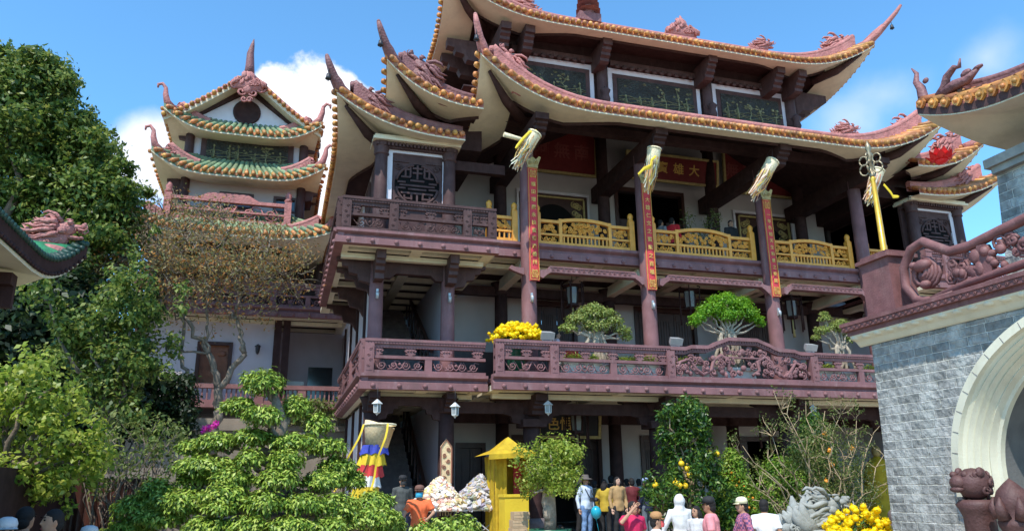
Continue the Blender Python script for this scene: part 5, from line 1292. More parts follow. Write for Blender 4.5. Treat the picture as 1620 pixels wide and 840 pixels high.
# ------------------------------------------------------------------ the cloud-pruned tree
cp_ = empty('cloud_pruned_tree', (-.15, 13, GZ), 'large cloud pruned bonsai tree with stacked bright green foliage pads', 'bonsai tree')
pads = [(420,592,42,28,0),(382,636,34,22,.1),(418,648,32,22,-.4),(470,632,32,26,.2),(498,668,24,24,.2),(345,690,42,20,.1),(405,683,44,18,-.2),(300,700,30,16,.4),(462,690,38,20,-.3),(515,700,42,22,.2),(322,728,52,24,.0),(392,716,28,20,-.6),(450,722,34,22,-.6),(535,728,42,24,.2),(556,745,22,18,.4),(252,764,38,26,.1),(305,752,36,24,.1),(375,752,36,22,-.5),(440,757,36,24,-.7),(505,760,42,22,-.3),(560,755,25,16,.2),(285,790,50,26,-.2),(225,800,42,24,.2),(352,784,46,26,-.7),(420,790,38,24,-.9),(480,795,40,24,-.8),(535,800,44,26,-.5),(585,785,34,22,.0),(212,828,40,18,.1),(262,820,42,18,-.2),(330,826,46,24,-.8),(390,822,44,24,-1.0),(455,832,40,18,-1.0),(520,826,38,22,-.9),(585,815,46,26,-.5),(612,812,28,20,-.2),(622,834,30,18,-.4),(185,838,26,14,.2),(355,805,30,16,-.9)]
cl = []; tips = []
for (px, py, rx, ry, dy) in pads:
    px += rd.uniform(-7,7); py += rd.uniform(-7,7); q_ = rd.uniform(.8,1.12); rx *= q_; ry *= rd.uniform(.85,1.2)
    Y = 13+dy; c = atY(px, py+ry*.45, Y); s = Y*1.04/1200.
    a = rx*s*.76; h = ry*s*.82; cl.append((c, (a, a*.85, h), int(11000*a*a)+170)); tips.append(c-V((0,0,.02)))
    for k in range(3): t = rd.uniform(0,6.3); cl.append((c+V((a*.8*math.cos(t), a*.6*math.sin(t), h*rd.uniform(.0,.45))), (a*.34,a*.3,h*.5), 70))
foliage('crown', cl, .078, .42, M['leaf_bonsai'], cp_, 1.5, .5, .6, True, .8)
mb = MB(); T0 = V((-.1,13.1,GZ)); tr_ = [T0, V((-.05,13.1,.6)), V((.05,13.15,1.3)), V((-.08,13.1,2.0)), V((.02,13.1,2.7)), V((-.22,13.05,3.35))]
mb.tube(tr_, [.22,.2,.16,.13,.1,.05], 10)
for i, c in enumerate(tips):
    z = max(.3, min(3.2, c.z-.25)); a = V((np.interp(z, [p.z for p in tr_], [p.x for p in tr_]), 13.1, z)); mb.tube(wob(a, c, 5, .09, i), taper(.06,.025,5), 7)
mb.build('trunk', M['bark_mid'], cp_)
pl = MB(); pl.box(-3.0, 2.6, 11.9, 14.3, GZ-.05, .12); po = pl.build('planting_bed', M['stone_grey']); tag(po, 'raised stone planting bed under the cloud pruned tree', 'planter'); lift_origin(po, (-.2,13,GZ))
# low clipped shrub right of it
sh = empty('clipped_shrub', (2.75, 12.6, GZ), 'low rounded bright green shrub in front of the folding tables', 'shrub')
cl = [(atY(px, py, 12.7), (.28,.3,.2), 420) for px, py in ((672,842),(700,836),(730,832),(738,846),(680,856),(710,852))]
foliage('foliage', cl, .085, .45, M['leaf_bonsai'], sh, 1.0, .5, .5); mb = MB(); mb.ball((2.75,12.7,GZ), .08, 8, 5); limbs(mb, (2.75,12.7,GZ), [c for c, _, _ in cl], .035, .012, .06, 2); mb.build('stems', M['bark'], sh)

# ------------------------------------------------------------------ potted plants in the court
def pot(o, c, r, h, m, rim=.04):
    mb = MB(); mb.lathe([(r*.72,0),(r*.95,h*.75),(r,h-rim*1.6),(r+rim,h-rim*1.4),(r+rim,h),(r-.02,h),(r-.03,h-.05)], c, 24); p = mb.build('pot', M[m], o)
    s = MB(); s.lathe([(r-.03,h-.08),(r-.03,h-.05),(.05,h-.02)], c, 16); s.build('soil', M['soil'], p); return p
b0 = V((5.42,15.5,.05)); t1_ = empty('potted_tree', b0, 'light green rounded tree in a dark green round pot by the porch', 'potted tree'); pot(t1_, b0, .4, .78, 'pot_green')
mb = MB(); mb.tube([b0+V((0,0,.75)), b0+V((.02,0,1.05)), b0+V((-.02,0,1.3)), b0+V((.0,0,1.75)), b0+V((-.05,0,2.2))], [.13,.12,.15,.1,.05], 9); mb.ball(b0+V((-.05,-.05,1.12)), (.12,.11,.2), 8, 6)
limbs(mb, b0+V((0,0,1.55)), [b0+V((.5*math.cos(a), .45*math.sin(a), 1.9+.4*math.sin(3*a))) for a in np.linspace(0,6,9)], .05, .012, .08, 3); mb.build('trunk', M['bark_pale'], t1_)
cl = [(b0+V((rd.uniform(-.45,.45), rd.uniform(-.4,.4), rd.uniform(1.65,2.45))), rd.uniform(.2,.34), 260) for i in range(22)]+[(b0+V((.75*math.cos(a)*.9, .6*math.sin(a), 1.95+.45*math.sin(2.3*a))), .15, 60) for a in np.linspace(0,6.2,16)]
foliage('crown', cl, .075, .55, M['leaf_lime'], t1_, .5, .8, .2)
def citrus(base, label, H, w, nfruit, sd, potm, fm='fruit_yellow', pr=.42):
    o = empty('citrus_tree', base, label, 'fruit tree', 'potted citrus trees in the court'); rr = random.Random(sd); base = V(base); pot(o, base, pr, .6, potm)
    mb = MB(); top = base+V((0,0,H*.62)); mb.tube(wob(base+V((0,0,.55)), top, 6, .04, sd), taper(.07,.04,6), 8)
    cl = []
    for i in range(70):
        z = .24+.76*rr.random()**1.5; k = w*(1-.75*max(0, z-.5)/.5)*rr.uniform(.15,1); a = rr.uniform(0,6.3)
        cl.append((base+V((k*math.cos(a), k*.8*math.sin(a), H*z)), rr.uniform(.18,.32), 200))
    limbs(mb, base+V((0,0,H*.4)), [c for c, _, _ in cl[:18]], .035, .01, .08, sd)
    for i in range(5): mb.tube(wob(base+V((rr.uniform(-.1,.1),0,.55)), base+V((rr.uniform(-.3,.3),rr.uniform(-.2,.2),H*.5)), 4, .05, sd+i), .014, 5)
    mb.build('trunk', M['bark_tan'], o); foliage('crown', cl, .12, .36, M['leaf_citrus'], o, .6, .8, .2)
    fr_pts = nfruit
    for i, (x, y, z, r) in enumerate(fr_pts):
        f = MB(); f.ball((x,y,z), (r,r,r*.95), 12, 8); f.tube([(x,y,z+r*.9),(x,y,z+r+.05)], .008, 4); f.build('fruit', M[fm], o)
    return o
def fpts(lst, Y, r): return [(*atY(px, py, Y+dy*.55), r) for px, py, dy in lst]
citrus((8.95,16,.0), 'tall pomelo tree with large yellow fruits in front of the porch', 3.6, 1.3, fpts([(1078,733,-.8),(1087,741,-.75),(1037,767,-.8),(1069,764,-.9),(1075,768,-.9),(1084,768,-.85),(1122,715,-.5),(1134,718,-.55),(1114,752,-.8),(1130,773,-.6),(1091,751,-.8)], 16, .068), 4, 'pot_terra')
citrus((12.75,16.5,.0), 'citrus tree with few orange fruits behind the bare twiggy shrub', 3.2, .8, fpts([(1305,686,-.8),(1312,713,-.8),(1348,710,-.9),(1316,735,-.9),(1307,762,-.9)], 16.2, .068), 6, 'pot_teal', 'fruit_orange')
# kumquat cone and round topiary
k0 = V((10.5,16.6,.0)); kt = empty('kumquat_cone', k0, 'cone shaped kumquat bush in a teal pot with orange base', 'fruit bush', 'potted citrus trees in the court'); pot(kt, k0, .5, .5, 'pot_teal')
cl = []
for i in range(40):
    z = .55+1.7*(i/40); k = .78*(1-((z-.55)/1.75))**.8; a = i*2.4
    cl.append((k0+V((k*.75*math.cos(a), k*.75*math.sin(a), z+.15)), .2, 170))
foliage('crown', cl, .075, .55, M['leaf_topiary'], kt, .3, .4, .5)
mb = MB(); mb.tube([k0+V((0,0,.45)), k0+V((0,0,1.9))], [.05,.02], 6); limbs(mb, k0+V((0,0,.6)), [c for c, _, _ in cl[::3]], .02, .008, .05, 2); mb.build('trunk', M['bark_tan'], kt)
fm_ = MB()
for i in range(95):
    a = rd.uniform(0,6.3); z = rd.uniform(.52,.95); k = .6*rd.uniform(.75,1.05); fm_.ball(k0+V((k*math.cos(a), k*math.sin(a), z)), .038, 7, 5)
for i in range(60):
    a = rd.uniform(0,6.3); z = rd.uniform(1.1,2.1); k = .85*(1-(z-.55)/1.8)*rd.uniform(.8,1.0); fm_.ball(k0+V((k*math.cos(a), k*math.sin(a), z)), .034, 7, 5)
f_ = fm_.build('fruit', M['fruit_orange'], kt); f_['kind'] = 'stuff'
r0_ = V((10.42,14.6,.0)); rt2 = empty('round_topiary', r0_, 'clipped round green topiary bush beside the bare twiggy shrub', 'topiary'); pot(rt2, r0_, .45, .5, 'pot_teal')
cl = [(r0_+V((.42*math.cos(i*2.4)*math.sin(i*.6), .42*math.sin(i*2.4)*math.sin(i*.6), 1.55+.42*math.cos(i*.6))), .3, 230) for i in range(26)]
foliage('crown', cl, .07, .55, M['leaf_topiary'], rt2, .2, .3, .7); mb = MB(); mb.tube([r0_+V((0,0,.45)), r0_+V((0,0,1.6))], .05, 7); limbs(mb, r0_+V((0,0,.7)), [c for c, _, _ in cl[::2]], .025, .008, .05, 6); mb.build('trunk', M['bark'], rt2)
# bare twiggy shrub (peach branches)
bs = empty('twiggy_shrub', (11.05, 14, GZ), 'bare twiggy blossom shrub with long pale branches by the gate', 'shrub'); mb = MB(); cl = []; b0 = V((11.1,14,.1)); 
for i, (px, py) in enumerate(((1305,650),(1275,660),(1245,655),(1235,648),(1222,690),(1215,725),(1172,720),(1185,765),(1200,775),(1330,655),(1355,665),(1380,690),(1398,720),(1390,770),(1290,690),(1320,700),(1350,720),(1260,700),(1240,740),(1310,725),(1280,720),(1365,740),(1340,690))):
    q = atY(px, py, 14+rd.uniform(-.5,.5)); ps = wob(b0, q, 6, .05, i*3); mb.tube(ps, taper(.026,.006,6), 6)
    for k in range(14):
        a = ps[rd.randint(2,6)]; t = a+V((rd.uniform(-.3,.3), rd.uniform(-.3,.3), rd.uniform(.05,.45))); mb.tube(wob(a, t, 3, .08, k+i), taper(.01,.004,3), 4); 
        cl.append((t, .15, 20))
for px, py in ((1175,705),(1205,745),(1190,790),(1340,800)): mb.tube(wob(b0+V((0,0,.3)), atY(px, py, 13.6), 6, .05, px), taper(.025,.006,6), 5)
mb.build('branches', M['bark_tan'], bs); foliage('foliage', cl+[(atY(px, py, 14.1), .3, 240) for px, py in ((1270,735),(1320,770),(1345,770),(1290,780),(1375,775),(1350,735),(1285,700),(1315,690),(1345,705),(1300,730),(1265,715),(1360,745),(1330,750),(1290,760))], .065, .35, M['leaf_mid'], bs, .5, .8, .1)
def mum(name, base, rx, rz, n, label, group, pm='pot_green', r=.3, h=.3, sz=.07):
    o = empty(name, base, label, 'flowers', group); b = V(base); pot(o, b, r, h, pm)
    foliage('foliage', [(b+V((0,0,h+rz*.3)), (rx*.8,rx*.8,rz*.7), 500)], .09, .35, M['leaf_citrus'], o, .3)
    P, N = clump_pts(b+V((0,0,h+.02)), (rx,rx,rz), n, .92, True); mbs = []
    mb = MB()
    for p, d in zip(P, N):
        r = sz*.5*rng.uniform(.75,1.15); mb.ball(p, (r,r,r*.8), 8, 5)
        for k in range(7):
            e = rng.normal(0,1,3)+np.array(d); e /= np.linalg.norm(e); t = np.cross(e, (.3,.2,.9)); t /= np.linalg.norm(t)+1e-6; q = p+e*r*.75; mb.add([q-t*r*.28, q+t*r*.28, q+e*r*.5+t*r*.16, q+e*r*.5-t*r*.16], [(0,1,2,3)])
    ob = mb.build('blossoms', M['petal_yellow'], o); ob['kind'] = 'stuff'; return o
mum('marigold_pot', (9.75,11.6,.2), .56, .5, 170, 'bright yellow chrysanthemums beside the stone dragon at lower right', 'pots of yellow flowers', sz=.13, h=.45)
mum('marigold_pot', (9.05,11.3,.2), .26, .3, 44, 'small yellow chrysanthemum clump below the stone dragon head', 'pots of yellow flowers', sz=.12, r=.2, h=.4)
mum('marigold_pot', (5.93,19.35,4.42), .64, .42, 420, 'yellow flower pot on the first gallery beside the column', 'pots of yellow flowers', sz=.12, h=1.02)
# bonsai on the first gallery
def gallery_bonsai(base, label, trunk_h, crown, lm, sz, roots=9, bk='bark_pale', trw=.35, sd=1):
    o = empty('gallery_bonsai', base, label, 'bonsai', 'bonsai along the first gallery'); b = V(base)
    p = MB(); p.box(b.x-.62, b.x+.62, b.y-.3, b.y+.3, b.z, b.z+.36); p.box(b.x-.68, b.x+.68, b.y-.36, b.y+.36, b.z+.36, b.z+.44); p.build('pot', M['white_stone'], o)
    mb = MB(); rr = random.Random(sd)
    for i in range(roots):
        x = rr.uniform(-trw, trw); mb.tube(wob(b+V((x*1.3, rr.uniform(-.15,.15), .42)), b+V((x*.5, 0, trunk_h)), 5, .06, i+sd), taper(.06,.045,5), 7)
    limbs(mb, b+V((0,0,trunk_h*.85)), [c for c, _, _ in crown], .05, .015, .06, sd); mb.build('trunk', M[bk], o)
    foliage('crown', crown, sz, .55, M[lm], o, .3, .6, .4, True, .6); return o
def gcl(pts, Y, k=1.0): 
    out = []
    for px, py, r in pts: c = atY(px, py, Y); out.append((c, (r*1.05, r*.95, r*.7), int(3800*r*r*k)+90))
    return out
gallery_bonsai((8.2,19.2,4.42), 'pale green broad bonsai with many pale trunks on gallery', 1.35, gcl([(942,500,.4),(915,508,.34),(970,512,.34),(900,522,.26),(985,526,.26),(942,520,.42),(940,488,.24),(925,495,.25),(960,497,.26),(992,535,.16),(893,518,.14)], 19.2), 'leaf_pale', .075, 12, sd=2)
gallery_bonsai((12.38,19.2,4.42), 'vivid green dense umbrella shaped bonsai above the carved dragon rail', 1.6, gcl([(1148,482,.46),(1120,496,.38),(1180,498,.4),(1148,505,.4),(1125,488,.36),(1172,490,.4),(1105,505,.28),(1195,507,.28),(1150,500,.46),(1150,470,.24),(1130,475,.22),(1175,478,.26),(1100,512,.2),(1203,514,.16)], 19.2, 1.4), 'leaf_fig', .065, 14, sd=5)
gallery_bonsai((16.3,19.2,4.42), 'small irregular green bonsai on gallery next to the stone gate', 1.3, gcl([(1305,505,.2),(1320,520,.34),(1340,525,.28),(1300,525,.26),(1345,538,.2),(1303,497,.13),(1330,512,.24),(1290,535,.14)], 19.2), 'leaf_pale', .07, 8, sd=8)
# white planters with grasses along the gallery
for i, (x, lab) in enumerate(((9.3,'white stone planter beneath the pale bonsai behind the rail'),(10.9,'white stone planter behind the left half of carved dragons'),(15.3,'white stone planter with grass right of the carved dragons'),(17.3,'white stone planter with grass nearest the stone gate'),(7.6,'white stone planter left of the pale gallery bonsai'))):
    o = empty('planter', (x,18.95,4.42), lab, 'planter', 'white planters along the gallery'); p = MB(); p.box(x-.5, x+.5, 18.8, 19.1, 4.42, 4.78); p.box(x-.55, x+.55, 18.76, 19.14, 4.78, 4.86); p.build('trough', M['white_stone'], o)
    foliage('foliage', [(V((x+q*.17-.4,18.95,4.95)), .14, 50) for q in range(6)], .15, .16, M['leaf_lime'], o, -.8, .5, .1)
# potted shrub on the top gallery
s0 = V((13.15,21.4,8.5)); o = empty('porch_shrub', s0, 'dusky leafy shrub inside the porch left of the hall door', 'potted shrub'); pot(o, s0, .3, .5, 'pot_teal'); mb = MB(); tips = [s0+V((.5*math.cos(a), .4*math.sin(a), 1.3+.6*math.sin(a*2.2+1))) for a in np.linspace(0,6,10)]; limbs(mb, s0+V((0,0,.45)), tips, .025, .008, .07, 2); mb.build('stems', M['bark'], o); foliage('foliage', [(t, .3, 60) for t in tips], .1, .4, M['leaf_mid'], o, .4)
# ------------------------------------------------------------------ writing
def text_mesh(s, size, m, fr, u, w, n, parent, name='lettering', thick=.012):
    cu = bpy.data.curves.new('txt', 'FONT'); cu.body = s; cu.size = size; cu.align_x = 'CENTER'; cu.align_y = 'CENTER'; cu.extrude = thick/2; cu.resolution_u = 3; cu.offset = size*.012
    ob = bpy.data.objects.new('txt', cu); COL.objects.link(ob); dg = bpy.context.evaluated_depsgraph_get()
    me = bpy.data.meshes.new_from_object(ob.evaluated_get(dg)); bpy.data.objects.remove(ob); bpy.data.curves.remove(cu)
    og = V(ORG.get(parent.name, (0,0,0))) if parent else V((0,0,0)); c = fr(u, w, n)-og; U, W, N = fr.U, fr.W, fr.U.cross(fr.W)
    me.transform(Matrix(((U.x,W.x,N.x,c.x),(U.y,W.y,N.y,c.y),(U.z,W.z,N.z,c.z),(0,0,0,1))))
    me.materials.clear(); me.materials.append(M[m]); o = bpy.data.objects.new(name, me); COL.objects.link(o); o.parent = parent; ORG[o.name] = tuple(og); return o
def banner(x, ztop, zbot, chars, label, lean=0.0):
    y = 19.62; o = empty('banner', (x, y, zbot), label, 'banner', 'red couplet banners on the tall columns'); W_ = .3; H = ztop-zbot
    mb = MB(); rows = [[V((x-W_/2+W_*i/6, y+.035*(abs(i-3)/3)**2-.004*math.sin(j*.9), zbot+H*j/24)) for i in range(7)] for j in range(25)]; mb.grid(rows)
    mb.grid([[p+V((0,.012,0)) for p in r] for r in rows], flip=True); mb.build('cloth', M['red_cloth'], o)
    bd = MB()
    for s in (-1, 1): bd.bar((x+s*.132, y+.012, zbot+.03), (x+s*.132, y+.012, ztop-.05), .006, .05)
    for z in (zbot+.03, ztop-.05): bd.bar((x-.12,y-.008,z), (x+.12,y-.008,z), .02, .012)
    fr = Frame((x,y-.012,zbot),(1,0,0),(0,0,1),(0,-1,0))
    for zc in (.2, H-.22):
        for r in (.1, .065): bd.tube([fr(r*math.cos(t), zc+r*math.sin(t), 0) for t in np.linspace(0,2*math.pi,17)], .009, 4)
        for k in range(4): a = k*math.pi/2+.78; spiral(bd, fr, .07*math.cos(a)*1.2, zc+.1*math.sin(a)*1.3, .035, 1.2, 1, k, .008)
        bd.bar(fr(-.06,zc), fr(.06,zc), .014, .014); bd.bar(fr(0,zc-.05), fr(0,zc+.05), .014, .014)
    bd.build('gold_border', M['gold_letter'], o)
    st = (H-.85)/len(chars)
    for i, ch in enumerate(chars): text_mesh(ch, st*.62 if st < .33 else .2, 'gold_letter', fr, 0, H-.5-st*(i+.25), .006, o)
    tp = MB(); tp.box(x-.16, x+.16, y-.02, y+.03, ztop-.02, ztop+.03)
    tp.prism([(-.15,0),(.15,0),(.26,.3),(.2,.33),(.1,.22),(0,.3),(-.1,.22),(-.2,.33),(-.26,.3)], fr(0,H+.03,-.03), fr.U, fr.W, fr.N*.03)
    for s in (-1, 1): spiral(tp, fr, s*.09, H+.14, .07, 1.3, s, 0, .015, .02)
    tp.build('hanger', M['gold_dull'], o); return o
banner(6.6, 10.72, 7.25, '福田增廣永扶寶勝逢善州', 'red couplet banner reading from 福田, on the column nearest the wing')
banner(10.27, 10.6, 7.2, '大雄仁文之寶樂之百福', 'red couplet banner partly hidden by a straw streamer, on the middle column')
banner(14.55, 10.5, 7.24, '一年色相天生和景之安居', 'red couplet banner starting with 一, on the column nearest the gate')
def plaque(name, x0, x1, z0, z1, y, chars, label, board='red_plaque', let='gold_letter', frame='gold_dull', size=.6, tilt=.06, sub=None, m0=.55, step=.75):
    o = empty(name, ((x0+x1)/2, y, z0), label, 'sign'); c = V(((x0+x1)/2, y, (z0+z1)/2)); W = V((0,-math.sin(tilt),math.cos(tilt))); fr = Frame(c, (1,0,0), W, (0,-math.cos(tilt),-math.sin(tilt))); hw, hh = (x1-x0)/2, (z1-z0)/2
    mb = MB(); mb.obox(c, (hw,0,0), fr.N*.03, W*hh); mb.build('board', M[board], o)
    f = MB()
    for s in (-1, 1): f.obox(fr(s*hw,0,.012), fr.U*.045, fr.N*.05, W*(hh+.045)); f.obox(fr(0,s*hh,.01), fr.U*(hw-.045), fr.N*.05, W*.045)
    f.build('frame', M[frame], o)
    n = len(chars)
    for i, ch in enumerate(chars):      # reads right to left
        if ch != ' ': text_mesh(ch, size, let, fr, hw-m0-step*i, 0, .04, o)
    if sub: text_mesh(sub, .16, let, fr, 0, -hh+.22, .04, o)
    return o
plaque('name_plaque', 7.1, 10.22, 12.3, 13.9, 23.25, '南無阿彌', 'dark red plaque with faint characters left of the hall sign', let='plaque_faint', size=.62)
plaque('name_plaque', 11.2, 14.85, 12.2, 13.15, 22.75, '大雄寶殿', 'hall name sign with gold characters above the central opening', size=.44, tilt=.16, m0=.97, step=.64)
plaque('name_plaque', 15.5, 18.65, 12.3, 13.95, 23.25, '陀佛南無', 'dark red plaque right of the hall sign with barely readable characters', let='plaque_faint', size=.6)
plaque('name_plaque', 7.55, 9.55, 3.12, 3.88, 22.4, '悟色', 'black sign with gold characters above the ground floor doors', board='black_plaque', size=.42, tilt=.14, m0=1.12, step=.42)

# ------------------------------------------------------------------ straw streamers blowing under the porch eave
def windsock(px0, py0, px1, py1, Y, label, sash=None, sd=1):
    a = atY(px0, py0, Y); b = atY(px1, py1, Y+.15); o = empty('windsock', a, label, 'windsock', 'straw streamers hanging from the porch eave'); d = b-a; L = d.length; d.normalize(); rr = random.Random(sd)
    x = d.cross(V((0,1,0))).normalized(); y = d.cross(x)
    mb = MB(); mb.tube([a, a+d*.06, a+d*.38, a+d*.5], [.2,.2,.19,.17], 16); mb.tube([a+d*-.02, a+d*.03], [.215,.215], 16); mb.build('basket', M['straw_pale'], o)
    P, F = [], []
    s = MB()
    for i in range(95):
        t = rr.uniform(0,6.3); r0 = rr.uniform(.1,.2); r1 = r0*rr.uniform(.5,1.25); l = L*rr.uniform(.6,1.12); w = rr.uniform(.008,.02); st = a+d*rr.uniform(.05,.4)+x*r0*math.cos(t)+y*r0*math.sin(t)
        pts = [st, st+d*l*.3+(x*math.cos(t)+y*math.sin(t))*.03, a+d*l*.75+x*(r1*math.cos(t)+rr.uniform(-.05,.05))+y*r1*math.sin(t), a+d*l+x*(r1*math.cos(t+.2)+rr.uniform(-.08,.08))+y*r1*math.sin(t)]
        k = x*math.cos(t+1.57)+y*math.sin(t+1.57); s.grid([[p-k*w, p+k*w] for p in pts], smooth=False)
    s.build('straw_strips', M['strips'], o)['kind'] = 'stuff'
    c = MB(); c.tube([a, a-d*.2+V((0,.1,.35)), V((a.x,a.y+.3,11.5))], .008, 4); c.build('cord', M['iron'], o)
    if sash:
        m = MB(); pts = [a+V(q) for q in sash]; rows = []
        for i, p in enumerate(pts): w = .07*(1-.35*abs(2*i/(len(pts)-1)-1)); rows.append([p+V((0,-.02,-w)), p+V((.02,-.05,0)), p+V((0,-.02,w))])
        m.grid(rows); m.grid([[p+V((0,.01,0)) for p in r] for r in rows], flip=True); m.build('sash', M['yellow_bright'], o)
windsock(846,212,816,262,18.4, 'straw streamer with yellow sashes blowing left of the first banner', [(.0,-.1,.03),(-.22,-.12,-.06),(-.42,-.1,-.3),(-.58,-.1,-.52),(-.62,-.1,-.6)], 1)
w2 = MB(); 
windsock(1035,236,1026,298,18.4, 'straw streamer covering the top of the middle banner', [(-.1,-.2,-.35),(-.25,-.2,-.5),(-.28,-.2,-.68),(-.5,-.2,-.78),(-.7,-.2,-1.0)], 2)
windsock(1222,256,1192,308,18.4, 'straw streamer without sash above the third banner', None, 3)
windsock(1389,270,1373,318,18.0, 'straw streamer with lime sash right of the golden staff', [(.0,-.1,-.5),(.2,-.12,-.75),(.3,-.1,-.9),(.5,-.1,-.88)], 4)
# loose bamboo tube on the first streamer
t_ = MB(); t_.tube([atY(797,213,18.3), atY(835,224,18.35)], [.07,.055], 10); tb_ = t_.build('bamboo_tube', M['straw_pale']); tag(tb_, 'pale bamboo tube tied sideways beside the first straw streamer', 'bamboo tube'); lift_origin(tb_, atY(815,218,18.3))

# ------------------------------------------------------------------ lanterns and lamps
def porch_lantern(p, label):
    o = empty('porch_lantern', p, label, 'lantern', 'white lanterns under the first gallery'); p = V(p); o.scale = (1,1,1)
    b = MB(); b.lathe([(.0,.02),(.03,.0),(.13,-.09),(.135,-.1),(.1,-.105)], p, 4, smooth=False); b.lathe([(.08,-.29),(.085,-.31),(.04,-.335),(.015,-.36),(.0,-.39)], p, 4, smooth=False)
    for i in range(4): a = math.pi/2*i; b.bar(p+V((.082*math.cos(a),.082*math.sin(a),-.1)), p+V((.077*math.cos(a),.077*math.sin(a),-.3)), .018, .018)
    b.build('frame', M['white_paint'], o); g = MB(); g.lathe([(.07,-.1),(.066,-.292)], p, 4, smooth=False); g.build('pane', M['glass_frost'], o)
    c = MB(); c.tube([p, (p.x,p.y,4.06)], .008, 4); c.build('chain', M['iron'], o)
for (px, py, lab) in ((597,632,'white lantern hanging at the building corner above the flag basket'),(720,637,'white lantern hanging above the folding tables with papers'),(867,634,'white lantern hanging above the potted green tree'),(1286,640,'white lantern hanging above the citrus tree near the gate')):
    porch_lantern(atY(px, py, 18.85), lab)
def palace_lantern(p, label, zt, s=1.0):
    o = empty('palace_lantern', p, label, 'lantern', 'dark framed tasselled lanterns'); p = V(p); b = MB(); g = MB()
    b.lathe([(.02,.0),(.34*s,-.04),(.36*s,-.07),(.2*s,-.1)], p, 6, smooth=False); b.lathe([(.16*s,-.62*s),(.2*s,-.64*s),(.2*s,-.7*s),(.05*s,-.74*s)], p, 6, smooth=False)
    for i in range(6):
        a = math.pi/3*i; q = V((math.cos(a), math.sin(a), 0)); b.tube([p+q*.34*s+V((0,0,-.07)), p+q*.4*s+V((0,0,.0)), p+q*.3*s+V((0,0,.05))], .02, 5)
        b.tube([p+q*.19*s+V((0,0,-.08)), p+q*.2*s+V((0,0,-.35*s)), p+q*.17*s+V((0,0,-.64*s))], .018, 5)
        b.tube([p+q*.37*s+V((0,0,-.03)), p+q*.37*s+V((0,0,-1.15*s))], [.02,.03], 5)
    b.build('frame', M['purple_wood'], o); g.lathe([(.17*s,-.09),(.175*s,-.35*s),(.15*s,-.63*s)], p, 6, smooth=False); g.build('pane', M['glass_frost'], o)
    t = MB(); t.tube([p+V((0,0,-.74*s)), p+V((0,0,-1.35*s))], [.03,.05], 6); t.build('tassel', M['gold_dull'], o); c = MB(); c.tube([p, (p.x,p.y,zt)], .012, 4); c.build('cord', M['iron'], o)
palace_lantern(atY(905,450,21.5), 'tasselled lantern on the gallery above the pale bonsai', 8.06); palace_lantern(atY(1090,457,21.5), 'tasselled lantern on the gallery left of the vivid green bonsai', 8.06); palace_lantern(atY(1250,472,21.5), 'tasselled lantern on the gallery right of the third banner', 8.06)
palace_lantern(atY(912,648,21.0), 'tasselled lantern before the black ground floor sign', 4.05, .95); palace_lantern(atY(1105,648,21.0), 'tasselled lantern half hidden behind the pomelo tree', 4.05, .95); palace_lantern(atY(1215,652,21.0), 'tasselled lantern above the dark ground floor doors near the gate', 4.05, .95)
for px, lab in ((865,'grey floodlight on the rail beside the yellow flower pot'),(1068,'grey floodlight on the rail at left end of carved dragons'),(1280,'grey floodlight on the rail at right end of carved dragons')):
    p = atY(px, 545, 18.6); p.z = 5.32; o = empty('floodlight', p, lab, 'floodlight', 'floodlights on the gallery rail'); b = MB(); b.bar(p+V((-.12,.0,.0)), p+V((-.12,0,.14)), .03, .03); b.bar(p+V((.12,0,0)), p+V((.12,0,.14)), .03, .03); b.box(p.x-.13, p.x+.13, p.y-.04, p.y+.04, p.z, p.z+.02); b.build('bracket', M['metal_grey'], o)
    h = MB(); c = p+V((0,-.02,.17)); U = V((1,0,0)); W = V((0,-.5,.87)).normalized(); N = U.cross(W); h.add([c+U*i*a+W*j*b_+N*k for (k, a, b_) in ((-.1,.13,.07),(.1,.19,.1)) for i, j in ((-1,-1),(1,-1),(1,1),(-1,1))], [(0,3,2,1),(4,5,6,7),(0,1,5,4),(1,2,6,5),(2,3,7,6),(3,0,4,7)]); h.build('housing', M['metal_grey'], o)

# ------------------------------------------------------------------ things in the court
fb = empty('flag_basket', (1.85,15,0), 'straw basket on a pole with blue yellow red and white cloth tiers', 'flag'); c0 = atY(597,672,15)
b = MB(); q = V((-.09,0,-.3)); b.tube([c0+V((.05,0,.0)), c0+V((.04,0,-.03)), c0+V((0,0,-.42))], [.3,.29,.215], 20); b.build('basket', M['straw'], fb); b = MB(); b.tube([c0+V((.3*math.cos(t)+.05,.3*math.sin(t),0)) for t in np.linspace(0,2*math.pi,25)], .022, 6); b.build('rim', M['straw_pale'], fb)
z = c0.z-.38
for i, (m, r, h) in enumerate((('blue_cloth',.22,.17),('yellow_bright',.2,.22),('red_flag',.2,.22),('white_cloth',.2,.21),('yellow_bright',.22,.24))):
    t = MB(); n = 40; rows = []
    for j in range(4): rows.append([c0+V((-.03-.035*i-.02*j*.3+(r+.03*j*.5+.02*math.sin(k*2.2+i)+.035*j*.3*math.sin(k*.9+i*2))*math.cos(2*math.pi*k/n), (r+.025*math.sin(k*1.7+j*.4))*math.sin(2*math.pi*k/n), z-c0.z-h*j/3+.02*math.sin(k*1.3)*(j == 3))) for k in range(n+1)])
    t.grid(rows); t.build('cloth_tier', M[m], fb); z -= h*.93
t = MB()
for (dx, dz, ang) in ((-.3,-.02,-.6),(.15,.0,-.35)):
    p = c0+V((dx,-.38,dz)); rows = [[p+V((ang*u*.8-.018+.02*math.sin(9*u), -.05*math.sin(6*u), -1.2*u)), p+V((ang*u*.8+.018+.02*math.sin(9*u), -.05*math.sin(6*u)-.01, -1.2*u))] for u in np.linspace(0,1,10)]; t.grid(rows)
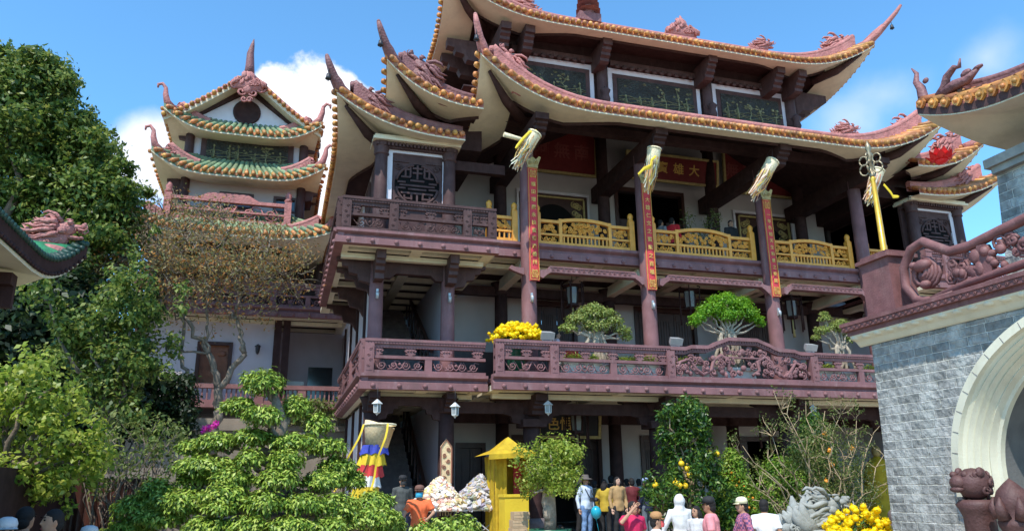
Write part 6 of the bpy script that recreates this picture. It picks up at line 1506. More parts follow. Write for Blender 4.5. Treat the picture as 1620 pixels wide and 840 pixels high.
t.build('ribbon', M['yellow_bright'], fb); t = MB(); t.tube([c0+V((0.02,0,-.1)), (c0.x+.1,15,GZ+.2)], [.025,.03], 8); t.build('pole', M['bark_tan'], fb)
bs_ = MB(); bs_.lathe([(.3,GZ),(.3,GZ+.08),(.1,GZ+.14),(.05,GZ+.35)], (c0.x+.1,15,0), 14); bs_.build('base', M['stone_grey'], fb)
sb = empty('hanging_scroll', (4.1,19.5,1.7), 'tall narrow painted orange scroll hanging on the wing column', 'scroll'); t = MB(); x, y = 4.1, 19.62
t.prism([(-.15,1.75),(.15,1.75),(.15,2.68),(0,2.88),(-.15,2.68)], (x,y,0), (1,0,0), (0,0,1), (0,.03,0)); t.build('board', M['straw'], sb); t = MB()
for s in (-1, 1): t.bar((x+s*.14,y-.01,1.78), (x+s*.14,y-.01,2.66), .03, .02); t.bar((x+s*.14,y-.01,2.66), (x,y-.01,2.86), .03, .02)
fr = Frame((x,y-.012,1.8),(1,0,0),(0,0,1),(0,-1,0))
for i in range(6): spiral(t, fr, .05 if i % 2 else -.05, .1+i*.14, .06, 1.4, 1, i, .012)
t.build('painted_border', M['pot_terra'], sb)
t = MB()
for i in range(5): xx = x-.12+i*.06; t.bar((xx,y,1.78), (xx-.03*(2-i)*.3,y,1.0), .035, .012)
t.build('tassels', M['straw_pale'], sb)
def folding_table(x, y, w, dpt, label, z0=PZ, h=.85):
    o = empty('folding_table', (x,y,z0), label, 'table', 'folding tables piled with papers'); t = MB(); t.box(x-w/2, x+w/2, y-dpt/2, y+dpt/2, z0+h-.035, z0+h); t.build('tabletop', M['white_paint'], o)
    for sy in (-1, 1):
        for sx in (-1, 1):
            l = MB(); l.tube([(x+sx*w*.36, y+sy*dpt*.38, z0+h-.035), (x-sx*w*.36+.04*sx, y+sy*dpt*.38, z0+.03), (x-sx*w*.44, y+sy*dpt*.38, z0+.015)], .016, 6); l.build('leg', M['metal_grey'], o)
    return z0+h
def pile(x, y, z, rx, h, n, m, label, sz=.13):
    o = empty('paper_pile', (x,y,z), label, 'paper pile'); rr = random.Random(int(x*100)); core = MB()
    core.lathe([(rx*.72,0),(rx*.56,h*.3),(rx*.27,h*.65),(rx*.08,h*.85)], (x,y,z), 14); core.build('heap', M['white_cloth' if 'white' in m else 'stone_grey'], o)
    s = MB()
    for i in range(n):
        t = rr.random()**1.15; a = rr.uniform(0,6.3); r = (rx*(1-t)**.85+.03)*(1-.28*rr.random()**2); c = V((x+r*math.cos(a), y+r*.75*math.sin(a), z+h*t+.02)); nrm = V((math.cos(a)*.7+rr.uniform(-.5,.5), math.sin(a)*.7+rr.uniform(-.5,.5), .8+rr.uniform(-.3,.3))).normalized(); u = nrm.cross(V((rr.uniform(-1,1),rr.uniform(-1,1),.2))).normalized(); v = nrm.cross(u)
        s.obox(c, u*sz*rr.uniform(.35,.7), v*sz*rr.uniform(.22,.45), nrm*rr.uniform(.008,.035))
    s.build('paper_bundles', M[m], o)['kind'] = 'stuff'
Y_ = 19.15; xa = atY(688,800,Y_).x; xb = atY(765,800,Y_).x
zt = folding_table(xa, Y_, 1.45, .75, 'folding table under the bright white and yellow paper pile'); pile(xa+.1, Y_-.05, zt, .74, .7, 900, 'paper_white', 'bright heap of white and yellow paper bundles')
zt = folding_table(xb, Y_+.1, 1.45, .75, 'folding table under the grey paper heap, crossed legs visible'); pile(xb-.05, Y_+.15, zt, .78, .76, 900, 'paper_grey', 'grey heap of mixed paper bundles beside the yellow booth')
pile(atY(795,838,18.3).x, 18.4, PZ, .45, .3, 120, 'paper_grey', 'small heap of loose papers on the ground by the crates', .16)
yb = empty('yellow_booth', (5.3,18.3,PZ), 'narrow booth draped in yellow cloth with a peaked yellow canopy', 'booth'); Y_ = 18.4; xl, xr = atY(783,760,Y_).x, atY(836,760,Y_).x
w = MB()
for i in range(22):
    u0, u1 = i/22, (i+1)/22
    pass
rows = [[V((xl+.02*math.sin(z*3+i), Y_+.03*math.sin(i*2.1)+.9*i/16, z)) for i in range(17)] for z in (PZ,1.0,1.7,2.4)]; w.grid(rows)
rows = [[V((xl+.62*i/16, Y_+.025*math.sin(i*2.3+z), z)) for i in range(9)] for z in (PZ,1.0,1.7,2.4)]; w.grid(rows); rows = [[V((xr, Y_+.9*i/8, z)) for i in range(9)] for z in (PZ,1.2,2.4)]; w.grid(rows); w.box(xl,xr,Y_+.9,Y_+.93,PZ,2.4); w.build('drape', M['yellow_cloth'], yb)
w = MB(); xm = (xl+xr)/2; a0, a1 = xl-.24, xr+.08; base = [V((a0,Y_-.35,2.42)), V((a1,Y_-.35,2.48)), V((a1,Y_+1.1,2.48)), V((a0,Y_+1.1,2.42))]; ap = [V((xm-.05,Y_+.1,2.86)), V((xm+.05,Y_+.7,2.86))]
def sag(p, q, r=6, d=.05): return [p+(q-p)*(i/r)-V((0,0,d*math.sin(math.pi*i/r))) for i in range(r+1)]
w.grid([sag(base[0], base[1], 6, 0), sag((base[0]+ap[0])/2-V((0,0,.07)), (base[1]+ap[0])/2-V((0,0,.07)), 6, 0), [ap[0]]*7]); w.grid([sag(base[1], base[2], 6, 0), sag((base[1]+ap[0])/2-V((0,0,.07)), (base[2]+ap[1])/2-V((0,0,.07)), 6, 0), sag(ap[0], ap[1], 6, 0)]); w.grid([sag(base[3], base[0], 6, 0), sag((base[3]+ap[1])/2-V((0,0,.07)), (base[0]+ap[0])/2-V((0,0,.07)), 6, 0), sag(ap[1], ap[0], 6, 0)])
w.grid([[p, p] and [base[i], base[(i+1) % 4]] for i in (0,)]+[[base[0]-V((0,0,.12)), base[1]-V((0,0,.12))]]); w.build('canopy', M['yellow_cloth'], yb); w = MB(); w.box(xl+.62, xr-.02, Y_+.5, Y_+.54, PZ, 2.3); w.build('curtain', M['red_flag'], yb)
w = MB(); xo = atY(817,810,17.6).x; w.box(xo-.28, xo+.3, 17.6, 18.1, -.05, 1.48); w.box(xo-.3, xo+.32, 17.58, 18.12, 1.44, 1.5); o_ = w.build('yellow_box', M['yellow_bright']); tag(o_, 'plain yellow cloth covered box in front of the yellow booth', 'box'); lift_origin(o_, (xo,17.85,-.05))
rr = random.Random(4); xo = atY(822,820,16.4).x
for i in range(7):
    z = .0+i*.165; w = MB(); dx = rr.uniform(-.03,.03); w.box(xo-.17+dx, xo+.17+dx, 16.3, 16.6, z, z+.16)
    for k in range(2): w.box(xo-.175+dx, xo+.175+dx, 16.295, 16.3, z+.03+k*.07, z+.06+k*.07)
    o_ = w.build('carton', M['carton']); tag(o_, ['lowest tan carton of the stack beside the yellow box','second tan carton from the bottom of the stack beside the yellow box','third tan carton from the bottom of the stack beside the yellow box','middle tan carton of the stack beside the yellow box','third tan carton from the top of the stack beside the yellow box','tan carton just under the topmost one beside the yellow box','topmost tan carton of the stack beside the yellow box'][i], 'carton', 'cartons stacked by the yellow box'); lift_origin(o_, (xo+dx,16.45,z))
o_ = MB(); p = atY(943,810,18.9); o_.ball(p, (.135,.135,.16), 16, 12); o_.tube([p-V((0,0,.16)), p-V((0,0,.19))], [.012,.025], 6); o_.tube([p-V((0,0,.18)), p+V((.1,.0,-.7))], .004, 4); bl_ = o_.build('balloon', M['balloon']); tag(bl_, 'teal blue balloon held low beside the man with the camera', 'balloon'); lift_origin(bl_, p)
sd_ = empty('stone_dragon', (9.55,12.4,GZ), 'grey stone dragon head sculpture with swept crest near the gate', 'sculpture'); db = dragon_head(9); p = atY(1296,815,12.4)
m = MB(); m.merge(db, Matrix.Translation((p.x+.0,12.4,.78)) @ Matrix.Scale(.8,4)); rr = random.Random(2)
for i in range(13):
    a = 1.75+.085*i; L = rr.uniform(.5,.66); s0 = V((p.x-.05-.02*i,12.4+rr.uniform(-.16,.16),.85)); d = V((math.cos(a)*.85,rr.uniform(-.08,.08),math.sin(a))); m.tube([s0, s0+d*L*.4+V((-.05,0,-.03)), s0+d*L*.8+V((-.02,0,0)), s0+d*L+V((.03,0,.05))], [.13,.12,.085,.02], 8)
m.build('head', M['stone_grey'], sd_); m = MB(); m.lathe([(.55,GZ),(.55,.2),(.48,.25),(.45,.7),(.5,.8),(.4,.86)], (p.x,12.4,0), 18); m.build('pedestal', M['stone_grey'], sd_)
p = atY(1384,700,21.6); ys = empty('draped_statue', (p.x,21.6,PZ), 'yellow draped figure statue in porch shade, half hidden beside the stone gate', 'statue'); m = MB(); n = 30
m.grid([[V((p.x+r*math.cos(2*math.pi*k/n)*(1+.06*math.sin(5*2*math.pi*k/n+z*3)), 21.6+r*.8*math.sin(2*math.pi*k/n), PZ+z)) for k in range(n+1)] for z, r in ((.0,.62),(.6,.62),(1.2,.58),(1.7,.5),(2.0,.36),(2.15,.16),(2.2,.1))]); m.build('robe', M['yellow_cloth'], ys); m = MB(); m.ball((p.x,21.6,PZ+2.36), (.15,.16,.2), 12, 9); m.ball((p.x,21.44,PZ+2.34), (.03,.04,.05), 6, 5); m.build('head', M['gold_dull'], ys)
tr_ = empty('planter_box', (10.6,12.6,GZ), 'long grey stone planter ledge behind the visitors at lower right', 'planter'); m = MB(); m.box(8.8, 13.2, 13.2, 16.9, GZ-.02, .0); m.box(8.7, 13.3, 13.1, 13.4, GZ, .28); m.box(8.65, 13.35, 13.05, 13.45, .28, .36); m.build('ledge', M['stone_grey'], tr_)
# ------------------------------------------------------------------ people
from mathutils import noise as mnoise
def remesh(mb, voxel, name, m, smooth_it=4, wr_=0):
    me = mb.mesh('tmp', m); ob = bpy.data.objects.new('tmp', me); COL.objects.link(ob)
    r = ob.modifiers.new('r', 'REMESH'); r.mode = 'VOXEL'; r.voxel_size = voxel; r.use_smooth_shade = True
    s = ob.modifiers.new('s', 'SMOOTH'); s.factor = .5; s.iterations = smooth_it
    dg = bpy.context.evaluated_depsgraph_get(); out = bpy.data.meshes.new_from_object(ob.evaluated_get(dg)); bpy.data.objects.remove(ob); out.name = name
    if wr_:
        vs = out.vertices; nn = [v.normal.copy() for v in vs]
        for v, q in zip(vs, nn): v.co += q*wr_*(mnoise.noise(v.co*9)+.7*mnoise.noise(V((v.co.x*16, v.co.y*16, v.co.z*6))))
    out.materials.clear(); out.materials.append(m); return out
def loft(mb, rings, n=14):
    """rings: (cx,cy,cz,rx,ry)"""
    rows = [[V((cx+rx*math.cos(2*math.pi*k/n), cy+ry*math.sin(2*math.pi*k/n), cz)) for k in range(n)] for cx, cy, cz, rx, ry in rings]
    vs = [p for r in rows for p in r]; L = len(rows)
    fs = [(i*n+j, i*n+(j+1)%n, (i+1)*n+(j+1)%n, (i+1)*n+j) for i in range(L-1) for j in range(n)]+[tuple(reversed(range(n))), tuple((L-1)*n+j for j in range(n))]
    mb.add(vs, fs, True)
SK = {'tan': (.45,.25,.16), 'light': (.58,.36,.26), 'brown': (.33,.17,.1)}
def person(px, py, Y, ground, rz, label, top, bottom, skin='tan', hair='black', hat=None, mask=None, arms=None, sleeves='long', hood=False, longhair=False, coat=0, group=None, extra=None, seat=False, stride=.0, lean=0., build_=1.0, inner=None, slim=1.0):
    p = atY(px, py, Y); h = p.z-ground; k = (h-(.02 if hat or hood else 0))/1.72; o = empty('person', (p.x, Y, ground), label, 'person', group, rz, world=False)
    sm = clothmat('skin_'+skin, SK[skin], .05); tm = M[top] if isinstance(top, str) else clothmat('cloth_%d_%d_%d' % tuple(int(c*99) for c in top), top); bm = M[bottom] if isinstance(bottom, str) else clothmat('cloth_%d_%d_%d' % tuple(int(c*99) for c in bottom), bottom)
    S = lambda x, y, z: V((x*k, y*k, z*k)); w = build_
    dz = -.5 if seat else 0
    # joints (facing -Y)
    hipz, knz = .92+dz, .5
    sh = {s: V((s*.185*w, .0-lean, 1.41+dz)) for s in (-1,1)}
    A = {-1: ((-.25*w,.02,1.13),(-.24*w,-.06,.87)), 1: ((.25*w,.02,1.13),(.24*w,-.06,.87))}
    if arms: A.update(arms)
    A = {s: tuple(V((q[0], q[1], q[2]+dz)) for q in A[s]) for s in A}
    if seat: legs = {s: [V((s*.1,0,hipz)), V((s*.13,-.42,.46)), V((s*.13,-.45,.09)), V((s*.13,-.62,.04))] for s in (-1,1)}
    else: legs = {s: [V((s*.095*w,0,hipz)), V((s*.105*w,-.03-s*stride*.5,knz)), V((s*.105*w,.02-s*stride,.09)), V((s*.115*w,-.14-s*stride,.045))] for s in (-1,1)}
    b = MB()
    lofts = [(0,0,.86,.155*w,.115),(0,0,.95,.165*w,.12),(0,-lean*.3,1.08,.14*w,.105),(0,-lean*.6,1.25,.165*w,.118),(0,-lean,1.37,.175*w,.11),(0,-lean,1.44,.11*w,.085),(0,-lean*1.1,1.48,.06,.06),(0,-lean*1.2-.01,1.56,.055,.058)]
    loft(b, [(x*k, y*k, (z+dz)*k, rx*k*slim, ry*k) for x, y, z, rx, ry in lofts])
    hc = V((0, -lean*1.3-.02, 1.605+dz))
    b.ball(hc*k, (.076*k,.095*k,.115*k), 14, 11); b.ball((hc+V((0,-.035,-.055)))*k, (.058*k,.06*k,.062*k), 10, 8)
    b.tube([(hc+V((0,-.09,.02)))*k, (hc+V((0,-.112,-.02)))*k, (hc+V((0,-.095,-.03)))*k], [.009*k,.016*k,.012*k], 6)
    for s in (-1, 1): b.ball((hc+V((s*.078,.005,-.005)))*k, (.012*k,.022*k,.032*k), 6, 5)
    for s in (-1, 1):
        b.tube([q*k for q in (V((s*.08*w,-lean,1.41+dz)), sh[s], A[s][0], A[s][1])], [.06*k,.056*k,.042*k,.028*k], 9)
        L = legs[s]; b.tube([q*k for q in L[:3]], [.085*k,.058*k,.04*k], 9); b.tube([L[2]*k, (L[2]+V((0,.05,-.04)))*k], [.04*k,.035*k], 8); b.tube([L[2]*k, L[3]*k], [.045*k,.03*k], 8)
        d = (A[s][1]-A[s][0]).normalized(); pc = A[s][1]+d*.05; b.tube([A[s][1]*k, pc*k, (A[s][1]+d*.09)*k], [.026*k,.036*k,.03*k], 8)
    me = remesh(b, .0135*k if Y < 14 else .017*k, 'body', sm, 3)
    f = MB()
    for s in (-1, 1):
        d = (A[s][1]-A[s][0]).normalized(); sd = d.cross(V((0,1,0))); sd = sd.normalized() if sd.length > .1 else V((1,0,0)); nr = d.cross(sd)
        for i, (off, ln) in enumerate(((-.027,.066),(-.009,.076),(.009,.07),(.027,.055))):
            q = A[s][1]+d*.085+sd*off; f.tube([q*k, (q+d*ln*.5+nr*.006)*k, (q+d*ln+nr*.022)*k], [.0095*k,.009*k,.007*k], 6)
        q = A[s][1]+d*.03-sd*s*.03; f.tube([q*k, (q-sd*s*.03+d*.03)*k, (q-sd*s*.035+d*.065)*k], [.012*k,.011*k,.008*k], 6)
    fm = f.mesh('f', sm); bmx = bmesh.new(); bmx.from_mesh(me); bmx.from_mesh(fm); bmx.to_mesh(me); bmx.free()
    for pl in me.polygons: pl.use_smooth = True
    bo = bpy.data.objects.new('body', me); COL.objects.link(bo); bo.parent = o
    # face
    e = MB()
    for s in (-1, 1): e.ball((hc+V((s*.032,-.088,.018)))*k, (.015*k,.008*k,.008*k), 8, 5); e.bar((hc+V((s*.05,-.09,.043)))*k, (hc+V((s*.016,-.096,.043)))*k, .008*k, .007*k)
    e.build('eyes', M['black_skin'], bo)
    e = MB(); e.ball((hc+V((0,-.096,-.068)))*k, (.024*k,.008*k,.008*k), 8, 5); e.build('mouth', clothmat('lips', (.35,.1,.09)), bo)
    # clothes
    t = MB(); g = .018; low = .84-coat
    loft(t, [(0,0,(low+dz)*k,(.178+coat*.12)*k*w*slim,(.14+coat*.1)*k)]+[(x*k, y*k, (z+dz)*k, (rx+g)*k*slim, (ry+g+.008)*k) for x, y, z, rx, ry in lofts[1:5]]+[(0,-lean*k,(1.452+dz)*k,(.108*w+g)*k,(.088+g*.6)*k),(0,-lean*1.05*k,(1.485+dz)*k,.07*k,.068*k)])
    for s in (-1, 1):
        pts = [V((s*.07*w,-lean,1.42+dz)), sh[s], A[s][0], A[s][1]]; r = [.07,.072,.056,.045]
        if sleeves == 'short': pts = [pts[0], pts[1], pts[1].lerp(pts[2], .72)]; r = [.07,.074,.07]
        elif sleeves == 'none': pts = pts[:2]; r = [.06,.055]
        t.tube([q*k for q in pts], [x*k for x in r], 10)
    if hood: t.ball((hc+V((0,.02,.01)))*k, (.115*k,.13*k,.145*k), 12, 9); t.tube([(hc+V((0,.02,-.05)))*k, (hc+V((0,.02,-.16)))*k], [.1*k,.12*k], 10)
    so = bpy.data.objects.new('shirt' if not coat else 'jacket', remesh(t, .019*k, 'shirt', tm, 2, .011)); COL.objects.link(so); so.parent = o
    t = MB(); 
    if not seat: loft(t, [(0,0,.8*k,.165*k*w*slim,.125*k),(0,0,.9*k,.178*k*w*slim,.134*k),(0,0,.99*k,.168*k*w*slim,.128*k)])
    else: loft(t, [(0,0,(.86+dz)*k,.18*k,.14*k),(0,0,(.99+dz)*k,.17*k,.13*k)])
    for s in (-1, 1): L = legs[s]; t.tube([(L[0]+V((0,0,.02)))*k, L[1]*k, (L[2]+V((0,0,.03)))*k], [.105*k,.078*k,.066*k], 10)
    to = bpy.data.objects.new('trousers', remesh(t, .021*k, 'trousers', bm, 2, .01)); COL.objects.link(to); to.parent = o
    s_ = MB()
    for s in (-1, 1): L = legs[s]; s_.ball(((L[2]+L[3])/2*k+V((0,-.01*k,-.015*k))), (.048*k,.13*k,.045*k), 10, 6)
    s_.build('shoes', M['iron'], o)
    # hair and headgear
    if not hood:
        hm = clothmat('hair_'+hair, {'black': (.012,.01,.01), 'grey': (.45,.44,.43), 'brown': (.05,.025,.015)}[hair], .2); H = MB()
        def keep(q): 
            v = q/k-hc
            if v.y < -.045 and v.z < .055: q = V((q.x*.9, (hc.y-.05)*k+.01*k, q.z))
            return q
        H.ball((hc+V((0,.018,.028)))*k, (.088*k,.1*k,.1*k), 14, 10, keep)
        H.ball((hc+V((0,.05,-.03)))*k, (.076*k,.066*k,.085*k), 12, 8)
        if longhair:
            H.tube([(hc+V((0,.06,.0)))*k, (hc+V((0,.085,-.14)))*k, (hc+V((0,.1,-.3)))*k], [.09*k,.1*k,.05*k], 10, flat=.6)
            for s in (-1, 1): H.tube([(hc+V((s*.075,.0,.03)))*k, (hc+V((s*.085,.0,-.07)))*k, (hc+V((s*.08,.0,-.16)))*k], [.035*k,.035*k,.02*k], 8)
        H.build('hair', hm, o)
    if hat:
        kind, col = hat; T_ = MB(); c = hc+V((0,.005,.06)); hm2 = clothmat('hat_%d_%d_%d' % tuple(int(q*99) for q in col), col)
        if kind == 'cap':
            T_.lathe([(.1*k,-.02*k),(.103*k,.03*k),(.085*k,.075*k),(.04*k,.095*k),(0,.098*k)], c*k, 18); rows = [[(c+V((.085*math.cos(a)*(1+.15*j), -.06-.075*j*math.sin(a)-.02*j, -.008-.015*j)))*k for a in np.linspace(.05, math.pi-.05, 11)] for j in (0,.5,1)]
            T_.grid(rows); T_.grid([[q-V((0,0,.006*k)) for q in r] for r in rows], flip=True)
        else:
            T_.lathe([(.2*k,-.03*k),(.21*k,-.02*k),(.16*k,.0),(.105*k,.01*k),(.1*k,.08*k),(.085*k,.105*k),(0,.1*k)], c*k, 22)
        T_.build('cap' if kind == 'cap' else 'hat', hm2, o)
    if mask:
        m_ = MB(); q = hc+V((0,-.05,-.045)); rows = [[(q+V((.075*math.cos(a), -.062*math.sin(a)-.004-.018*math.sin(a)*(1-abs(j)), j*.048)))*k for a in np.linspace(.1, math.pi-.1, 11)] for j in (-1,-.5,0,.5,1)]; m_.grid(rows); m_.build('mask', clothmat('mask_%d_%d_%d' % tuple(int(z*99) for z in mask), mask), o)
    if extra: extra(o, k, hc)
    return o
def up(a, b): return (a, b)
def camera_kit(o, k, hc):
    m = MB(); m.box(-.02*k, .16*k, -.3*k, -.2*k, 1.05*k, 1.16*k); m.lathe([(.045*k,0),(.05*k,-.09*k)], (.07*k,-.3*k,1.1*k), 12, 'y'); m.build('camera', M['iron'], o)
    m = MB()
    for s in (-1, 1): m.tube([V((s*.07,.03,1.48))*k, V((s*.1,-.12,1.38))*k, V((.07+s*.07,-.19,1.14))*k], .012*k, 5)
    m.build('camera_strap', M['iron'], o)
def backpack(o, k, hc):
    m = MB(); m.ball(V((-.2,.08,1.0))*k, (.1*k,.11*k,.16*k), 10, 8); m.build('bag', M['blue_cloth'], o)
BLK, NAVY, DGR = (.02,.02,.022), (.015,.02,.05), (.07,.075,.07)
cg = 'visitors in front of the temple'
person(637,752,18.35,PZ,.15,'man in black cap and dark grey jacket standing before the stairs',DGR,NAVY,hat=('cap',BLK),mask=(.04,.04,.04),group=cg,coat=.02)
person(664,768,16.0,0.0,-.25,'person in bright orange shirt, brown cap and blue mask',(.8,.16,.05),NAVY,'tan',hat=('cap',(.16,.08,.06)),mask=(.05,.4,.6),arms={-1:((-.3,-.1,1.18),(-.33,-.3,1.02)),1:((.3,-.05,1.2),(.2,-.3,1.1))},sleeves='short',group=cg)
person(914,751,20.2,PZ,.9,'bareheaded man in black jacket behind the man with the camera',BLK,BLK,group=cg,coat=.08)
person(925,752,19.2,PZ,.35,'man in grey hat, pale blue shirt and ripped jeans with a camera','white_shirt' if 'white_shirt' in M else (.55,.62,.72),'jeans',hat=('brim',(.12,.1,.09)),group=cg,extra=camera_kit,arms={-1:((-.27,.04,1.12),(-.27,-.03,.86)),1:((.27,.04,1.12),(.28,.02,.84))})
person(940,760,20.4,PZ,2.6,'person in olive coat partly hidden behind the camera man',(.13,.11,.06),BLK,group=cg,coat=.2)
person(955,758,19.7,PZ,2.4,'woman in mustard yellow jacket with long dark hair, seen from behind',(.52,.36,.04),BLK,longhair=True,group=cg,coat=.05,slim=.9)
person(966,752,20.6,PZ,3.0,'dark haired person in black between the yellow and tan jackets',BLK,BLK,group=cg)
person(976,754,18.8,PZ,.1,'woman in tan hooded jacket and black trousers facing the camera',(.4,.25,.11),BLK,'light',longhair=True,group=cg,coat=.03,slim=.95)
person(991,757,20.4,PZ,3.3,'dark haired person left of the maroon coat, mostly hidden',(.3,.32,.35),BLK,group=cg,slim=.9)
person(999,756,19.6,PZ,3.1,'person in long maroon coat seen from behind',(.13,.018,.022),(.1,.015,.02),group=cg,coat=.3)
person(1010,757,20.3,PZ,2.9,'person with sunglasses on head and white top, behind the maroon coat',(.6,.58,.56),BLK,group=cg,slim=.9)
person(1021,756,19.4,PZ,3.4,'person in navy jacket and grey jeans with blue white cap, from behind',NAVY,(.14,.17,.2),hat=('cap',(.3,.38,.6)),group=cg,coat=.06,arms={-1:((-.27,.02,1.13),(-.2,-.12,.92))})
person(885,803,16.5,.0,.9,'seated woman in teal blue top by the potted tree trunk',(.03,.2,.33),(.3,.25,.4),seat=True,group=cg)
person(1000,793,13.0,GZ,.2,'man in crimson shirt shading his eyes with one hand',(.55,.02,.09),(.08,.08,.1),'tan',sleeves='short',arms={-1:((-.4,-.18,1.36),(-.14,-.22,1.6))},group=cg,build_=1.05)
person(1036,810,10.6,GZ,1.25,'woman in tan cap and red face mask walking right',(.62,.57,.58),NAVY,hat=('cap',(.42,.22,.09)),mask=(.7,.1,.1),group=cg)
person(1074,782,14.3,GZ,2.95,'person in white hooded top and red trousers, from behind',(.68,.68,.67),(.75,.02,.09),hood=True,arms={-1:((-.26,.02,1.14),(-.25,-.03,.9)),1:((.32,.0,1.15),(.42,-.05,.88))},group=cg,coat=.02)
person(1101,800,13.4,GZ,-1.2,'girl in white top with blue bag behind the pink shirt',(.62,.61,.61),(.05,.12,.25),longhair=True,sleeves='short',group=cg,extra=backpack,slim=.9)
person(1122,786,11.5,GZ,-2.2,'man in black cap and pale pink shirt turned to the left',(.75,.28,.3),BLK,'brown',hat=('cap',BLK),group=cg,sleeves='short')
person(1174,787,11.8,GZ,-1.9,'woman in cream cap and red plaid shirt walking left','plaid',BLK,hat=('cap',(.8,.76,.5)),group=cg,arms={-1:((-.27,-.1,1.14),(-.25,-.28,.98)),1:((.26,.04,1.13),(.25,0,.88))},slim=.95)
person(1207,790,12.0,GZ,2.5,'man in white short sleeved shirt leaning forward to the right',(.68,.69,.7),(.15,.02,.02),'brown',sleeves='short',group=cg,lean=.08,build_=1.0)
person(1203,778,17.0,.0,.3,'person in dark blue standing in shade behind the white shirt',NAVY,BLK,group=cg)
gg = 'visitors on the galleries'
person(880,524,21.2,4.42,1.4,'person in pale pink on the first gallery left of pale bonsai',(.7,.55,.58),BLK,group=gg,slim=.9)
person(903,540,22.0,4.42,0,'child in red on the first gallery beside pale bonsai',(.55,.03,.04),BLK,group=gg)
person(1062,345,21.6,8.5,2.2,'person in red vest and white sleeves on the top gallery',(.6,.02,.03),BLK,mask=(.7,.75,.8),group=gg)
person(1044,348,21.9,8.5,1.8,'dark haired person beside the red vest on the top gallery',(.25,.25,.27),BLK,group=gg)
person(1155,349,21.0,8.5,0,'dark haired man in black on the top gallery left of third banner',BLK,BLK,group=gg)
lg = 'visitors at the lower left'
person(12,820,9.2,GZ,.4,'person with pale cap at the extreme lower left corner',(.06,.06,.07),BLK,hat=('cap',(.6,.6,.62)),group=lg)
person(42,802,9.8,GZ,2.8,'person in black seen from behind at lower left',BLK,BLK,group=lg)
person(88,806,9.4,GZ,-.9,'dark haired man in navy at lower left looking left',NAVY,BLK,group=lg)
person(140,833,9.6,GZ,2.0,'short person with pale cap before the plaster wall at lower left',(.05,.05,.06),BLK,hat=('cap',(.5,.5,.5)),group=lg)
# ------------------------------------------------------------------ ground, sky, sun, camera
g = MB(); g.add([(-900,-900,GZ),(900,-900,GZ),(900,900,GZ),(-900,900,GZ)], [(0,1,2,3)]); go = g.build('ground', M['concrete']); go['kind'] = 'structure'
s_ = MB(); s_.box(1.5, 30, 15.3, 17.9, GZ-.05, .0); s_.box(1.2, 30, 17.9, 18.89, GZ-.05, .28); so = s_.build('pavement', M['paving']); so['kind'] = 'structure'
hz = MB(); n = 90
pts = [(300*math.sin(a), 300*math.cos(a), 6+5*math.sin(a*7)+3*math.sin(a*17+1)) for a in np.linspace(-1.2, 1.6, n)]
hz.grid([[V((x, y, -2)) for x, y, z in pts], [V((x, y, z)) for x, y, z in pts], [V((x*1.3, y*1.3, z*.7)) for x, y, z in pts]]); mat('far_green', (.05,.08,.03), .95, .4, .05, 0); ho = hz.build('hills', M['far_green']); ho['kind'] = 'structure'
SUN = V((-.335, -.431, .837)).normalized(); EL = math.asin(SUN.z); AZ_ = math.atan2(SUN.x, SUN.y)
ld = bpy.data.lights.new('sun', 'SUN'); ld.energy = 5.0; ld.angle = R(.53); ld.color = (1, .955, .88); lo_ = bpy.data.objects.new('sun', ld); COL.objects.link(lo_); lo_.rotation_euler = SUN.to_track_quat('Z', 'Y').to_euler(); lo_.location = (-20,-20,40)
w = bpy.data.worlds.new('World'); sc.world = w; w.use_nodes = True; nt = w.node_tree; N = nt.nodes; bg = N['Background']
sk = N.new('ShaderNodeTexSky'); sk.sky_type = 'NISHITA'; sk.sun_disc = False; sk.sun_elevation = EL; sk.sun_rotation = AZ_; sk.altitude = 900; sk.air_density = 1.0; sk.dust_density = .3; sk.ozone_density = 3
hs = N.new('ShaderNodeHueSaturation'); hs.inputs['Saturation'].default_value = 1.0; hs.inputs['Value'].default_value = 1.3; lk(nt, sk.outputs[0], hs.inputs['Color'])
tn = N.new('ShaderNodeMixRGB'); tn.blend_type = 'MULTIPLY'; tn.inputs[0].default_value = 1; tn.inputs[2].default_value = (1.2,1.9,2.05,1); lk(nt, hs.outputs[0], tn.inputs[1])
tc = N.new('ShaderNodeTexCoord'); co = tc.outputs['Generated']
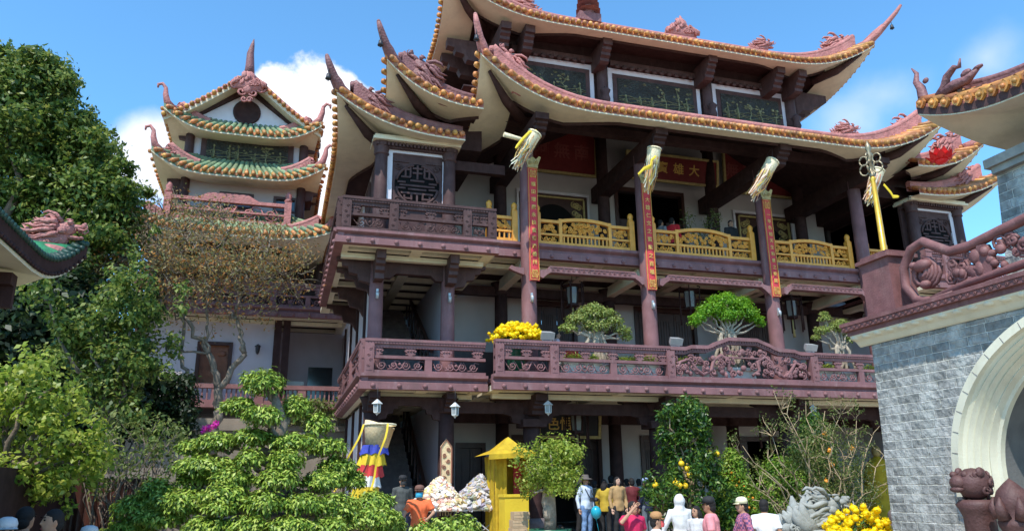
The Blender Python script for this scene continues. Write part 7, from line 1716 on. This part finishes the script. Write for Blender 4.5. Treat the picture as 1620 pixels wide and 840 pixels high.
def cloud(dirv, rad, soft, sx, thr0, thr1, scale, seed, amp):
    """a bank of cloud round one direction of the sky"""
    d = dirv.normalized(); sub = N.new('ShaderNodeVectorMath'); sub.operation = 'SUBTRACT'; sub.inputs[1].default_value = d; lk(nt, co, sub.inputs[0])
    mp = N.new('ShaderNodeVectorMath'); mp.operation = 'MULTIPLY'; mp.inputs[1].default_value = sx; lk(nt, sub.outputs[0], mp.inputs[0])
    ln = N.new('ShaderNodeVectorMath'); ln.operation = 'LENGTH'; lk(nt, mp.outputs[0], ln.inputs[0])
    no = N.new('ShaderNodeTexNoise'); no.noise_dimensions = '4D'; no.inputs['W'].default_value = seed; no.inputs['Scale'].default_value = scale; no.inputs['Detail'].default_value = 9; no.inputs['Roughness'].default_value = .55; lk(nt, co, no.inputs['Vector'])
    a = N.new('ShaderNodeMath'); a.operation = 'MULTIPLY_ADD'; a.inputs[1].default_value = -1/rad; a.inputs[2].default_value = 1; lk(nt, ln.outputs['Value'], a.inputs[0])
    b = N.new('ShaderNodeMath'); b.operation = 'MULTIPLY_ADD'; b.inputs[1].default_value = amp; lk(nt, no.outputs['Fac'], b.inputs[0]); lk(nt, a.outputs[0], b.inputs[2])
    mr = N.new('ShaderNodeMapRange'); mr.interpolation_type = 'SMOOTHSTEP'; mr.inputs['From Min'].default_value = thr0; mr.inputs['From Max'].default_value = thr1; lk(nt, b.outputs[0], mr.inputs['Value']); return mr.outputs[0], no
def mixc(col, fac, c, k):
    m = N.new('ShaderNodeMixRGB'); m.inputs[2].default_value = (*c, 1); mu = N.new('ShaderNodeMath'); mu.operation = 'MULTIPLY'; mu.inputs[1].default_value = k; lk(nt, fac, mu.inputs[0]); lk(nt, mu.outputs[0], m.inputs[0]); lk(nt, col, m.inputs[1]); return m.outputs[0]
D = lambda x, y: ray(x, y).normalized()
WHITE = (9.6, 9.8, 10.4)
col = tn.outputs[0]
f, _ = cloud(D(492,235), .1, 1, (1.0,1.0,.85), .52, .64, 13, 1.3, 1.0); col = mixc(col, f, WHITE, 1.0)
f, _ = cloud(D(380,215), .1, 1, (1,1,1.6), .9, 1.5, 9, 4.1, 1.0); col = mixc(col, f, WHITE, .5)
f, _ = cloud(D(240,250), .08, 1, (1,1,1), .7, 1.1, 8, 2.2, 1.0); col = mixc(col, f, WHITE, .85)
f, _ = cloud(D(1560,90), .09, 1, (1.3,1,1.3), .85, 1.6, 9, 7.5, 1.0); col = mixc(col, f, WHITE, .4)
f, _ = cloud(D(1400,150), .12, 1, (1,1,1.6), 1.0, 1.7, 10, 9.5, 1.0); col = mixc(col, f, WHITE, .3)
f, _ = cloud(D(1340,190), .1, 1, (1,1,1.5), .85, 1.5, 10, 3.5, 1.0); col = mixc(col, f, WHITE, .35)
lk(nt, col, bg.inputs['Color']); bg.inputs['Strength'].default_value = .115
cd = bpy.data.cameras.new('camera'); co_ = bpy.data.objects.new('camera', cd); COL.objects.link(co_); sc.camera = co_
cd.sensor_width = 36; cd.lens = 36*FPX/1620; cd.clip_end = 3000; cd.clip_start = .1; cd.sensor_fit = 'HORIZONTAL'
co_.matrix_world = Matrix(((CR.x,CU.x,-_fw.x,0),(CR.y,CU.y,-_fw.y,0),(CR.z,CU.z,-_fw.z,CAM_H),(0,0,0,1)))
sc.view_settings.view_transform = 'Standard'; sc.view_settings.look = 'None'; sc.view_settings.exposure = .15; sc.view_settings.gamma = 1; sc.view_settings.use_curve_mapping = False
sc.render.engine = 'CYCLES'; cy = sc.cycles; cy.max_bounces = 7; cy.diffuse_bounces = 4; cy.glossy_bounces = 2; cy.transmission_bounces = 4; cy.transparent_max_bounces = 4; cy.use_denoising = True; cy.caustics_reflective = False; cy.caustics_refractive = False
sc.render.film_transparent = False
